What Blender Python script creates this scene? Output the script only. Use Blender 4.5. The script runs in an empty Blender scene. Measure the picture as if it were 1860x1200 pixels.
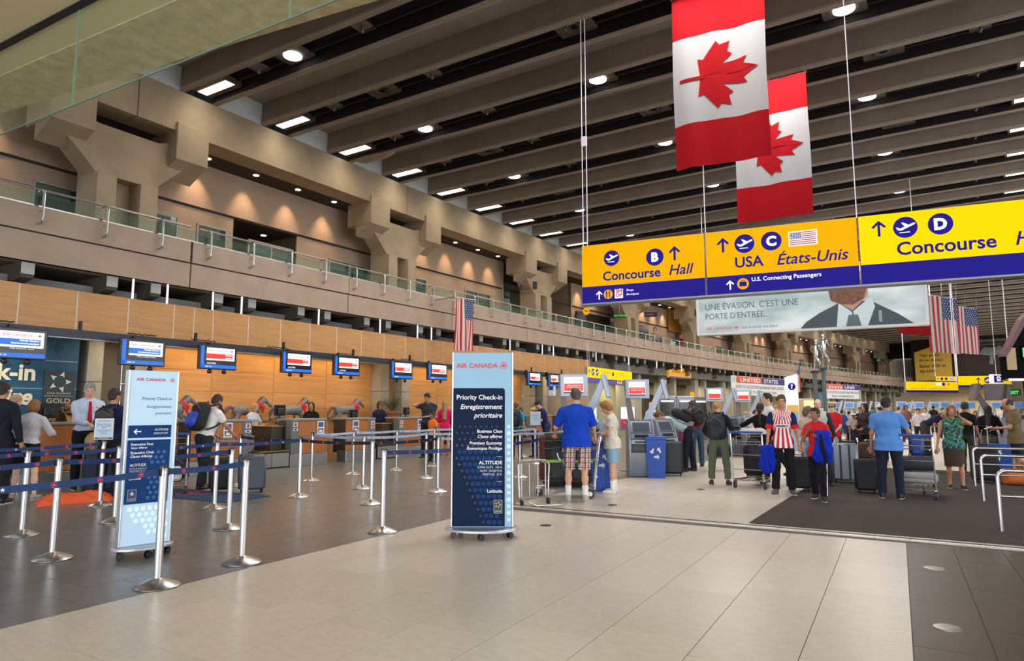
import bpy, math, random
import numpy as np
from mathutils import Vector, Matrix
random.seed(7)
SC = bpy.context.scene
COL = SC.collection
PI = math.pi
# ------------------------------------------------------------------ camera
cam_d = bpy.data.cameras.new('camera'); cam = bpy.data.objects.new('camera', cam_d); COL.objects.link(cam)
cam_d.sensor_fit = 'HORIZONTAL'; cam_d.sensor_width = 36.0; cam_d.lens = 36.0 * 1225.0 / 1860.0
cam_d.clip_start = 0.1; cam_d.clip_end = 400
YAW = math.radians(29.58); PITCH = math.atan(143.0 / 1225.0); EYE = 1.45
cam.location = (0, 0, EYE); cam.rotation_euler = (PI / 2 + PITCH, 0, YAW)
SC.camera = cam
# ------------------------------------------------------------------ world: overcast daylight through the open glazed sides
w = bpy.data.worlds.new('world'); SC.world = w; w.use_nodes = True
bg = w.node_tree.nodes['Background']; bg.inputs[0].default_value = (0.80, 0.88, 1.0, 1); bg.inputs[1].default_value = 0.62
SC.view_settings.view_transform = 'Standard'; SC.view_settings.look = 'None'
SC.view_settings.gamma = 1.0; SC.view_settings.use_curve_mapping = False
SC.view_settings.exposure = 1.3
SC.cycles.max_bounces = 6; SC.cycles.diffuse_bounces = 3; SC.cycles.glossy_bounces = 3
SC.cycles.transmission_bounces = 4; SC.cycles.transparent_max_bounces = 8
SC.cycles.caustics_reflective = False; SC.cycles.caustics_refractive = False
SC.cycles.sample_clamp_indirect = 4.0
SC.cycles.use_denoising = True


def area_light(name, loc, rot, sx, sy, power, color=(1, 1, 1), spread=180):
    l = bpy.data.lights.new(name, 'AREA'); l.shape = 'RECTANGLE'; l.size = sx; l.size_y = sy
    l.energy = power; l.color = color; l.spread = math.radians(spread)
    o = bpy.data.objects.new(name, l); COL.objects.link(o); o.location = loc; o.rotation_euler = rot
    return o


def spot_light(name, loc, target, power, color, size_deg, blend=0.6, radius=0.04):
    l = bpy.data.lights.new(name, 'SPOT'); l.energy = power; l.color = color
    l.spot_size = math.radians(size_deg); l.spot_blend = blend; l.shadow_soft_size = radius
    o = bpy.data.objects.new(name, l); COL.objects.link(o); o.location = loc
    o.rotation_euler = (Vector(target) - Vector(loc)).to_track_quat('-Z', 'Y').to_euler()
    return o


# window wall behind the photographer and the glazed entrance side on the right
area_light('window_light', (2, -9.5, 2.4), (math.radians(96), 0, 0), 22, 4.4, 900, (0.93, 0.96, 1.0))
area_light('window_light', (16, 12, 3.2), (math.radians(84), 0, math.radians(90)), 26, 5, 700, (0.93, 0.96, 1.0))
area_light('window_light', (14, 52, 3.2), (math.radians(84), 0, math.radians(90)), 40, 5, 900, (0.93, 0.96, 1.0))


# ------------------------------------------------------------------ helpers
def lin(c):
    if isinstance(c, str):
        c = [int(c[i:i + 2], 16) / 255 for i in (0, 2, 4)]
    return tuple((x / 12.92 if x <= 0.04045 else ((x + 0.055) / 1.055) ** 2.4) for x in c)


MATS = {}


def mat(name, color='808080', rough=0.6, metal=0.0, noise=None, bump=None, emit=None, alpha=None, color2=None, spec=0.5, coat=0):
    """noise = (scale, amount 0..1[, stretch xyz]); bump = (scale, strength)"""
    if name in MATS: return MATS[name]
    m = bpy.data.materials.new(name); MATS[name] = m; m.use_nodes = True
    nt = m.node_tree; b = nt.nodes['Principled BSDF']
    c = lin(color); b.inputs['Base Color'].default_value = (*c, 1)
    b.inputs['Roughness'].default_value = rough; b.inputs['Metallic'].default_value = metal
    b.inputs['Specular IOR Level'].default_value = spec
    if coat: b.inputs['Coat Weight'].default_value = coat
    m.diffuse_color = (*c, 1)
    if noise or bump:
        tc = nt.nodes.new('ShaderNodeTexCoord'); mp = nt.nodes.new('ShaderNodeMapping')
        nt.links.new(tc.outputs['Object'], mp.inputs['Vector'])
        if noise and len(noise) > 2: mp.inputs['Scale'].default_value = noise[2]
    if noise:
        n = nt.nodes.new('ShaderNodeTexNoise'); n.inputs['Scale'].default_value = noise[0]; n.inputs['Detail'].default_value = 4
        nt.links.new(mp.outputs[0], n.inputs['Vector'])
        r = nt.nodes.new('ShaderNodeValToRGB'); c2 = lin(color2) if color2 else tuple(max(0, x * (1 - noise[1])) for x in c)
        c1 = c if color2 else tuple(min(1, x * (1 + noise[1] * .6)) for x in c)
        r.color_ramp.elements[0].position = 0.35; r.color_ramp.elements[1].position = 0.65
        r.color_ramp.elements[0].color = (*c2, 1); r.color_ramp.elements[1].color = (*c1, 1)
        nt.links.new(n.outputs['Fac'], r.inputs['Fac']); nt.links.new(r.outputs['Color'], b.inputs['Base Color'])
    if bump:
        n2 = nt.nodes.new('ShaderNodeTexNoise'); n2.inputs['Scale'].default_value = bump[0]; n2.inputs['Detail'].default_value = 3
        nt.links.new(mp.outputs[0], n2.inputs['Vector'])
        bp = nt.nodes.new('ShaderNodeBump'); bp.inputs['Strength'].default_value = bump[1]; bp.inputs['Distance'].default_value = 0.02
        nt.links.new(n2.outputs['Fac'], bp.inputs['Height']); nt.links.new(bp.outputs[0], b.inputs['Normal'])
    if emit:
        b.inputs['Emission Color'].default_value = (*lin(emit[0]), 1); b.inputs['Emission Strength'].default_value = emit[1] * .36
    if alpha is not None: b.inputs['Alpha'].default_value = alpha
    return m


def glass(name, tint='cfe6dc', alpha=0.22, rough=0.03):
    if name in MATS: return MATS[name]
    m = bpy.data.materials.new(name); MATS[name] = m; m.use_nodes = True; nt = m.node_tree
    for n in list(nt.nodes): nt.nodes.remove(n)
    out = nt.nodes.new('ShaderNodeOutputMaterial'); mx = nt.nodes.new('ShaderNodeMixShader')
    tr = nt.nodes.new('ShaderNodeBsdfTransparent'); gl = nt.nodes.new('ShaderNodeBsdfPrincipled')
    tr.inputs[0].default_value = (0.86, 0.95, 0.91, 1)
    gl.inputs['Base Color'].default_value = (*lin(tint), 1); gl.inputs['Roughness'].default_value = rough
    mx.inputs[0].default_value = alpha
    nt.links.new(tr.outputs[0], mx.inputs[1]); nt.links.new(gl.outputs[0], mx.inputs[2]); nt.links.new(mx.outputs[0], out.inputs[0])
    return m


class MB:
    """mesh collector; M transforms what is added"""
    def __init__(s, M=None): s.v = []; s.f = []; s.mi = []; s.cur = 0; s.M = M or Matrix(); s.sm = False

    def add(s, vs, fs):
        b = len(s.v); M = s.M
        s.v += [tuple(M @ Vector(p)) for p in vs]
        s.f += [tuple(b + i for i in f) for f in fs]; s.mi += [s.cur] * len(fs)
        return s

    def box(s, x0, x1, y0, y1, z0, z1, ch=0.0):
        if x1 < x0: x0, x1 = x1, x0
        if y1 < y0: y0, y1 = y1, y0
        if z1 < z0: z0, z1 = z1, z0
        c = min(ch, (x1 - x0) / 2.01, (y1 - y0) / 2.01, (z1 - z0) / 2.01)
        if c <= 0:
            vs = [(x, y, z) for z in (z0, z1) for x, y in ((x0, y0), (x1, y0), (x1, y1), (x0, y1))]
            return s.add(vs, [(3, 2, 1, 0), (4, 5, 6, 7), (0, 1, 5, 4), (1, 2, 6, 5), (2, 3, 7, 6), (3, 0, 4, 7)])
        vs = []; idx = {}
        for i, x in enumerate((x0, x1)):
            for j, y in enumerate((y0, y1)):
                for k, z in enumerate((z0, z1)):
                    sx, sy, sz = (1 - 2 * i), (1 - 2 * j), (1 - 2 * k)
                    idx[i, j, k, 'x'] = len(vs); vs.append((x, y + sy * c, z + sz * c))
                    idx[i, j, k, 'y'] = len(vs); vs.append((x + sx * c, y, z + sz * c))
                    idx[i, j, k, 'z'] = len(vs); vs.append((x + sx * c, y + sy * c, z))
        F = []
        I = idx
        for i in (0, 1):
            F.append([I[i, 0, 0, 'x'], I[i, 1, 0, 'x'], I[i, 1, 1, 'x'], I[i, 0, 1, 'x']])
            F.append([I[0, i, 0, 'y'], I[0, i, 1, 'y'], I[1, i, 1, 'y'], I[1, i, 0, 'y']])
            F.append([I[0, 0, i, 'z'], I[1, 0, i, 'z'], I[1, 1, i, 'z'], I[0, 1, i, 'z']])
        for a in (0, 1):
            for b2 in (0, 1):
                F.append([I[0, a, b2, 'y'], I[1, a, b2, 'y'], I[1, a, b2, 'z'], I[0, a, b2, 'z']])
                F.append([I[a, 0, b2, 'x'], I[a, 1, b2, 'x'], I[a, 1, b2, 'z'], I[a, 0, b2, 'z']])
                F.append([I[a, b2, 0, 'x'], I[a, b2, 1, 'x'], I[a, b2, 1, 'y'], I[a, b2, 0, 'y']])
        for i in (0, 1):
            for j in (0, 1):
                for k in (0, 1): F.append([I[i, j, k, 'x'], I[i, j, k, 'y'], I[i, j, k, 'z']])
        cx, cy, cz = (x0 + x1) / 2, (y0 + y1) / 2, (z0 + z1) / 2
        G = []
        for f in F:
            p = [Vector(vs[q]) for q in f]; n = (p[1] - p[0]).cross(p[2] - p[0]); m = sum(p, Vector()) / len(p) - Vector((cx, cy, cz))
            G.append(tuple(f) if n.dot(m) > 0 else tuple(reversed(f)))
        return s.add(vs, G)

    def prism(s, poly, axis='z', a=0.0, b=1.0):
        """extrude 2D polygon: axis z -> (x,y), axis y -> (x,z), axis x -> (y,z)"""
        n = len(poly)
        def P(q, t): return (q[0], q[1], t) if axis == 'z' else ((q[0], t, q[1]) if axis == 'y' else (t, q[0], q[1]))
        vs = [P(q, a) for q in poly] + [P(q, b) for q in poly]
        fs = [tuple(range(n - 1, -1, -1)), tuple(range(n, 2 * n))] + [(i, (i + 1) % n, n + (i + 1) % n, n + i) for i in range(n)]
        return s.add(vs, fs)

    def lathe(s, prof, n=24, c=(0, 0, 0), sx=1, sy=1):
        vs = []; fs = []
        for r, z in prof:
            for k in range(n):
                a = 2 * PI * k / n; vs.append((c[0] + r * sx * math.cos(a), c[1] + r * sy * math.sin(a), c[2] + z))
        m = len(prof)
        for i in range(m - 1):
            for k in range(n):
                k2 = (k + 1) % n; fs.append((i * n + k, i * n + k2, (i + 1) * n + k2, (i + 1) * n + k))
        fs.append(tuple(range(n - 1, -1, -1))); fs.append(tuple((m - 1) * n + k for k in range(n)))
        return s.add(vs, fs)

    def tube(s, pts, r, n=8, cap=True):
        pts = [Vector(p) for p in pts]; rs = r if isinstance(r, (list, tuple)) else [r] * len(pts)
        vs = []; fs = []; up = None
        for i, p in enumerate(pts):
            d = (pts[min(i + 1, len(pts) - 1)] - pts[max(i - 1, 0)]).normalized()
            if up is None: up = Vector((0, 0, 1)) if abs(d.z) < 0.9 else Vector((1, 0, 0))
            x = d.cross(up)
            if x.length < 1e-4: x = d.cross(Vector((0.3, 1, 0.2)))
            x.normalize(); y = x.cross(d).normalized(); up = y
            for k in range(n):
                a = 2 * PI * k / n; vs.append(tuple(p + (x * math.cos(a) + y * math.sin(a)) * rs[i]))
        for i in range(len(pts) - 1):
            for k in range(n):
                k2 = (k + 1) % n; fs.append((i * n + k, i * n + k2, (i + 1) * n + k2, (i + 1) * n + k))
        if cap:
            fs.append(tuple(range(n - 1, -1, -1))); fs.append(tuple((len(pts) - 1) * n + k for k in range(n)))
        return s.add(vs, fs)

    def ball(s, c, r, n=10, m=7):
        if not isinstance(r, (list, tuple)): r = (r, r, r)
        vs = [(c[0], c[1], c[2] - r[2])]; fs = []
        for i in range(1, m):
            t = PI * i / m - PI / 2
            for k in range(n):
                a = 2 * PI * k / n; vs.append((c[0] + r[0] * math.cos(t) * math.cos(a), c[1] + r[1] * math.cos(t) * math.sin(a), c[2] + r[2] * math.sin(t)))
        vs.append((c[0], c[1], c[2] + r[2])); L = len(vs) - 1
        for k in range(n):
            k2 = (k + 1) % n; fs.append((0, 1 + k2, 1 + k)); fs.append((L, L - n + k, L - n + k2))
            for i in range(m - 2): fs.append((1 + i * n + k, 1 + i * n + k2, 1 + (i + 1) * n + k2, 1 + (i + 1) * n + k))
        return s.add(vs, fs)

    def mesh(s, name, mats, smooth=False):
        me = bpy.data.meshes.new(name); me.from_pydata(s.v, [], s.f)
        for m in (mats if isinstance(mats, (list, tuple)) else [mats]): me.materials.append(m)
        if any(s.mi): me.polygons.foreach_set('material_index', s.mi)
        if smooth or s.sm:
            me.shade_smooth()
            try: me.set_sharp_from_angle(angle=math.radians(40))
            except Exception: pass
        me.update(); return me

    def obj(s, name, mats, parent=None, smooth=False, loc=None, rot=None):
        return link(name, s.mesh(name, mats, smooth), parent, loc, rot)


def link(name, me, parent=None, loc=None, rot=None, scale=None):
    o = bpy.data.objects.new(name, me); COL.objects.link(o)
    if parent is not None: o.parent = parent
    if loc is not None: o.location = loc
    if rot is not None: o.rotation_euler = rot
    if scale is not None: o.scale = scale
    return o


def thing(name, label, cat, loc=(0, 0, 0), rz=0.0, group=None):
    o = bpy.data.objects.new(name, None); COL.objects.link(o); o.empty_display_size = 0.1
    o.location = loc; o.rotation_euler = (0, 0, rz); o['label'] = label; o['category'] = cat
    if group: o['group'] = group
    return o


def tag(o, label, cat, group=None):
    o['label'] = label; o['category'] = cat
    if group: o['group'] = group
    return o


ORD = 'first second third fourth fifth sixth seventh eighth ninth tenth eleventh twelfth thirteenth fourteenth fifteenth sixteenth seventeenth eighteenth nineteenth twentieth'.split()
ORD += ['twenty-' + o for o in ORD[:9]] + ['thirtieth'] + ['thirty-' + o for o in ORD[:9]]


def seen(p, m=70):
    v = Vector(p) - Vector((0, 0, EYE)); w_ = v.dot(_F)
    return w_ > 1 and -m < 930 + 1225 * v.dot(_R) / w_ < 1860 + m and -m < 600 - 1225 * v.dot(_U) / w_ < 1200 + m


def struct(o): o['kind'] = 'structure'; return o


def copy_thing(root, loc=None, rz=None, label=None, group=None, skip=()):
    kids = {}
    for o in root.children_recursive: kids.setdefault(o.parent, []).append(o)
    def cp(o, par):
        c = o.copy(); COL.objects.link(c)
        if par is not None: c.parent = par
        for ch in kids.get(o, []):
            if ch.name.split('.')[0] in skip: continue
            cp(ch, c)
        return c
    r = cp(root, None)
    if loc is not None: r.location = loc
    if rz is not None: r.rotation_euler = (0, 0, rz)
    if label: r['label'] = label
    if group: r['group'] = group
    return r


# ---- text: flat lettering in the local XZ plane facing -Y
TXT = {}


def text_mesh(s, italic=False, bold=0.0):
    k = (s, italic, bold)
    if k in TXT: return TXT[k]
    cu = bpy.data.curves.new('lettering', 'FONT'); cu.body = s; cu.size = 1.0; cu.resolution_u = 3
    cu.shear = 0.25 if italic else 0.0; cu.offset = bold; cu.fill_mode = 'FRONT'
    o = bpy.data.objects.new('tmp', cu)
    me = bpy.data.meshes.new_from_object(o)
    n = len(me.vertices); co = np.empty(n * 3, 'f'); me.vertices.foreach_get('co', co); co = co.reshape(-1, 3)
    bb = (co[:, 0].min(), co[:, 0].max(), co[:, 1].min(), co[:, 1].max())
    polys = [tuple(p.vertices) for p in me.polygons]
    bpy.data.objects.remove(o); bpy.data.curves.remove(cu); bpy.data.meshes.remove(me)
    TXT[k] = (co, polys, bb); return TXT[k]


def text(parent, s, x, z, m, w=None, h=None, y=-0.002, italic=False, bold=0.0, align='L', name='lettering', rot=None, off=None):
    """lettering: left/centre/right x, bottom z; w = total width and/or h = cap height"""
    co, polys, bb = text_mesh(s, italic, bold)
    W = bb[1] - bb[0]; Hh = bb[3] - bb[2]
    sx = (w / W) if w else None; sz = (h / Hh) if h else None
    if sx is None: sx = sz
    if sz is None: sz = sx
    ww = W * sx; x0 = x if align == 'L' else (x - ww / 2 if align == 'C' else x - ww)
    me = bpy.data.meshes.new(name)
    vs = [(x0 + (p[0] - bb[0]) * sx, 0, z + (p[1] - bb[2]) * sz) for p in co]
    me.from_pydata(vs, [], polys); me.materials.append(m); me.update()
    return link(name, me, parent, (0, y, 0) if off is None else off, rot)


def circle_pts(cx, cz, r, n=20, rz=None): return [(cx + r * math.cos(2 * PI * k / n), cz + (rz or r) * math.sin(2 * PI * k / n)) for k in range(n)]


def flat(parent, polys, m, y=-0.002, name='print', t=None):
    """flat print: list of (x,z) polygons in a plane facing -Y"""
    mb = MB()
    for p in polys:
        a = sum(p[i][0] * p[(i + 1) % len(p)][1] - p[(i + 1) % len(p)][0] * p[i][1] for i in range(len(p)))
        if a < 0: p = p[::-1]
        mb.add([(q[0], y, q[1]) for q in p], [tuple(range(len(p)))])
    return mb.obj(name, m, parent)


def rect(x0, x1, z0, z1): return [(x0, z0), (x1, z0), (x1, z1), (x0, z1)]


# maple leaf outline (unit, centre 0, height ~2) drawn upright
_half = [(0, 1.0), (.19, .62), (.36, .72), (.28, .10), (.52, .36), (.60, .24), (.88, .30), (.80, .05), (.92, -.04), (.48, -.38), (.52, -.52), (.05, -.46), (.04, -1.0)]
LEAF = _half + [(-x, z) for x, z in _half[::-1] if x > 0]
STAR = [((1 if k % 2 == 0 else .39) * math.sin(PI * k / 5), (1 if k % 2 == 0 else .39) * math.cos(PI * k / 5)) for k in range(10)]


def tri_poly(p):
    from mathutils.geometry import tessellate_polygon
    return tessellate_polygon([[Vector((a, b, 0)) for a, b in p]])


def shape(parent, outline, cx, cz, s, m, y=-0.004, rot=0.0, name='emblem', sz=None):
    P = [(cx + s * (a * math.cos(rot) - b * math.sin(rot)), cz + (sz or s) * (a * math.sin(rot) + b * math.cos(rot))) for a, b in outline]
    mb = MB()
    tris = []
    for t in tri_poly(P):
        a, b, c = [P[i] for i in t]
        tris.append(t if (b[0] - a[0]) * (c[1] - a[1]) - (b[1] - a[1]) * (c[0] - a[0]) > 0 else t[::-1])
    mb.add([(q[0], y, q[1]) for q in P], [tuple(t) for t in tris])
    return mb.obj(name, m, parent)


def arrow_pts(cx, cz, s, d=0):
    """bold arrow of height 2s; d quarter turns from up"""
    base = [(-.15, -1), (.15, -1), (.15, .45), (.6, 0.02), (.8, .22), (0, 1), (-.8, .22), (-.6, .02), (-.15, .45)]
    a = d * PI / 2
    return [(cx + s * (x * math.cos(a) - z * math.sin(a)), cz + s * (x * math.sin(a) + z * math.cos(a))) for x, z in base]


# ---- curved hall coordinates: s along the wall, off outward from the balcony face (negative = into the hall)
CX, CY, RR = 292.0, 0.33, 305.64


def HP(s, off, z=0.0):
    a = s / RR; return (CX - (RR + off) * math.cos(a), CY + (RR + off) * math.sin(a), z)


def HROT(s): return PI / 2 - s / RR      # local +X runs along increasing s, local -Y faces the hall ... (see hframe)


def hframe(s, off, z=0.0):
    """matrix: local x = along +s, local y = outward (away from the hall), z up. local -y faces the hall"""
    a = s / RR; p = HP(s, off, z)
    t = Vector((math.sin(a), math.cos(a), 0)); o = Vector((-math.cos(a), math.sin(a), 0))
    return Matrix(((t.x, o.x, 0, p[0]), (t.y, o.y, 0, p[1]), (0, 0, 1, p[2]), (0, 0, 0, 1)))


def arcbox(mb, s0, s1, o0, o1, z0, z1, step=2.4):
    n = max(1, int(math.ceil(abs(s1 - s0) / step))); vs = []
    for i in range(n + 1):
        s = s0 + (s1 - s0) * i / n
        vs += [HP(s, o0, z0), HP(s, o1, z0), HP(s, o1, z1), HP(s, o0, z1)]
    fs = []
    for i in range(n):
        b = 4 * i
        for k in range(4): fs.append((b + k, b + (k + 1) % 4, b + 4 + (k + 1) % 4, b + 4 + k))
    fs.append((3, 2, 1, 0)); e = 4 * n; fs.append((e, e + 1, e + 2, e + 3))
    return mb.add(vs, fs)


# ---- camera rays: turn a measured direction of view into a place at a known height or distance
_F = Vector((-math.sin(YAW) * math.cos(PITCH), math.cos(YAW) * math.cos(PITCH), math.sin(PITCH)))
_R = Vector((math.cos(YAW), math.sin(YAW), 0)); _U = _R.cross(_F)


def ray(x, y): return (_F * 1225.0 + _R * (x - 930) - _U * (y - 600))


def at_z(x, y, z=0.0):
    d = ray(x, y); t = (z - EYE) / d.z; return Vector((0, 0, EYE)) + d * t


def at_d(x, y, D):
    d = ray(x, y); fh = Vector((-math.sin(YAW), math.cos(YAW), 0)); return Vector((0, 0, EYE)) + d * (D / d.dot(fh))
# ================================================================== STRUCTURE
M_conc = mat('warm_concrete', 'a8967c', 0.85, noise=(1.3, .12), bump=(60, .15))
M_conc_pink = mat('pinkish_precast_concrete', 'a28e7e', 0.85, noise=(2.0, .08), bump=(70, .12))
M_beam = mat('ceiling_concrete', '94877a', 0.9, noise=(1.2, .12), bump=(50, .1))
M_beam_lip = mat('beam_edge_concrete', 'b3a694', 0.85)
M_trough = mat('trough_concrete', 'a0968a', 0.9, noise=(1.0, .1))
M_slot = mat('dark_slot', '1a1513', 0.9)
M_slot2 = mat('dark_brown_slot_panel', '2a211c', 0.8)
M_white_panel = mat('clerestory_panel', 'c8cccb', 0.7, noise=(1.5, .08))
M_wall_up = mat('upper_wall_plaster', 'b39b84', 0.9, noise=(.8, .06))
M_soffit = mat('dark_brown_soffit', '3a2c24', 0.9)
M_joint = mat('joint_dark', '3c332d', 0.9)
M_steel = mat('brushed_steel', 'c8c5c2', 0.28, 1.0)
M_steel_d = mat('satin_steel', 'a8a4a0', 0.35, 1.0)
M_glass = glass('balustrade_glass', 'a9c4b4', 0.06)
M_lamp = mat('lamp_white', 'ffffff', 0.5, emit=('fffcff', 9.0))
M_lamp2 = mat('lamp_rect', 'ffffff', 0.5, emit=('fff6e6', 6.0))
M_spot = mat('downlight_lens', 'ffffff', 0.5, emit=('ffe8cc', 7.0))
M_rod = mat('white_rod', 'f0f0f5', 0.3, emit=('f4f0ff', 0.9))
M_tile = mat('cream_stone_tile', 'cfc6b8', 0.30, noise=(9, .07, (1, 2.5, 1)), bump=(14, .03), spec=.5)
M_tile2 = mat('cream_stone_tile_b', 'c9c0b2', 0.32, noise=(9, .07, (1, 2.5, 1)), bump=(14, .03), spec=.5)
M_dtile = mat('dark_grey_stone_tile', '6a6966', 0.30, noise=(8, .15), bump=(20, .03), spec=.5)
M_btile = mat('brown_wood_grain_tile', '463e37', 0.4, noise=(5, .25, (1, 14, 1)), spec=.4)
M_grout = mat('grout', '5b544d', 0.8)
M_carpet = mat('brown_carpet', '3d322c', 0.95, noise=(3, .18, (1, 9, 1)), bump=(300, .4))

# ---- floor -------------------------------------------------------------
fl = MB(); fl.box(-30, 20, -12, 9.0, -0.3, -0.006)
floor = struct(fl.obj('floor', M_grout))
sub = MB(); arcbox(sub, 9.0, 130, 12, -34, -0.3, -0.006, 4); struct(sub.obj('floor', M_grout))
T = 0.585; g = 0.0025


def tile_mesh(name, w, d, m):
    b = MB(); b.box(g, w - g, g, d - g, -0.02, 0.0, 0); return b.mesh(name, m)


def quads(name, Q, m, parent, z=0.0):
    b = MB()
    for q in Q: b.add([(p[0], p[1], z) for p in q], [(0, 1, 2, 3)])
    o = b.obj(name, m, parent); o['kind'] = 'stuff'; return o


def dcam(x, y): return math.hypot(x, y)


def lay(name, x0, x1, ncol, y0, y1, d, m, maxn, parent, alt=True, mb_=None):
    """running-bond tiles as parts (nearest in view), the rest joined"""
    wdt = (x1 - x0) / ncol; cells = []
    for c in range(ncol):
        yy = y0 - ((d / 2) if (alt and c % 2) else 0)
        while yy < y1 - .02:
            a, b2 = max(yy, y0), min(yy + d, y1)
            if b2 - a > .03: cells.append((x0 + c * wdt, a, wdt, b2 - a))
            yy += d
    def vis(c):
        cx, cy = c[0] + c[2] / 2, c[1] + c[3] / 2
        v = Vector((cx, cy, -EYE)); wv = v.dot(_F)
        if wv < .3: return False
        px = 930 + 1225 * v.dot(_R) / wv; py = 600 - 1225 * v.dot(_U) / wv
        return -150 < px < 2010 and py < 1340
    V = sorted([c for c in cells if vis(c)], key=lambda c: dcam(c[0], c[1])); near = V[:maxn]; s_near = set(near)
    ms = {}
    for c in near:
        k = (round(c[2], 3), round(c[3], 3), (int(c[0] * 7 + c[1] * 13) % 2) if mb_ else 0)
        if k not in ms: ms[k] = tile_mesh(name, c[2], c[3], mb_ if k[2] else m)
        link(name, ms[k], parent, (c[0], c[1], 0))
    rest = [c for c in cells if c not in s_near]
    if rest: quads('far_' + name, [[(c[0] + g, c[1] + g), (c[0] + c[2] - g, c[1] + g), (c[0] + c[2] - g, c[1] + c[3] - g), (c[0] + g, c[1] + c[3] - g)] for c in rest], m, parent)


lay('cream_tile', -5.27, 0.0, 9, -1.0 - .585 * 5 + .19, 8.72, T, M_tile, 190, floor, mb_=M_tile2)
lay('dark_tile', -5.27 - T * 16, -5.27, 16, -2.0, 8.9, T, M_dtile, 220, floor)
lay('brown_tile', 0.0, 0.425 * 10, 10, -2.0, 8.75, T * 2, M_btile, 40, floor)
quads('far_dark_tile', [[(-30, -12), (-14.63, -12), (-14.63, 9), (-30, 9)]], M_dtile, floor)
quads('far_dark_tile', [[(-14.63, 8.85), (-5.27, 8.85), (-5.27, 9.3), (-14.63, 9.8)]], M_dtile, floor, -.002)
quads('far_brown_tile', [[(4.25, -12), (20, -12), (20, 9), (4.25, 9)], [(-14.6, -12), (4.2, -12), (4.2, -4), (-14.6, -4)]], M_btile, floor)


def arctiles(name, s0, s1, ds, o0, o1, no, m, maxn, parent, alt=True):
    cells = []; do = (o1 - o0) / no
    for j in range(no):
        s = s0 - (ds / 2 if alt and j % 2 else 0)
        while s < s1 - .01:
            a, b2 = max(s, s0), min(s + ds, s1)
            if b2 - a > .05: cells.append((a, b2, o0 + j * do, o0 + (j + 1) * do))
            s += ds
    near = cells if len(cells) <= maxn else sorted(cells, key=lambda c: c[0])[:maxn]; sn = set(near)
    gs = g / 1.0
    def q(c): return [HP(c[0] + g, c[2] - g), HP(c[0] + g, c[3] + g), HP(c[1] - g, c[3] + g), HP(c[1] - g, c[2] - g)]
    for c in near:
        b = MB(); Q = q(c); vs = [(p[0], p[1], -.02) for p in Q] + [(p[0], p[1], 0) for p in Q]
        b.add(vs, [(3, 2, 1, 0), (4, 5, 6, 7), (0, 1, 5, 4), (1, 2, 6, 5), (2, 3, 7, 6), (3, 0, 4, 7)]); b.obj(name, m, parent)
    rest = [c for c in cells if c not in sn]
    if rest:
        b = MB()
        for c in rest: b.add([(p[0], p[1], 0) for p in q(c)], [(0, 1, 2, 3)])
        o = b.obj('far_' + name, m, parent); o['kind'] = 'stuff'


S0 = 9.26      # just beyond the expansion joint
OFFD = -8.25   # edge between dark and cream floor
arctiles('cream_tile', S0, 19.9, T, OFFD, -11.76, 6, M_tile, 100, floor)
b = MB(); arcbox(b, 19.9, 120, OFFD, -34, -.02, 0, 3); o = b.obj('far_cream_tile', M_tile, floor); o['kind'] = 'stuff'
b = MB()
for k in range(14): arcbox(b, 19.9, 60, -11.75 - k * T * 2, -11.753 - k * T * 2, -.01, .0008, 3)
for k in range(26): arcbox(b, 20 + k * T * 2, 20.006 + k * T * 2, OFFD, -30, -.01, .0008, 3)
o = b.obj('far_tile_joint', M_grout, floor); o['kind'] = 'stuff'
arctiles('dark_tile', S0, 22, T * 2, 0.0, OFFD, 14, M_dtile, 60, floor)
b = MB(); arcbox(b, 22, 120, 8, OFFD, -.02, 0, 3); arcbox(b, 9.0, 22, 8, 0, -.02, 0, 3); o = b.obj('far_dark_tile', M_dtile, floor); o['kind'] = 'stuff'
# expansion joint: narrow cream tile borders, dark seam and a steel rail
b = MB(); arcbox(b, 9.10, 9.13, -8.2, -34, -.01, .003, 3); struct(b.obj('trim_1', M_joint))
b = MB(); arcbox(b, 9.05, 9.062, -11, -34, -.01, .004, 3); arcbox(b, 9.16, 9.172, -11, -34, -.01, .004, 3); struct(b.obj('trim_2', M_steel_d))
b = MB()
for k in range(34): arcbox(b, 8.95, 9.09, -8.3 - k * .35, -8.3 - k * .35 - .345, -.02, -.0005, 3)
o = b.obj('border_tile', M_tile, floor); o['kind'] = 'stuff'
b = MB()
for k in range(34): arcbox(b, 9.14, 9.245, -8.3 - k * .35, -8.3 - k * .35 - .345, -.02, -.0005, 3)
o = b.obj('border_tile', M_tile, floor); o['kind'] = 'stuff'
b = MB(); arcbox(b, 9.25, 19.9, -11.77, -34, -.01, .004, 2.4)
struct(b.obj('floor_carpet', M_carpet))
# brass and steel floor discs
for (x, y, r, lb) in [(-3.93, 7.78, .07, 'dark round floor outlet cover near the tall blue sign'), (-3.86, 9.9, .07, 'dark round floor cover by the pink sneakers'), (0.21, 7.48, .085, 'steel floor disc in brown tiles, farther one'), (0.21, 5.53, .085, 'steel floor disc in brown tiles, nearer one'),
                      (-3.2, 12.6, .07, 'dark round floor cover on the cream tiles near the olive trousers')]:
    b = MB(); b.lathe([(r, 0), (r, .004), (r * .8, .006), (r * .2, .006)], 20)
    o = b.obj('floor_disc', M_steel_d if 'steel' in lb else M_joint, None, True, (x, y, 0)); tag(o, lb, 'floor cover')

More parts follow.
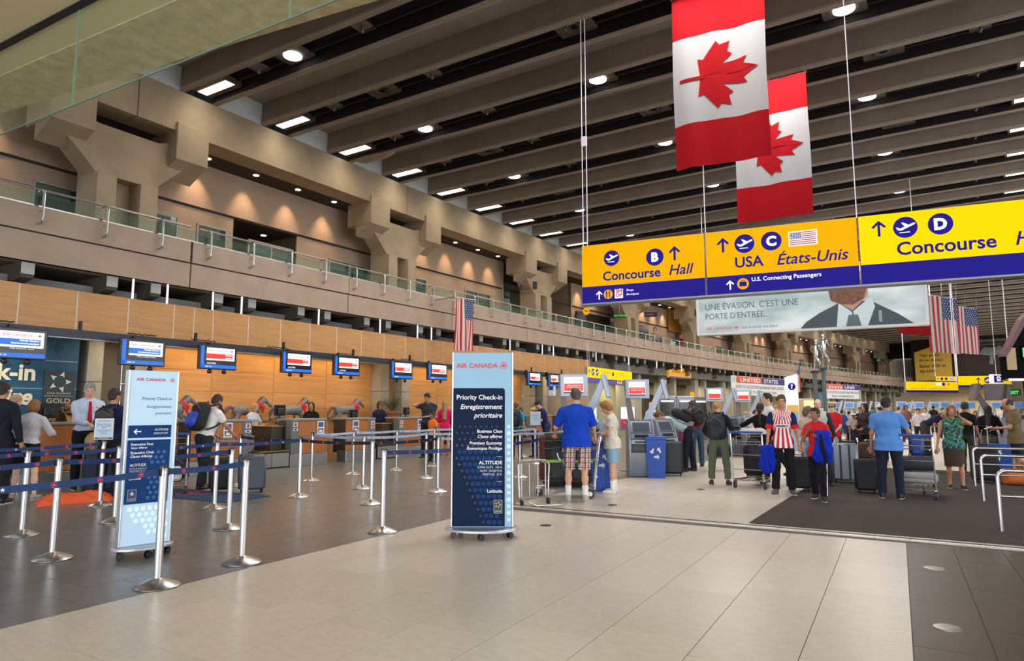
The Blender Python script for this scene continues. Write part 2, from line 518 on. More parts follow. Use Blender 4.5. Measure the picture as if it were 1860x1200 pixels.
# ---- balcony -----------------------------------------------------------
S_A, S_B = 3.6, 100.0
PER = 4.82
par_joints = [4.18, 9.0, 13.8, 18.6, 23.4, 28.1, 32.9, 37.7, 42.5, 47.3, 52.1, 56.9, 61.7, 66.5, 71.3, 76.1, 80.9, 85.7, 90.5, 95.3, 99.8]
balc = struct(bpy.data.objects.new('wall_balcony', None)); COL.objects.link(balc)
for i in range(len(par_joints) - 1):
    a, b2 = par_joints[i], par_joints[i + 1]
    gap = .05 if abs(b2 - 9.0) < .1 else .012
    m = MB(); arcbox(m, a + .012, b2 - gap, 0.0, .18, 4.70, 5.17); m.obj('parapet_panel', M_conc_pink, balc)
    m = MB(); arcbox(m, a + .012, b2 - .02, .03, .4, 4.14, 4.675); m.obj('fascia_panel', M_conc_pink, balc)
m = MB(); arcbox(m, S_A, S_B, .06, .16, 4.14, 5.12); m.obj('parapet_core', M_joint, balc)
m = MB(); arcbox(m, S_A, S_B, .4, 6.5, 4.2, 4.6); m.obj('balcony_slab', M_conc, balc)
m = MB(); arcbox(m, S_A, S_B, .02, .10, 5.171, 5.20); m.obj('glass_channel', M_steel, balc)
# dark service gap: wall beam beneath the balcony and brackets
M_lower_beam = mat('grey_lower_beam', '8d8b86', 0.85, noise=(2, .12), bump=(40, .15))
pass
m = MB(); arcbox(m, S_A, S_B, 2.3, 2.4, 3.0, 4.2); m.obj('void_back', M_slot, balc)
m = MB(); arcbox(m, S_A, 30, 1.6, 1.66, 3.96, 3.99); arcbox(m, S_A, 30, 1.6, 1.66, 3.72, 3.75)
for k in range(30): m.M = hframe(k * .6, 1.6, 3.7); m.box(0, .03, 0, .05, 0, .3)
m.obj('louvre_rail', M_steel_d, balc)
bk = MB(); bk.prism([(0.25, 3.86), (2.3, 3.5), (2.3, 4.15), (0.25, 4.15)], 'x', -.11, .11); bkm = bk.mesh('bracket', mat('dark_bracket', '4b443c', .9))
bf = MB(); bf.box(-.11, .11, .235, .25, 3.93, 4.14); bfm = bf.mesh('bracket_cap', mat('pale_bracket_cap', 'b9bbb6', .8))
s = 5.9
SB_ = []
while s < 100: SB_ += [s, s + 1.53]; s += 2.45
for s in SB_:
    o = link('bracket', bkm, balc); o.matrix_world = hframe(s, 0); o2 = link('bracket_cap', bfm, o)
# bright hanger rods
for k, s in enumerate([5.0, 7.78, 8.53, 9.63, 10.4, 12.81, 15.19, 16.9, 17.6, 19.8, 22.3, 24.7, 25.6, 29.5, 33, 36.5, 40]):
    m = MB(); m.tube([(0, .1, 3.72), (0, .1, 4.16)], .022, 8); o = m.obj('hanger_rod', M_rod, balc); o.matrix_world = hframe(s, 0)

# ---- balustrade: steel rail, curved drops, glass panes (one railing) ------
rail = thing('railing', 'long steel handrail with bent posts and glass panes along the balcony', 'railing', HP(20, 0, 5.2))
def wl(o): o.matrix_parent_inverse = Matrix.Translation(-Vector(HP(20, 0, 5.2))); return o
for seg in ((S_A, 8.90), (9.12, 60), (60.1, S_B)):
    n = max(2, int((seg[1] - seg[0]) / 1.5)); m = MB(); m.tube([HP(seg[0] + (seg[1] - seg[0]) * i / n, -.02, 5.49) for i in range(n + 1)], .024, 8)
    wl(m.obj('handrail', M_steel, rail, True))
dm = MB(); pts = [(0, .09, 5.47), (0, .02, 5.485)] + [(0, -.03 - .10 * math.sin(t), 5.385 + .10 * math.cos(t)) for t in [PI * i / 10 for i in range(1, 6)]]
pts += [(0, -.13, 5.2), (0, -.13, 4.97)] + [(0, -.05 - .08 * math.cos(t), 4.93 - .08 * math.sin(t)) for t in [PI * i / 10 for i in range(1, 6)]] + [(0, 0.02, 4.85)]
dm.tube(pts, .021, 8); dropm = dm.mesh('rail_post', M_steel, True)
pin = MB(); pin.tube([(0, -.12, 5.08), (0, .02, 5.08)], .008, 6); pinm = pin.mesh('pin', M_steel)
cl = MB(); cl.box(-.03, .03, .015, .11, 5.165, 5.215); clm = cl.mesh('glass_clamp', mat('dark_clamp', '3a3835', .5))
s = 5.91 - 1.15; ND = 0
while s < S_B - 1:
    o = link('rail_post', dropm, rail); o.matrix_world = hframe(s, 0); wl_ = Matrix.Translation(-Vector(HP(20, 0, 5.2)))
    o.matrix_basis = wl_ @ hframe(s, 0)
    if s < 40:
        o = link('pin', pinm, o); o = link('glass_clamp', clm, rail); o.matrix_basis = wl_ @ hframe(s - .05, 0)
    if s < 60:
        m = MB(); m.box(.03, 1.12, .05, .062, 5.2, 5.44); o = m.obj('glass_pane', M_glass, rail); o.matrix_basis = wl_ @ hframe(s, 0)
    s += 1.15
m = MB(); arcbox(m, 60.2, S_B - 1, .05, .06, 5.2, 5.44); o = m.obj('far_glass', M_glass, rail); o.matrix_basis = Matrix.Translation(-Vector(HP(20, 0, 5.2))); o['kind'] = 'stuff'

# ---- upper wall, beam, columns ---------------------------------------------
OB = 1.85; PERC = 9.66; SC0 = 8.59
uw = struct(bpy.data.objects.new('wall_left', None)); COL.objects.link(uw)
m = MB(); arcbox(m, S_A, 26.6, 3.5, 3.7, 7.16, 8.42); arcbox(m, 33.0, S_B, 3.5, 3.7, 7.16, 8.42); m.obj('upper_wall_band', M_wall_up, uw)
m = MB()
for a, b2 in ((S_A, 12.5), (14.85, 26.6), (33.0, S_B)): arcbox(m, a, b2, 3.55, 3.7, 4.6, 7.13)
m.obj('lower_wall_band', M_wall_up, uw)
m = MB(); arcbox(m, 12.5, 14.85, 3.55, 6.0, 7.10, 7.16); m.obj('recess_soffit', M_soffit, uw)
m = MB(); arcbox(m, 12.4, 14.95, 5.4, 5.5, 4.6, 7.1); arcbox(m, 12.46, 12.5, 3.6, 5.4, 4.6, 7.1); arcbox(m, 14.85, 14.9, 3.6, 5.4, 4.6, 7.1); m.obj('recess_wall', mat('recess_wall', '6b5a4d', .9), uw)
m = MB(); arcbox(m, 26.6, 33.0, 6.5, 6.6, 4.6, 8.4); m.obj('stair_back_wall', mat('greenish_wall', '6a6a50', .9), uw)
m = MB(); arcbox(m, 26.6, 26.7, 3.5, 6.5, 4.6, 8.4); arcbox(m, 33.0, 33.1, 3.5, 6.5, 4.6, 8.4); m.obj('stair_side_wall', M_wall_up, uw)
m = MB(); arcbox(m, 26.9, 28.2, 4.2, 4.25, 4.6, 7.7); m.obj('green_glass_screen', mat('green_glass_screen', '4d7a5d', .2), uw)
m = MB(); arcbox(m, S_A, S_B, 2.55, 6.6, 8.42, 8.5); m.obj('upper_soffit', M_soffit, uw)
m = MB(); arcbox(m, S_A, S_B, 3.53, 3.56, 7.10, 7.19); m.obj('wall_joint', M_joint, uw)

beam = struct(bpy.data.objects.new('wall_left_beam', None)); COL.objects.link(beam)
k = -1
while SC0 + k * PERC < S_B:
    a = SC0 + k * PERC; m = MB(); arcbox(m, a + .012, a + PERC - .012, OB, 2.6, 8.40, 9.46); m.obj('beam_segment', M_conc, beam); k += 1
m = MB(); arcbox(m, S_A, S_B, OB + .05, 2.5, 8.45, 9.4); m.obj('beam_core', M_joint, beam)


def column():
    root = bpy.data.objects.new('column', None)
    COL.objects.link(root)
    # lower piers and recess
    m = MB(); m.box(-.72, -.28, 2.0, 2.9, 4.6, 6.85, .01); m.box(.28, .72, 2.0, 2.9, 4.6, 6.85, .01); m.obj('pier', M_conc, root)
    m = MB(); m.box(-.28, .28, 2.5, 2.9, 4.6, 6.85); m.obj('recess_back', M_conc, root)
    # flared head: hexagonal plan widening upward
    lo = [(-.72, 2.0), (.72, 2.0), (.72, 2.9), (-.72, 2.9)]
    m = MB()
    m.prism([(-.72, 6.85), (.72, 6.85), (.72, 8.02), (-.72, 8.02)], 'y', 2.12, 2.9)
    m.obj('column_head', M_conc, root)
    for sg in (-1, 1):
        m = MB()
        x0, x1, x2, x3 = .72, .55, 1.05, 1.9
        P = [(sg * .7205, 6.87), (sg * 1.25, 7.40), (sg * 1.66, 7.74), (sg * 1.66, 8.38), (sg * .7205, 8.02)]
        if sg < 0: P = P[::-1]
        m.prism(P, 'y', 2.12, 2.75); m.obj('flared_arm', M_conc, root)
        m = MB(); X0, X1 = (.98, 1.86) if sg > 0 else (-1.86, -.94)
        P = [(X0, 8.40), (X0, 7.80), (X0 + .10, 7.66), (X1 - .02, 7.58), (X1, 7.66), (X1, 8.40)]
        m.box(X0, X1, 1.78, 2.9, 7.66, 8.62, .012); m.obj('corbel_block', M_conc, root)
        m = MB(); m.prism([(1.80, 7.66), (2.5, 7.66), (2.5, 7.3)], 'x', X0 + .02, X1 - .02); m.obj('corbel_foot', M_conc, root)
    return root


c0 = column(); c0.matrix_world = hframe(SC0, 0); struct(c0)
k = -1
while SC0 + k * PERC < S_B - 3:
    if k != 0:
        c = copy_thing(c0); c.matrix_world = hframe(SC0 + k * PERC, 0)
    k += 1

# windows and doors on the upper wall
M_wframe = mat('pale_window_frame', 'a9a79c', .5); M_wglass = mat('green_tinted_window_glass', '37483f', .12, spec=.8); M_darkroom = mat('dark_glazing', '23231f', .15)
nwin = 0


def upper_window(s0, s1, z0, z1, panes=1, door=False):
    global nwin
    nwin += 1
    r = bpy.data.objects.new(('door_%d' if door else 'window_%d') % nwin, None); COL.objects.link(r); r['kind'] = 'structure'
    r.matrix_world = hframe(s0, 3.5); w_ = s1 - s0; m = MB(); t = .045
    m.box(0, w_, -.0, .06, z1 - t, z1); m.box(0, w_, 0, .06, z0, z0 + t); m.box(0, t, 0, .06, z0, z1); m.box(w_ - t, w_, 0, .06, z0, z1)
    for p in range(1, panes): m.box(w_ * p / panes - .025, w_ * p / panes + .025, 0, .06, z0, z1)
    m.obj('window_frame', M_wframe, r)
    for p in range(panes):
        m = MB(); m.box(w_ * p / panes + t, w_ * (p + 1) / panes - t, .02, .04, z0 + t, z1 - t); m.obj('pane', M_wglass if not door else M_darkroom, r)
        m = MB(); m.box(w_ * p / panes + t, w_ * (p + .82) / panes - t, .012, .02, z1 - .35, z1 - t - .02); m.obj('blind', mat('window_blind', '5d675d', .8), r)


upper_window(7.25 - 0.0, 8.28, 4.7, 6.73); upper_window(9.86, 10.78, 4.7, 6.73)
upper_window(11.33, 12.28, 4.62, 6.69, 1, True)
upper_window(13.0, 14.7, 4.7, 6.6, 2); upper_window(16.2, 18.1, 4.7, 6.62, 2)
upper_window(20.3, 21.3, 4.62, 6.69, 1, True); upper_window(23.8, 25.7, 4.7, 6.7, 2)
upper_window(4.4, 5.6, 4.7, 6.7)
for s in (43.5, 46, 54, 57.5, 62, 68, 73, 78, 84): upper_window(s, s + 1.3, 4.7, 6.5, 2)
# shop-like recesses further along (dark glazing)
m = MB(); arcbox(m, 33.4, 42.5, 3.40, 3.48, 5.7, 6.9); m.obj('dark_glazed_band', M_darkroom, uw)
m = MB(); arcbox(m, 34, 42.5, 3.40, 3.47, 4.6, 5.68); m.obj('shopfront', mat('shop_wall', '8a7a58', .8), uw)

# downlights in the soffit with real light on the upper wall
dl = MB(); dl.lathe([(.085, 0), (.085, -.012), (.07, -.014), (.01, -.014)], 16); dlm = dl.mesh('downlight', M_spot)
SPS = []
k = -1
while SC0 + k * PERC < 100:
    base = SC0 + k * PERC
    for d in (2.6, 4.17, 5.73, 7.24):
        s = base + d
        if 26.2 < s < 33.5: continue
        SPS.append(s)
        o = link('downlight', dlm, uw); o.matrix_world = hframe(s, 2.95, 8.415)
    k += 1
for s in SPS:
    if s > 75: continue
    p = HP(s, 3.05, 8.38); q = HP(s, 3.62, 6.6)
    spot_light('soffit_spot', p, q, 42 if s < 30 else 55, (1.0, .70, .44), 62, .9, .05)
for s in (12.98, 14.2): o = link('downlight', dlm, uw); o.matrix_world = hframe(s, 4.4, 7.098)

# ---- ceiling: precast channel beams -----------------------------------------
BS = 2.435; B0 = 12.03
RO = -26.5       # far right end
ceil_ = struct(bpy.data.objects.new('ceiling', None)); COL.objects.link(ceil_)
def radial(mb, s0, s1, z0, z1, o0=OB + .02, o1=RO, top=None):
    """bar running across the hall, straight from off o0 to o1; width along s scaled constant"""
    sc = (s0 + s1) / 2; M = hframe(sc, 0)
    h0, h1 = s0 - sc, s1 - sc
    vs = []
    for off in (o0, o1):
        for (x, z) in ((h0, z0), (h1, z0), (h1, z1), (h0, z1)): vs.append(tuple(M @ Vector((x, off, z))))
    mb.add(vs, [(0, 1, 2, 3), (7, 6, 5, 4), (0, 4, 5, 1), (1, 5, 6, 2), (2, 6, 7, 3), (3, 7, 4, 0)])


ZB = 9.47; ZT = 10.08; ZR = 10.12
k0, k1 = -3, 36
wm = None
for k in range(k0, k1):
    s = B0 + k * BS
    m = MB(); radial(m, s, s + .14, ZB, ZT + .1); m.obj('beam_web', M_beam, ceil_)
    m = MB(); radial(m, s + .92, s + 1.06, ZB, ZT + .1); m.obj('beam_web', M_beam, ceil_)
    m = MB(); radial(m, s - .015, s + .0, ZB - .0, ZB + .06); radial(m, s + 1.06, s + 1.085, ZB, ZB + .07); m.obj('beam_edge', M_beam_lip, ceil_)
    m = MB(); radial(m, s + .14, s + .92, ZB + .42, ZB + .5); radial(m, s + .14, s + .15, ZB + .012, ZB + .42); radial(m, s + .91, s + .92, ZB + .012, ZB + .42); m.obj('slot_panel_and_shade', M_slot, ceil_)  # thin dark liners paint the slot's shade onto the inner web faces
    m = MB(); radial(m, s + .22, s + .30, ZB + .22, ZB + .30); radial(m, s + .66, s + .70, ZB + .18, ZB + .24); m.obj('service_rail', M_slot2, ceil_)
    m = MB(); radial(m, s + 1.06, s + BS, ZT, ZR); m.obj('trough_panel', M_trough, ceil_)
    m = MB(); m.M = hframe(s + 1.75, 0); m.box(-.69, .69, OB - .02, OB + .05, 9.46, ZT); m.obj('clerestory_panel', M_white_panel, ceil_)
# roof slab above everything to shut out the sky
m = MB(); arcbox(m, B0 + k0 * BS - 1, 121, 8, -27, 10.25, 10.4, 4); struct(m.obj('ceiling_slab', M_slot))

# fixtures in the slots
rf = MB(); rf.box(-.30, .30, -.62, .62, -.02, .12); rfm = rf.mesh('lamp_housing', mat('bronze_lamp_housing', '4a3b26', .5))
rl = MB(); rl.box(-.13, .13, -.56, .56, -.028, -.02); rlm = rl.mesh('lamp_diffuser', M_lamp2)
dk = MB(); dk.tube([(-.0, .85, .1), (-.0, .85, -.12)], .03, 6); dkm = dk.mesh('camera_pod', mat('dark_pod', '2a2623', .5), True)
rd = MB(); rd.box(-.30, .30, -.42, .42, .02, .08); rdm = rd.mesh('fixture_plate', mat('fixture_plate', '54493c', .7))
rc = MB(); rc.lathe([(.21, .02), (.21, -.01), (.17, -.02), (.01, -.02)], 24); rcm = rc.mesh('lamp_disc', M_lamp)
ru = MB(); ru.lathe([(.21, .02), (.21, -.01), (.17, .01), (.01, .03)], 24); rum = ru.mesh('lamp_disc_unlit', mat('unlit_lamp', '2f2c2a', .3))
sp = MB(); sp.box(-.2, .2, -.2, .2, .03, .07); sp.tube([(0, 0, .05), (0, 0, -.05), (.02, .02, -.1)], .035, 8); spm = sp.mesh('sprinkler_head', mat('grey_sprinkler', '6f6658', .5, .3))
ROWN = ('row nearest the left wall', 'second row from the wall', 'third row from the wall', 'fourth row from the wall')
cnt = {}
def nxt(k): cnt[k] = cnt.get(k, -1) + 1; return ORD[cnt[k]]
for k in range(-2, 33):
    sc_ = B0 + k * BS + .53
    if sc_ < 6: continue
    for off, side in ((1.15, 'left'), (-16.6, 'right')):
        if not seen(HP(sc_, off, ZB)) or (side == 'right' and not 18 < sc_ < 60): continue
        r = thing('strip_lamp', '%s rectangular lamp along the %s end of the ceiling, counted from the camera' % (nxt(side), side), 'ceiling lamp', (0, 0, 0), 0, 'rectangular lamps along the %s end of the ceiling slots' % side)
        r.matrix_world = hframe(sc_, off, ZB + .12); link('housing', rfm, r); link('diffuser', rlm, r)
        if side == 'left': link('camera_pod', dkm, r)
    for q, off in enumerate((-1.7, -7.25, -12.8, -18.4)):
        lit = ((k - (-1)) % 2 == 0); o_ = off - (0 if lit else .55)
        if sc_ > 75 or not seen(HP(sc_, o_, ZB)): continue
        kd = 'lit' if lit else 'unlit'
        r = thing('round_lamp', '%s %s round ceiling lamp from the camera, %s' % (nxt((kd, q)), kd, ROWN[q]), 'ceiling lamp', (0, 0, 0), 0, kd + ' round ceiling lamps')
        r.matrix_world = hframe(sc_, o_, ZB + .14); link('plate', rdm, r); link('lens', rcm if lit else rum, r)
    if sc_ < 36:
        for q, off in enumerate((-.5, -3.9, -10.1, -15.2)):
            if not seen(HP(sc_, off, ZB)): continue
            o = link('sprinkler', spm); o.matrix_world = hframe(sc_, off, ZB + .15); tag(o, '%s small ceiling fitting from the camera, %s' % (nxt(('s', q)), ROWN[q]), 'sprinkler', 'small fittings in the ceiling slots')
# real light from the ceiling lamps: one soft area per few lamps
for s in (11, 16, 21, 26, 34, 43, 52, 62, 74, 86):
    for off in (-4.5, -11):
        p = HP(s, off, 9.4); area_light('ceiling_lamp_light', p, (0, 0, 0), 2.5, 2.5, 95 if s < 30 else 190, (1, .93, .84), 170)
# warm uplight-ish accent on the left beam from the strip lamps
for k in range(0, 30, 1):
    if k > 12 and k % 2: continue
    s = B0 + (k - 1) * BS + .53; p = HP(s, 1.1, ZB + .05)
    spot_light('strip_lamp_light', p, HP(s, 1.5, 0), 38, (1, .86, .66), 165, .9, .3)

# ---- far end wall ----------------------------------------------------------
def zplane_box(mb, P, Q, z0, z1, t=.2):
    d = (Vector(Q) - Vector(P)); d.z = 0; n = Vector((-d.y, d.x, 0)).normalized() * t
    a, b2 = Vector(P), Vector(Q)
    vs = [(a.x, a.y, z0), (b2.x, b2.y, z0), (b2.x + n.x, b2.y + n.y, z0), (a.x + n.x, a.y + n.y, z0)]
    vs += [(v[0], v[1], z1) for v in vs]
    mb.add(vs, [(3, 2, 1, 0), (4, 5, 6, 7), (0, 1, 5, 4), (1, 2, 6, 5), (2, 3, 7, 6), (3, 0, 4, 7)])


SE = 96.0
def EP(off, z=0, d=0.0): return Vector(HP(SE + d, off, z))
m = MB(); zplane_box(m, EP(7), EP(-34), 7.6, 10.3); struct(m.obj('wall_far_upper', M_slot))
m = MB(); zplane_box(m, EP(7, 0, 5), EP(-34, 0, 5), 5.0, 7.7); zplane_box(m, EP(7, 0, 8), EP(-34, 0, 8), 0, 4.2); struct(m.obj('wall_far', mat('far_wall_cream', 'b5a283', .8)))
m = MB(); zplane_box(m, EP(1, 0, -1), EP(-34, 0, -1), 4.2, 5.2, .3); zplane_box(m, EP(1, 0, -.6), EP(-34, 0, -.6), 3.5, 4.2, .3); struct(m.obj('wall_far_balcony', M_conc_pink))
m = MB(); zplane_box(m, EP(1, 0, -.6), EP(-34, 0, -.6), 4.0, 4.2, 10); struct(m.obj('far_balcony_slab', M_conc_pink))
for i in range(8):
    area_light('far_counter_light', EP(-2 - i * 3.6, 3.4, 3), (0, 0, 0), 3, 1, 150, (1, .9, .72))

m = MB(); zplane_box(m, EP(16, 0, 9), EP(-34, 0, 9), 0, 10.3); struct(m.obj('wall_far_back', mat('far_wall_cream')))
# right side of the hall: plain concrete wall beams beyond the frame's edge
m = MB(); arcbox(m, 20, 97, -30.5, -30.8, 4.2, 10.3, 6); struct(m.obj('wall_right_upper', M_conc))
# ---- lower ceiling over the camera with its edge beam and the glass smoke curtain
M_cream = mat('cream_painted_soffit', 'cdbb92', .8, noise=(.5, .05))
M_warmconc = mat('speckled_concrete_beam', 'b8a47e', .85, noise=(7, .2), bump=(60, .2))
nc = MB(); nc.box(-13, 12, -10, 2.84, 4.87, 5.0); nc.prism([(-13, 2.9), (12, 2.9), (12, 5.5), (6, 4.3), (-13, 3.1)], 'z', 4.872, 5.0); struct(nc.obj('ceiling_near', M_cream))
nc = MB(); nc.prism([(-13, 2.98), (2.5, 3.46), (2.5, 4.62), (-13, 3.2)], 'z', 4.862, 5.6); struct(nc.obj('ceiling_near_beam', M_warmconc))
nc = MB(); nc.box(-13, 12, 3.2, 3.3, 5.6, 10.3); struct(nc.obj('wall_near_upper', M_conc))
nc = MB(); nc.box(-13, 12, 2.83, 2.90, 4.86, 4.95); struct(nc.obj('trim_4', M_slot))
M_curtain = glass('smoke_curtain_glass', 'b9b896', .06); M_curtain.node_tree.nodes['Transparent BSDF'].inputs[0].default_value = (.95, .98, .93, 1)
sc_g = thing('glass_smoke_curtain', 'clear greenish glass smoke curtain hanging below the near ceiling', 'glass screen', (0, 2.90, 4.4))
for i, (x0, x1) in enumerate(((-13, -11.1), (-11.09, -8.5), (-8.49, -5.92), (-5.91, -3.32), (-3.31, -.7), (-.69, 1.9), (1.91, 4.5), (4.51, 7.1))):
    q = MB(); q.box(x0, x1 - .006, -.006, .006, -.40, .46); q.obj('glass_pane', M_curtain, sc_g)
    q = MB(); q.box(x1 - .005, x1 + .003, -.007, .007, -.40, .46); q.obj('pane_edge', mat('green_glass_edge', '6f8f7c', .2), sc_g)
q = MB(); q.box(-13, 7.1, -.006, .006, -.405, -.40); q.obj('pane_edge', mat('green_glass_edge'), sc_g)

# ================================================================== CHECK-IN HALL SIDE
M_wood = mat('orange_maple_veneer', 'bd8c58', .38, noise=(2.2, .16, (.5, 3, 7)), spec=.4)
M_wood2 = mat('maple_wall_panel', 'c9955f', .42, noise=(1.6, .14, (.5, 3, 7)), spec=.4)
M_woodr = mat('reddish_desk_veneer', 'b5713f', .35, noise=(3, .18, (9, 3, .5)), spec=.45)
M_greyt = mat('grey_counter_trim', '8e9294', .4)
M_dark = mat('charcoal', '23262a', .45)
M_black = mat('black_plastic', '0f1012', .4)
M_navyb = mat('dark_navy_beam', '262c36', .4)
M_alu = mat('anodised_aluminium', 'b6b9bb', .35, .9)
M_stnl = mat('stainless_kick', 'c2c6c8', .30, .85)
M_white = mat('white_print', 'f2f3f5', .5); M_red = mat('red_print', 'd2232a', .5); M_blue = mat('blue_print', '1e56a8', .5)
M_navy = mat('navy_print', '16305c', .5)
bh = thing('wood_bulkhead', 'long maple panelled bulkhead above the check-in desks', 'bulkhead', HP(9, .2, 3.3))
BHI = Matrix.Translation(-Vector(HP(9, .2, 3.3)))
def put(o, M, inv): o.matrix_basis = inv @ M; return o
js = [s for s in np.arange(3.78, 9.0, 1.0)] + [9.26] + [9.74 + .96 * k for k in range(21)]
for a, b2 in zip(js[:-1], js[1:]):
    if b2 > 28.95: b2 = 28.9
    q = MB(); q.box(.009, b2 - a - .009, .2, .24, 2.98, 3.74, .003); put(q.obj('wood_panel', M_wood, bh), hframe(a, 0), BHI)
q = MB(); arcbox(q, 3.7, 28.9, .206, .3, 2.985, 3.735, .8); put(q.obj('backing', mat('pale_joint', 'd8d0c4', .6), bh), Matrix(), BHI)
q = MB(); arcbox(q, 3.7, 28.9, .3, .75, 3.70, 3.74); put(q.obj('top_board', M_greyt, bh), Matrix(), BHI)
ca = struct(bpy.data.objects.new('wall_check_in', None)); COL.objects.link(ca)
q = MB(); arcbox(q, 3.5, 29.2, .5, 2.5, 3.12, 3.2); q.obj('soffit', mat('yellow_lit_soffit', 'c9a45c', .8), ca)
q = MB(); arcbox(q, 3.5, 9.0, 2.6, 2.7, 0, 3.15); arcbox(q, 29.0, 29.15, .3, 2.6, 0, 3.15); q.obj('side_wall', M_conc, ca)
# wall panels: three courses
for (a, b2) in ((9.30, 17.22), (18.75, 26.6)):
    n = int(round((b2 - a) / 1.98))
    for z0, z1 in ((0.1, .98), (.99, 1.455), (1.465, 1.915), (1.925, 2.455), (2.465, 3.1)):
        for i in range(n):
            w_ = (b2 - a) / n; q = MB(); q.box(.004, w_ - .004, 2.4, 2.43, z0, z1, .003); o = q.obj('wall_panel', M_wood2, ca); o.matrix_world = hframe(a + i * w_, 0)
q = MB(); arcbox(q, 9.3, 26.6, 2.413, 2.5, 0, 3.12, .9); q.obj('panel_backing', mat('veneer_joint', 'b08a62', .6), ca)
# concrete columns between the bays
M_colc = mat('pale_concrete_column', 'a39d8c', .8, noise=(2, .1), bump=(50, .15))
for s, w_ in ((7.95, .34), (8.98, .30), (17.25, .42), (18.32, .40), (26.7, .42), (27.8, .4)):
    for z0, z1 in ((0, 1.0), (1.01, 2.05), (2.06, 3.1)):
        q = MB(); q.box(0, w_, 2.0, 2.5, z0, z1, .01); o = q.obj('column_block', M_colc, ca); o.matrix_world = hframe(s, 0)
for s in (8.29, 17.67, 27.12):
    q = MB(); q.box(0, .66, 2.45, 2.55, 0, 3.1); o = q.obj('column_recess', mat('brown_grey_recess', '75695a', .85), ca); o.matrix_world = hframe(s, 0)
# warm cove light along the head of the wood wall
q = MB(); arcbox(q, 9.3, 28.5, 1.9, 2.0, 3.08, 3.115); q.obj('cove_strip', mat('cove_strip', 'ffffff', .5, emit=('ffc860', 4.0)), ca)
for s in (10.6, 12.9, 15.2, 20.3, 22.7, 25.1):
    p = HP(s, 2.0, 3.04); a = s / RR; o = area_light('cove_light', p, (0, math.radians(0), 0), 2.0, .2, 3.0, (1.0, .68, .22)); o.matrix_world = hframe(s, 2.0, 3.05) @ Matrix.Rotation(math.radians(22), 4, 'X')
for s in (6, 8.5, 11, 13.5, 16, 19, 22, 25, 28): area_light('desk_downlight', HP(s, 1.1, 3.05), (0, 0, 0), 1.2, .6, 9, (1, .84, .62))
# dark monitor beam
db = thing('monitor_beam', 'long dark steel beam carrying the desk screens', 'beam', HP(12, -.15, 2.85)); DBI = Matrix.Translation(-Vector(HP(12, -.15, 2.85)))
q = MB(); arcbox(q, 3.5, 28.3, -.2, -.05, 2.775, 2.94); put(q.obj('beam_box', M_navyb, db), Matrix(), DBI)
q = MB(); arcbox(q, 3.5, 28.3, -.23, -.02, 2.765, 2.775); put(q.obj('beam_lip', M_alu, db), Matrix(), DBI)
for s in np.arange(4.3, 28.3, 2.4):
    q = MB(); q.box(-.025, .025, -.15, -.1, 2.94, 3.12); put(q.obj('hanger', M_black, db), hframe(s, 0), DBI)
cbl = []
for k, s in enumerate((5.3, 7.9, 9.3, 11.3, 13.6, 16.2, 19, 22)):
    q = MB(); pts = [(-.3 + .06 * i, -.12, 2.955 + .03 * abs(math.sin(i * 1.7 + k))) for i in range(11)]
    q.tube(pts, .012, 5); put(q.obj('cable', M_black, db), hframe(s, 0), DBI)
# --- screens over the desks
M_scr_blk = mat('screen_black', '17191d', .25); M_scr_white = mat('screen_white', 'f0f4f8', .4, emit=('eef4fa', .85))
M_scr_blue = mat('screen_blue', '1b62c4', .4, emit=('1b62c4', .8)); M_scr_red = mat('screen_red', 'e8311f', .4, emit=('e8311f', .8)); M_scr_navy = mat('screen_navy', '1c3e86', .4, emit=('1c3e86', .6))
M_ac = mat('airline_red', 'c02030', .5, emit=('c02030', .35)); M_wt_e = mat('screen_text_white', 'ffffff', .4, emit=('ffffff', .9))


def roundel(parent, cx, cz, r, y=-.003, red=None, ring=True, emis=False):
    red = red or M_red
    if ring:
        o = [(cx + r * math.cos(2 * PI * k / 24), cz + r * math.sin(2 * PI * k / 24)) for k in range(24)]
        i_ = [(cx + r * .86 * math.cos(2 * PI * k / 24), cz + r * .86 * math.sin(2 * PI * k / 24)) for k in range(24)]
        mb = MB(); mb.add([(a, y, c) for a, c in o] + [(a, y, c) for a, c in i_], [(k, (k + 1) % 24, 24 + (k + 1) % 24, 24 + k) for k in range(24)]); mb.obj('emblem_ring', red, parent)
    shape(parent, LEAF, cx, cz, r * .68, red, y)


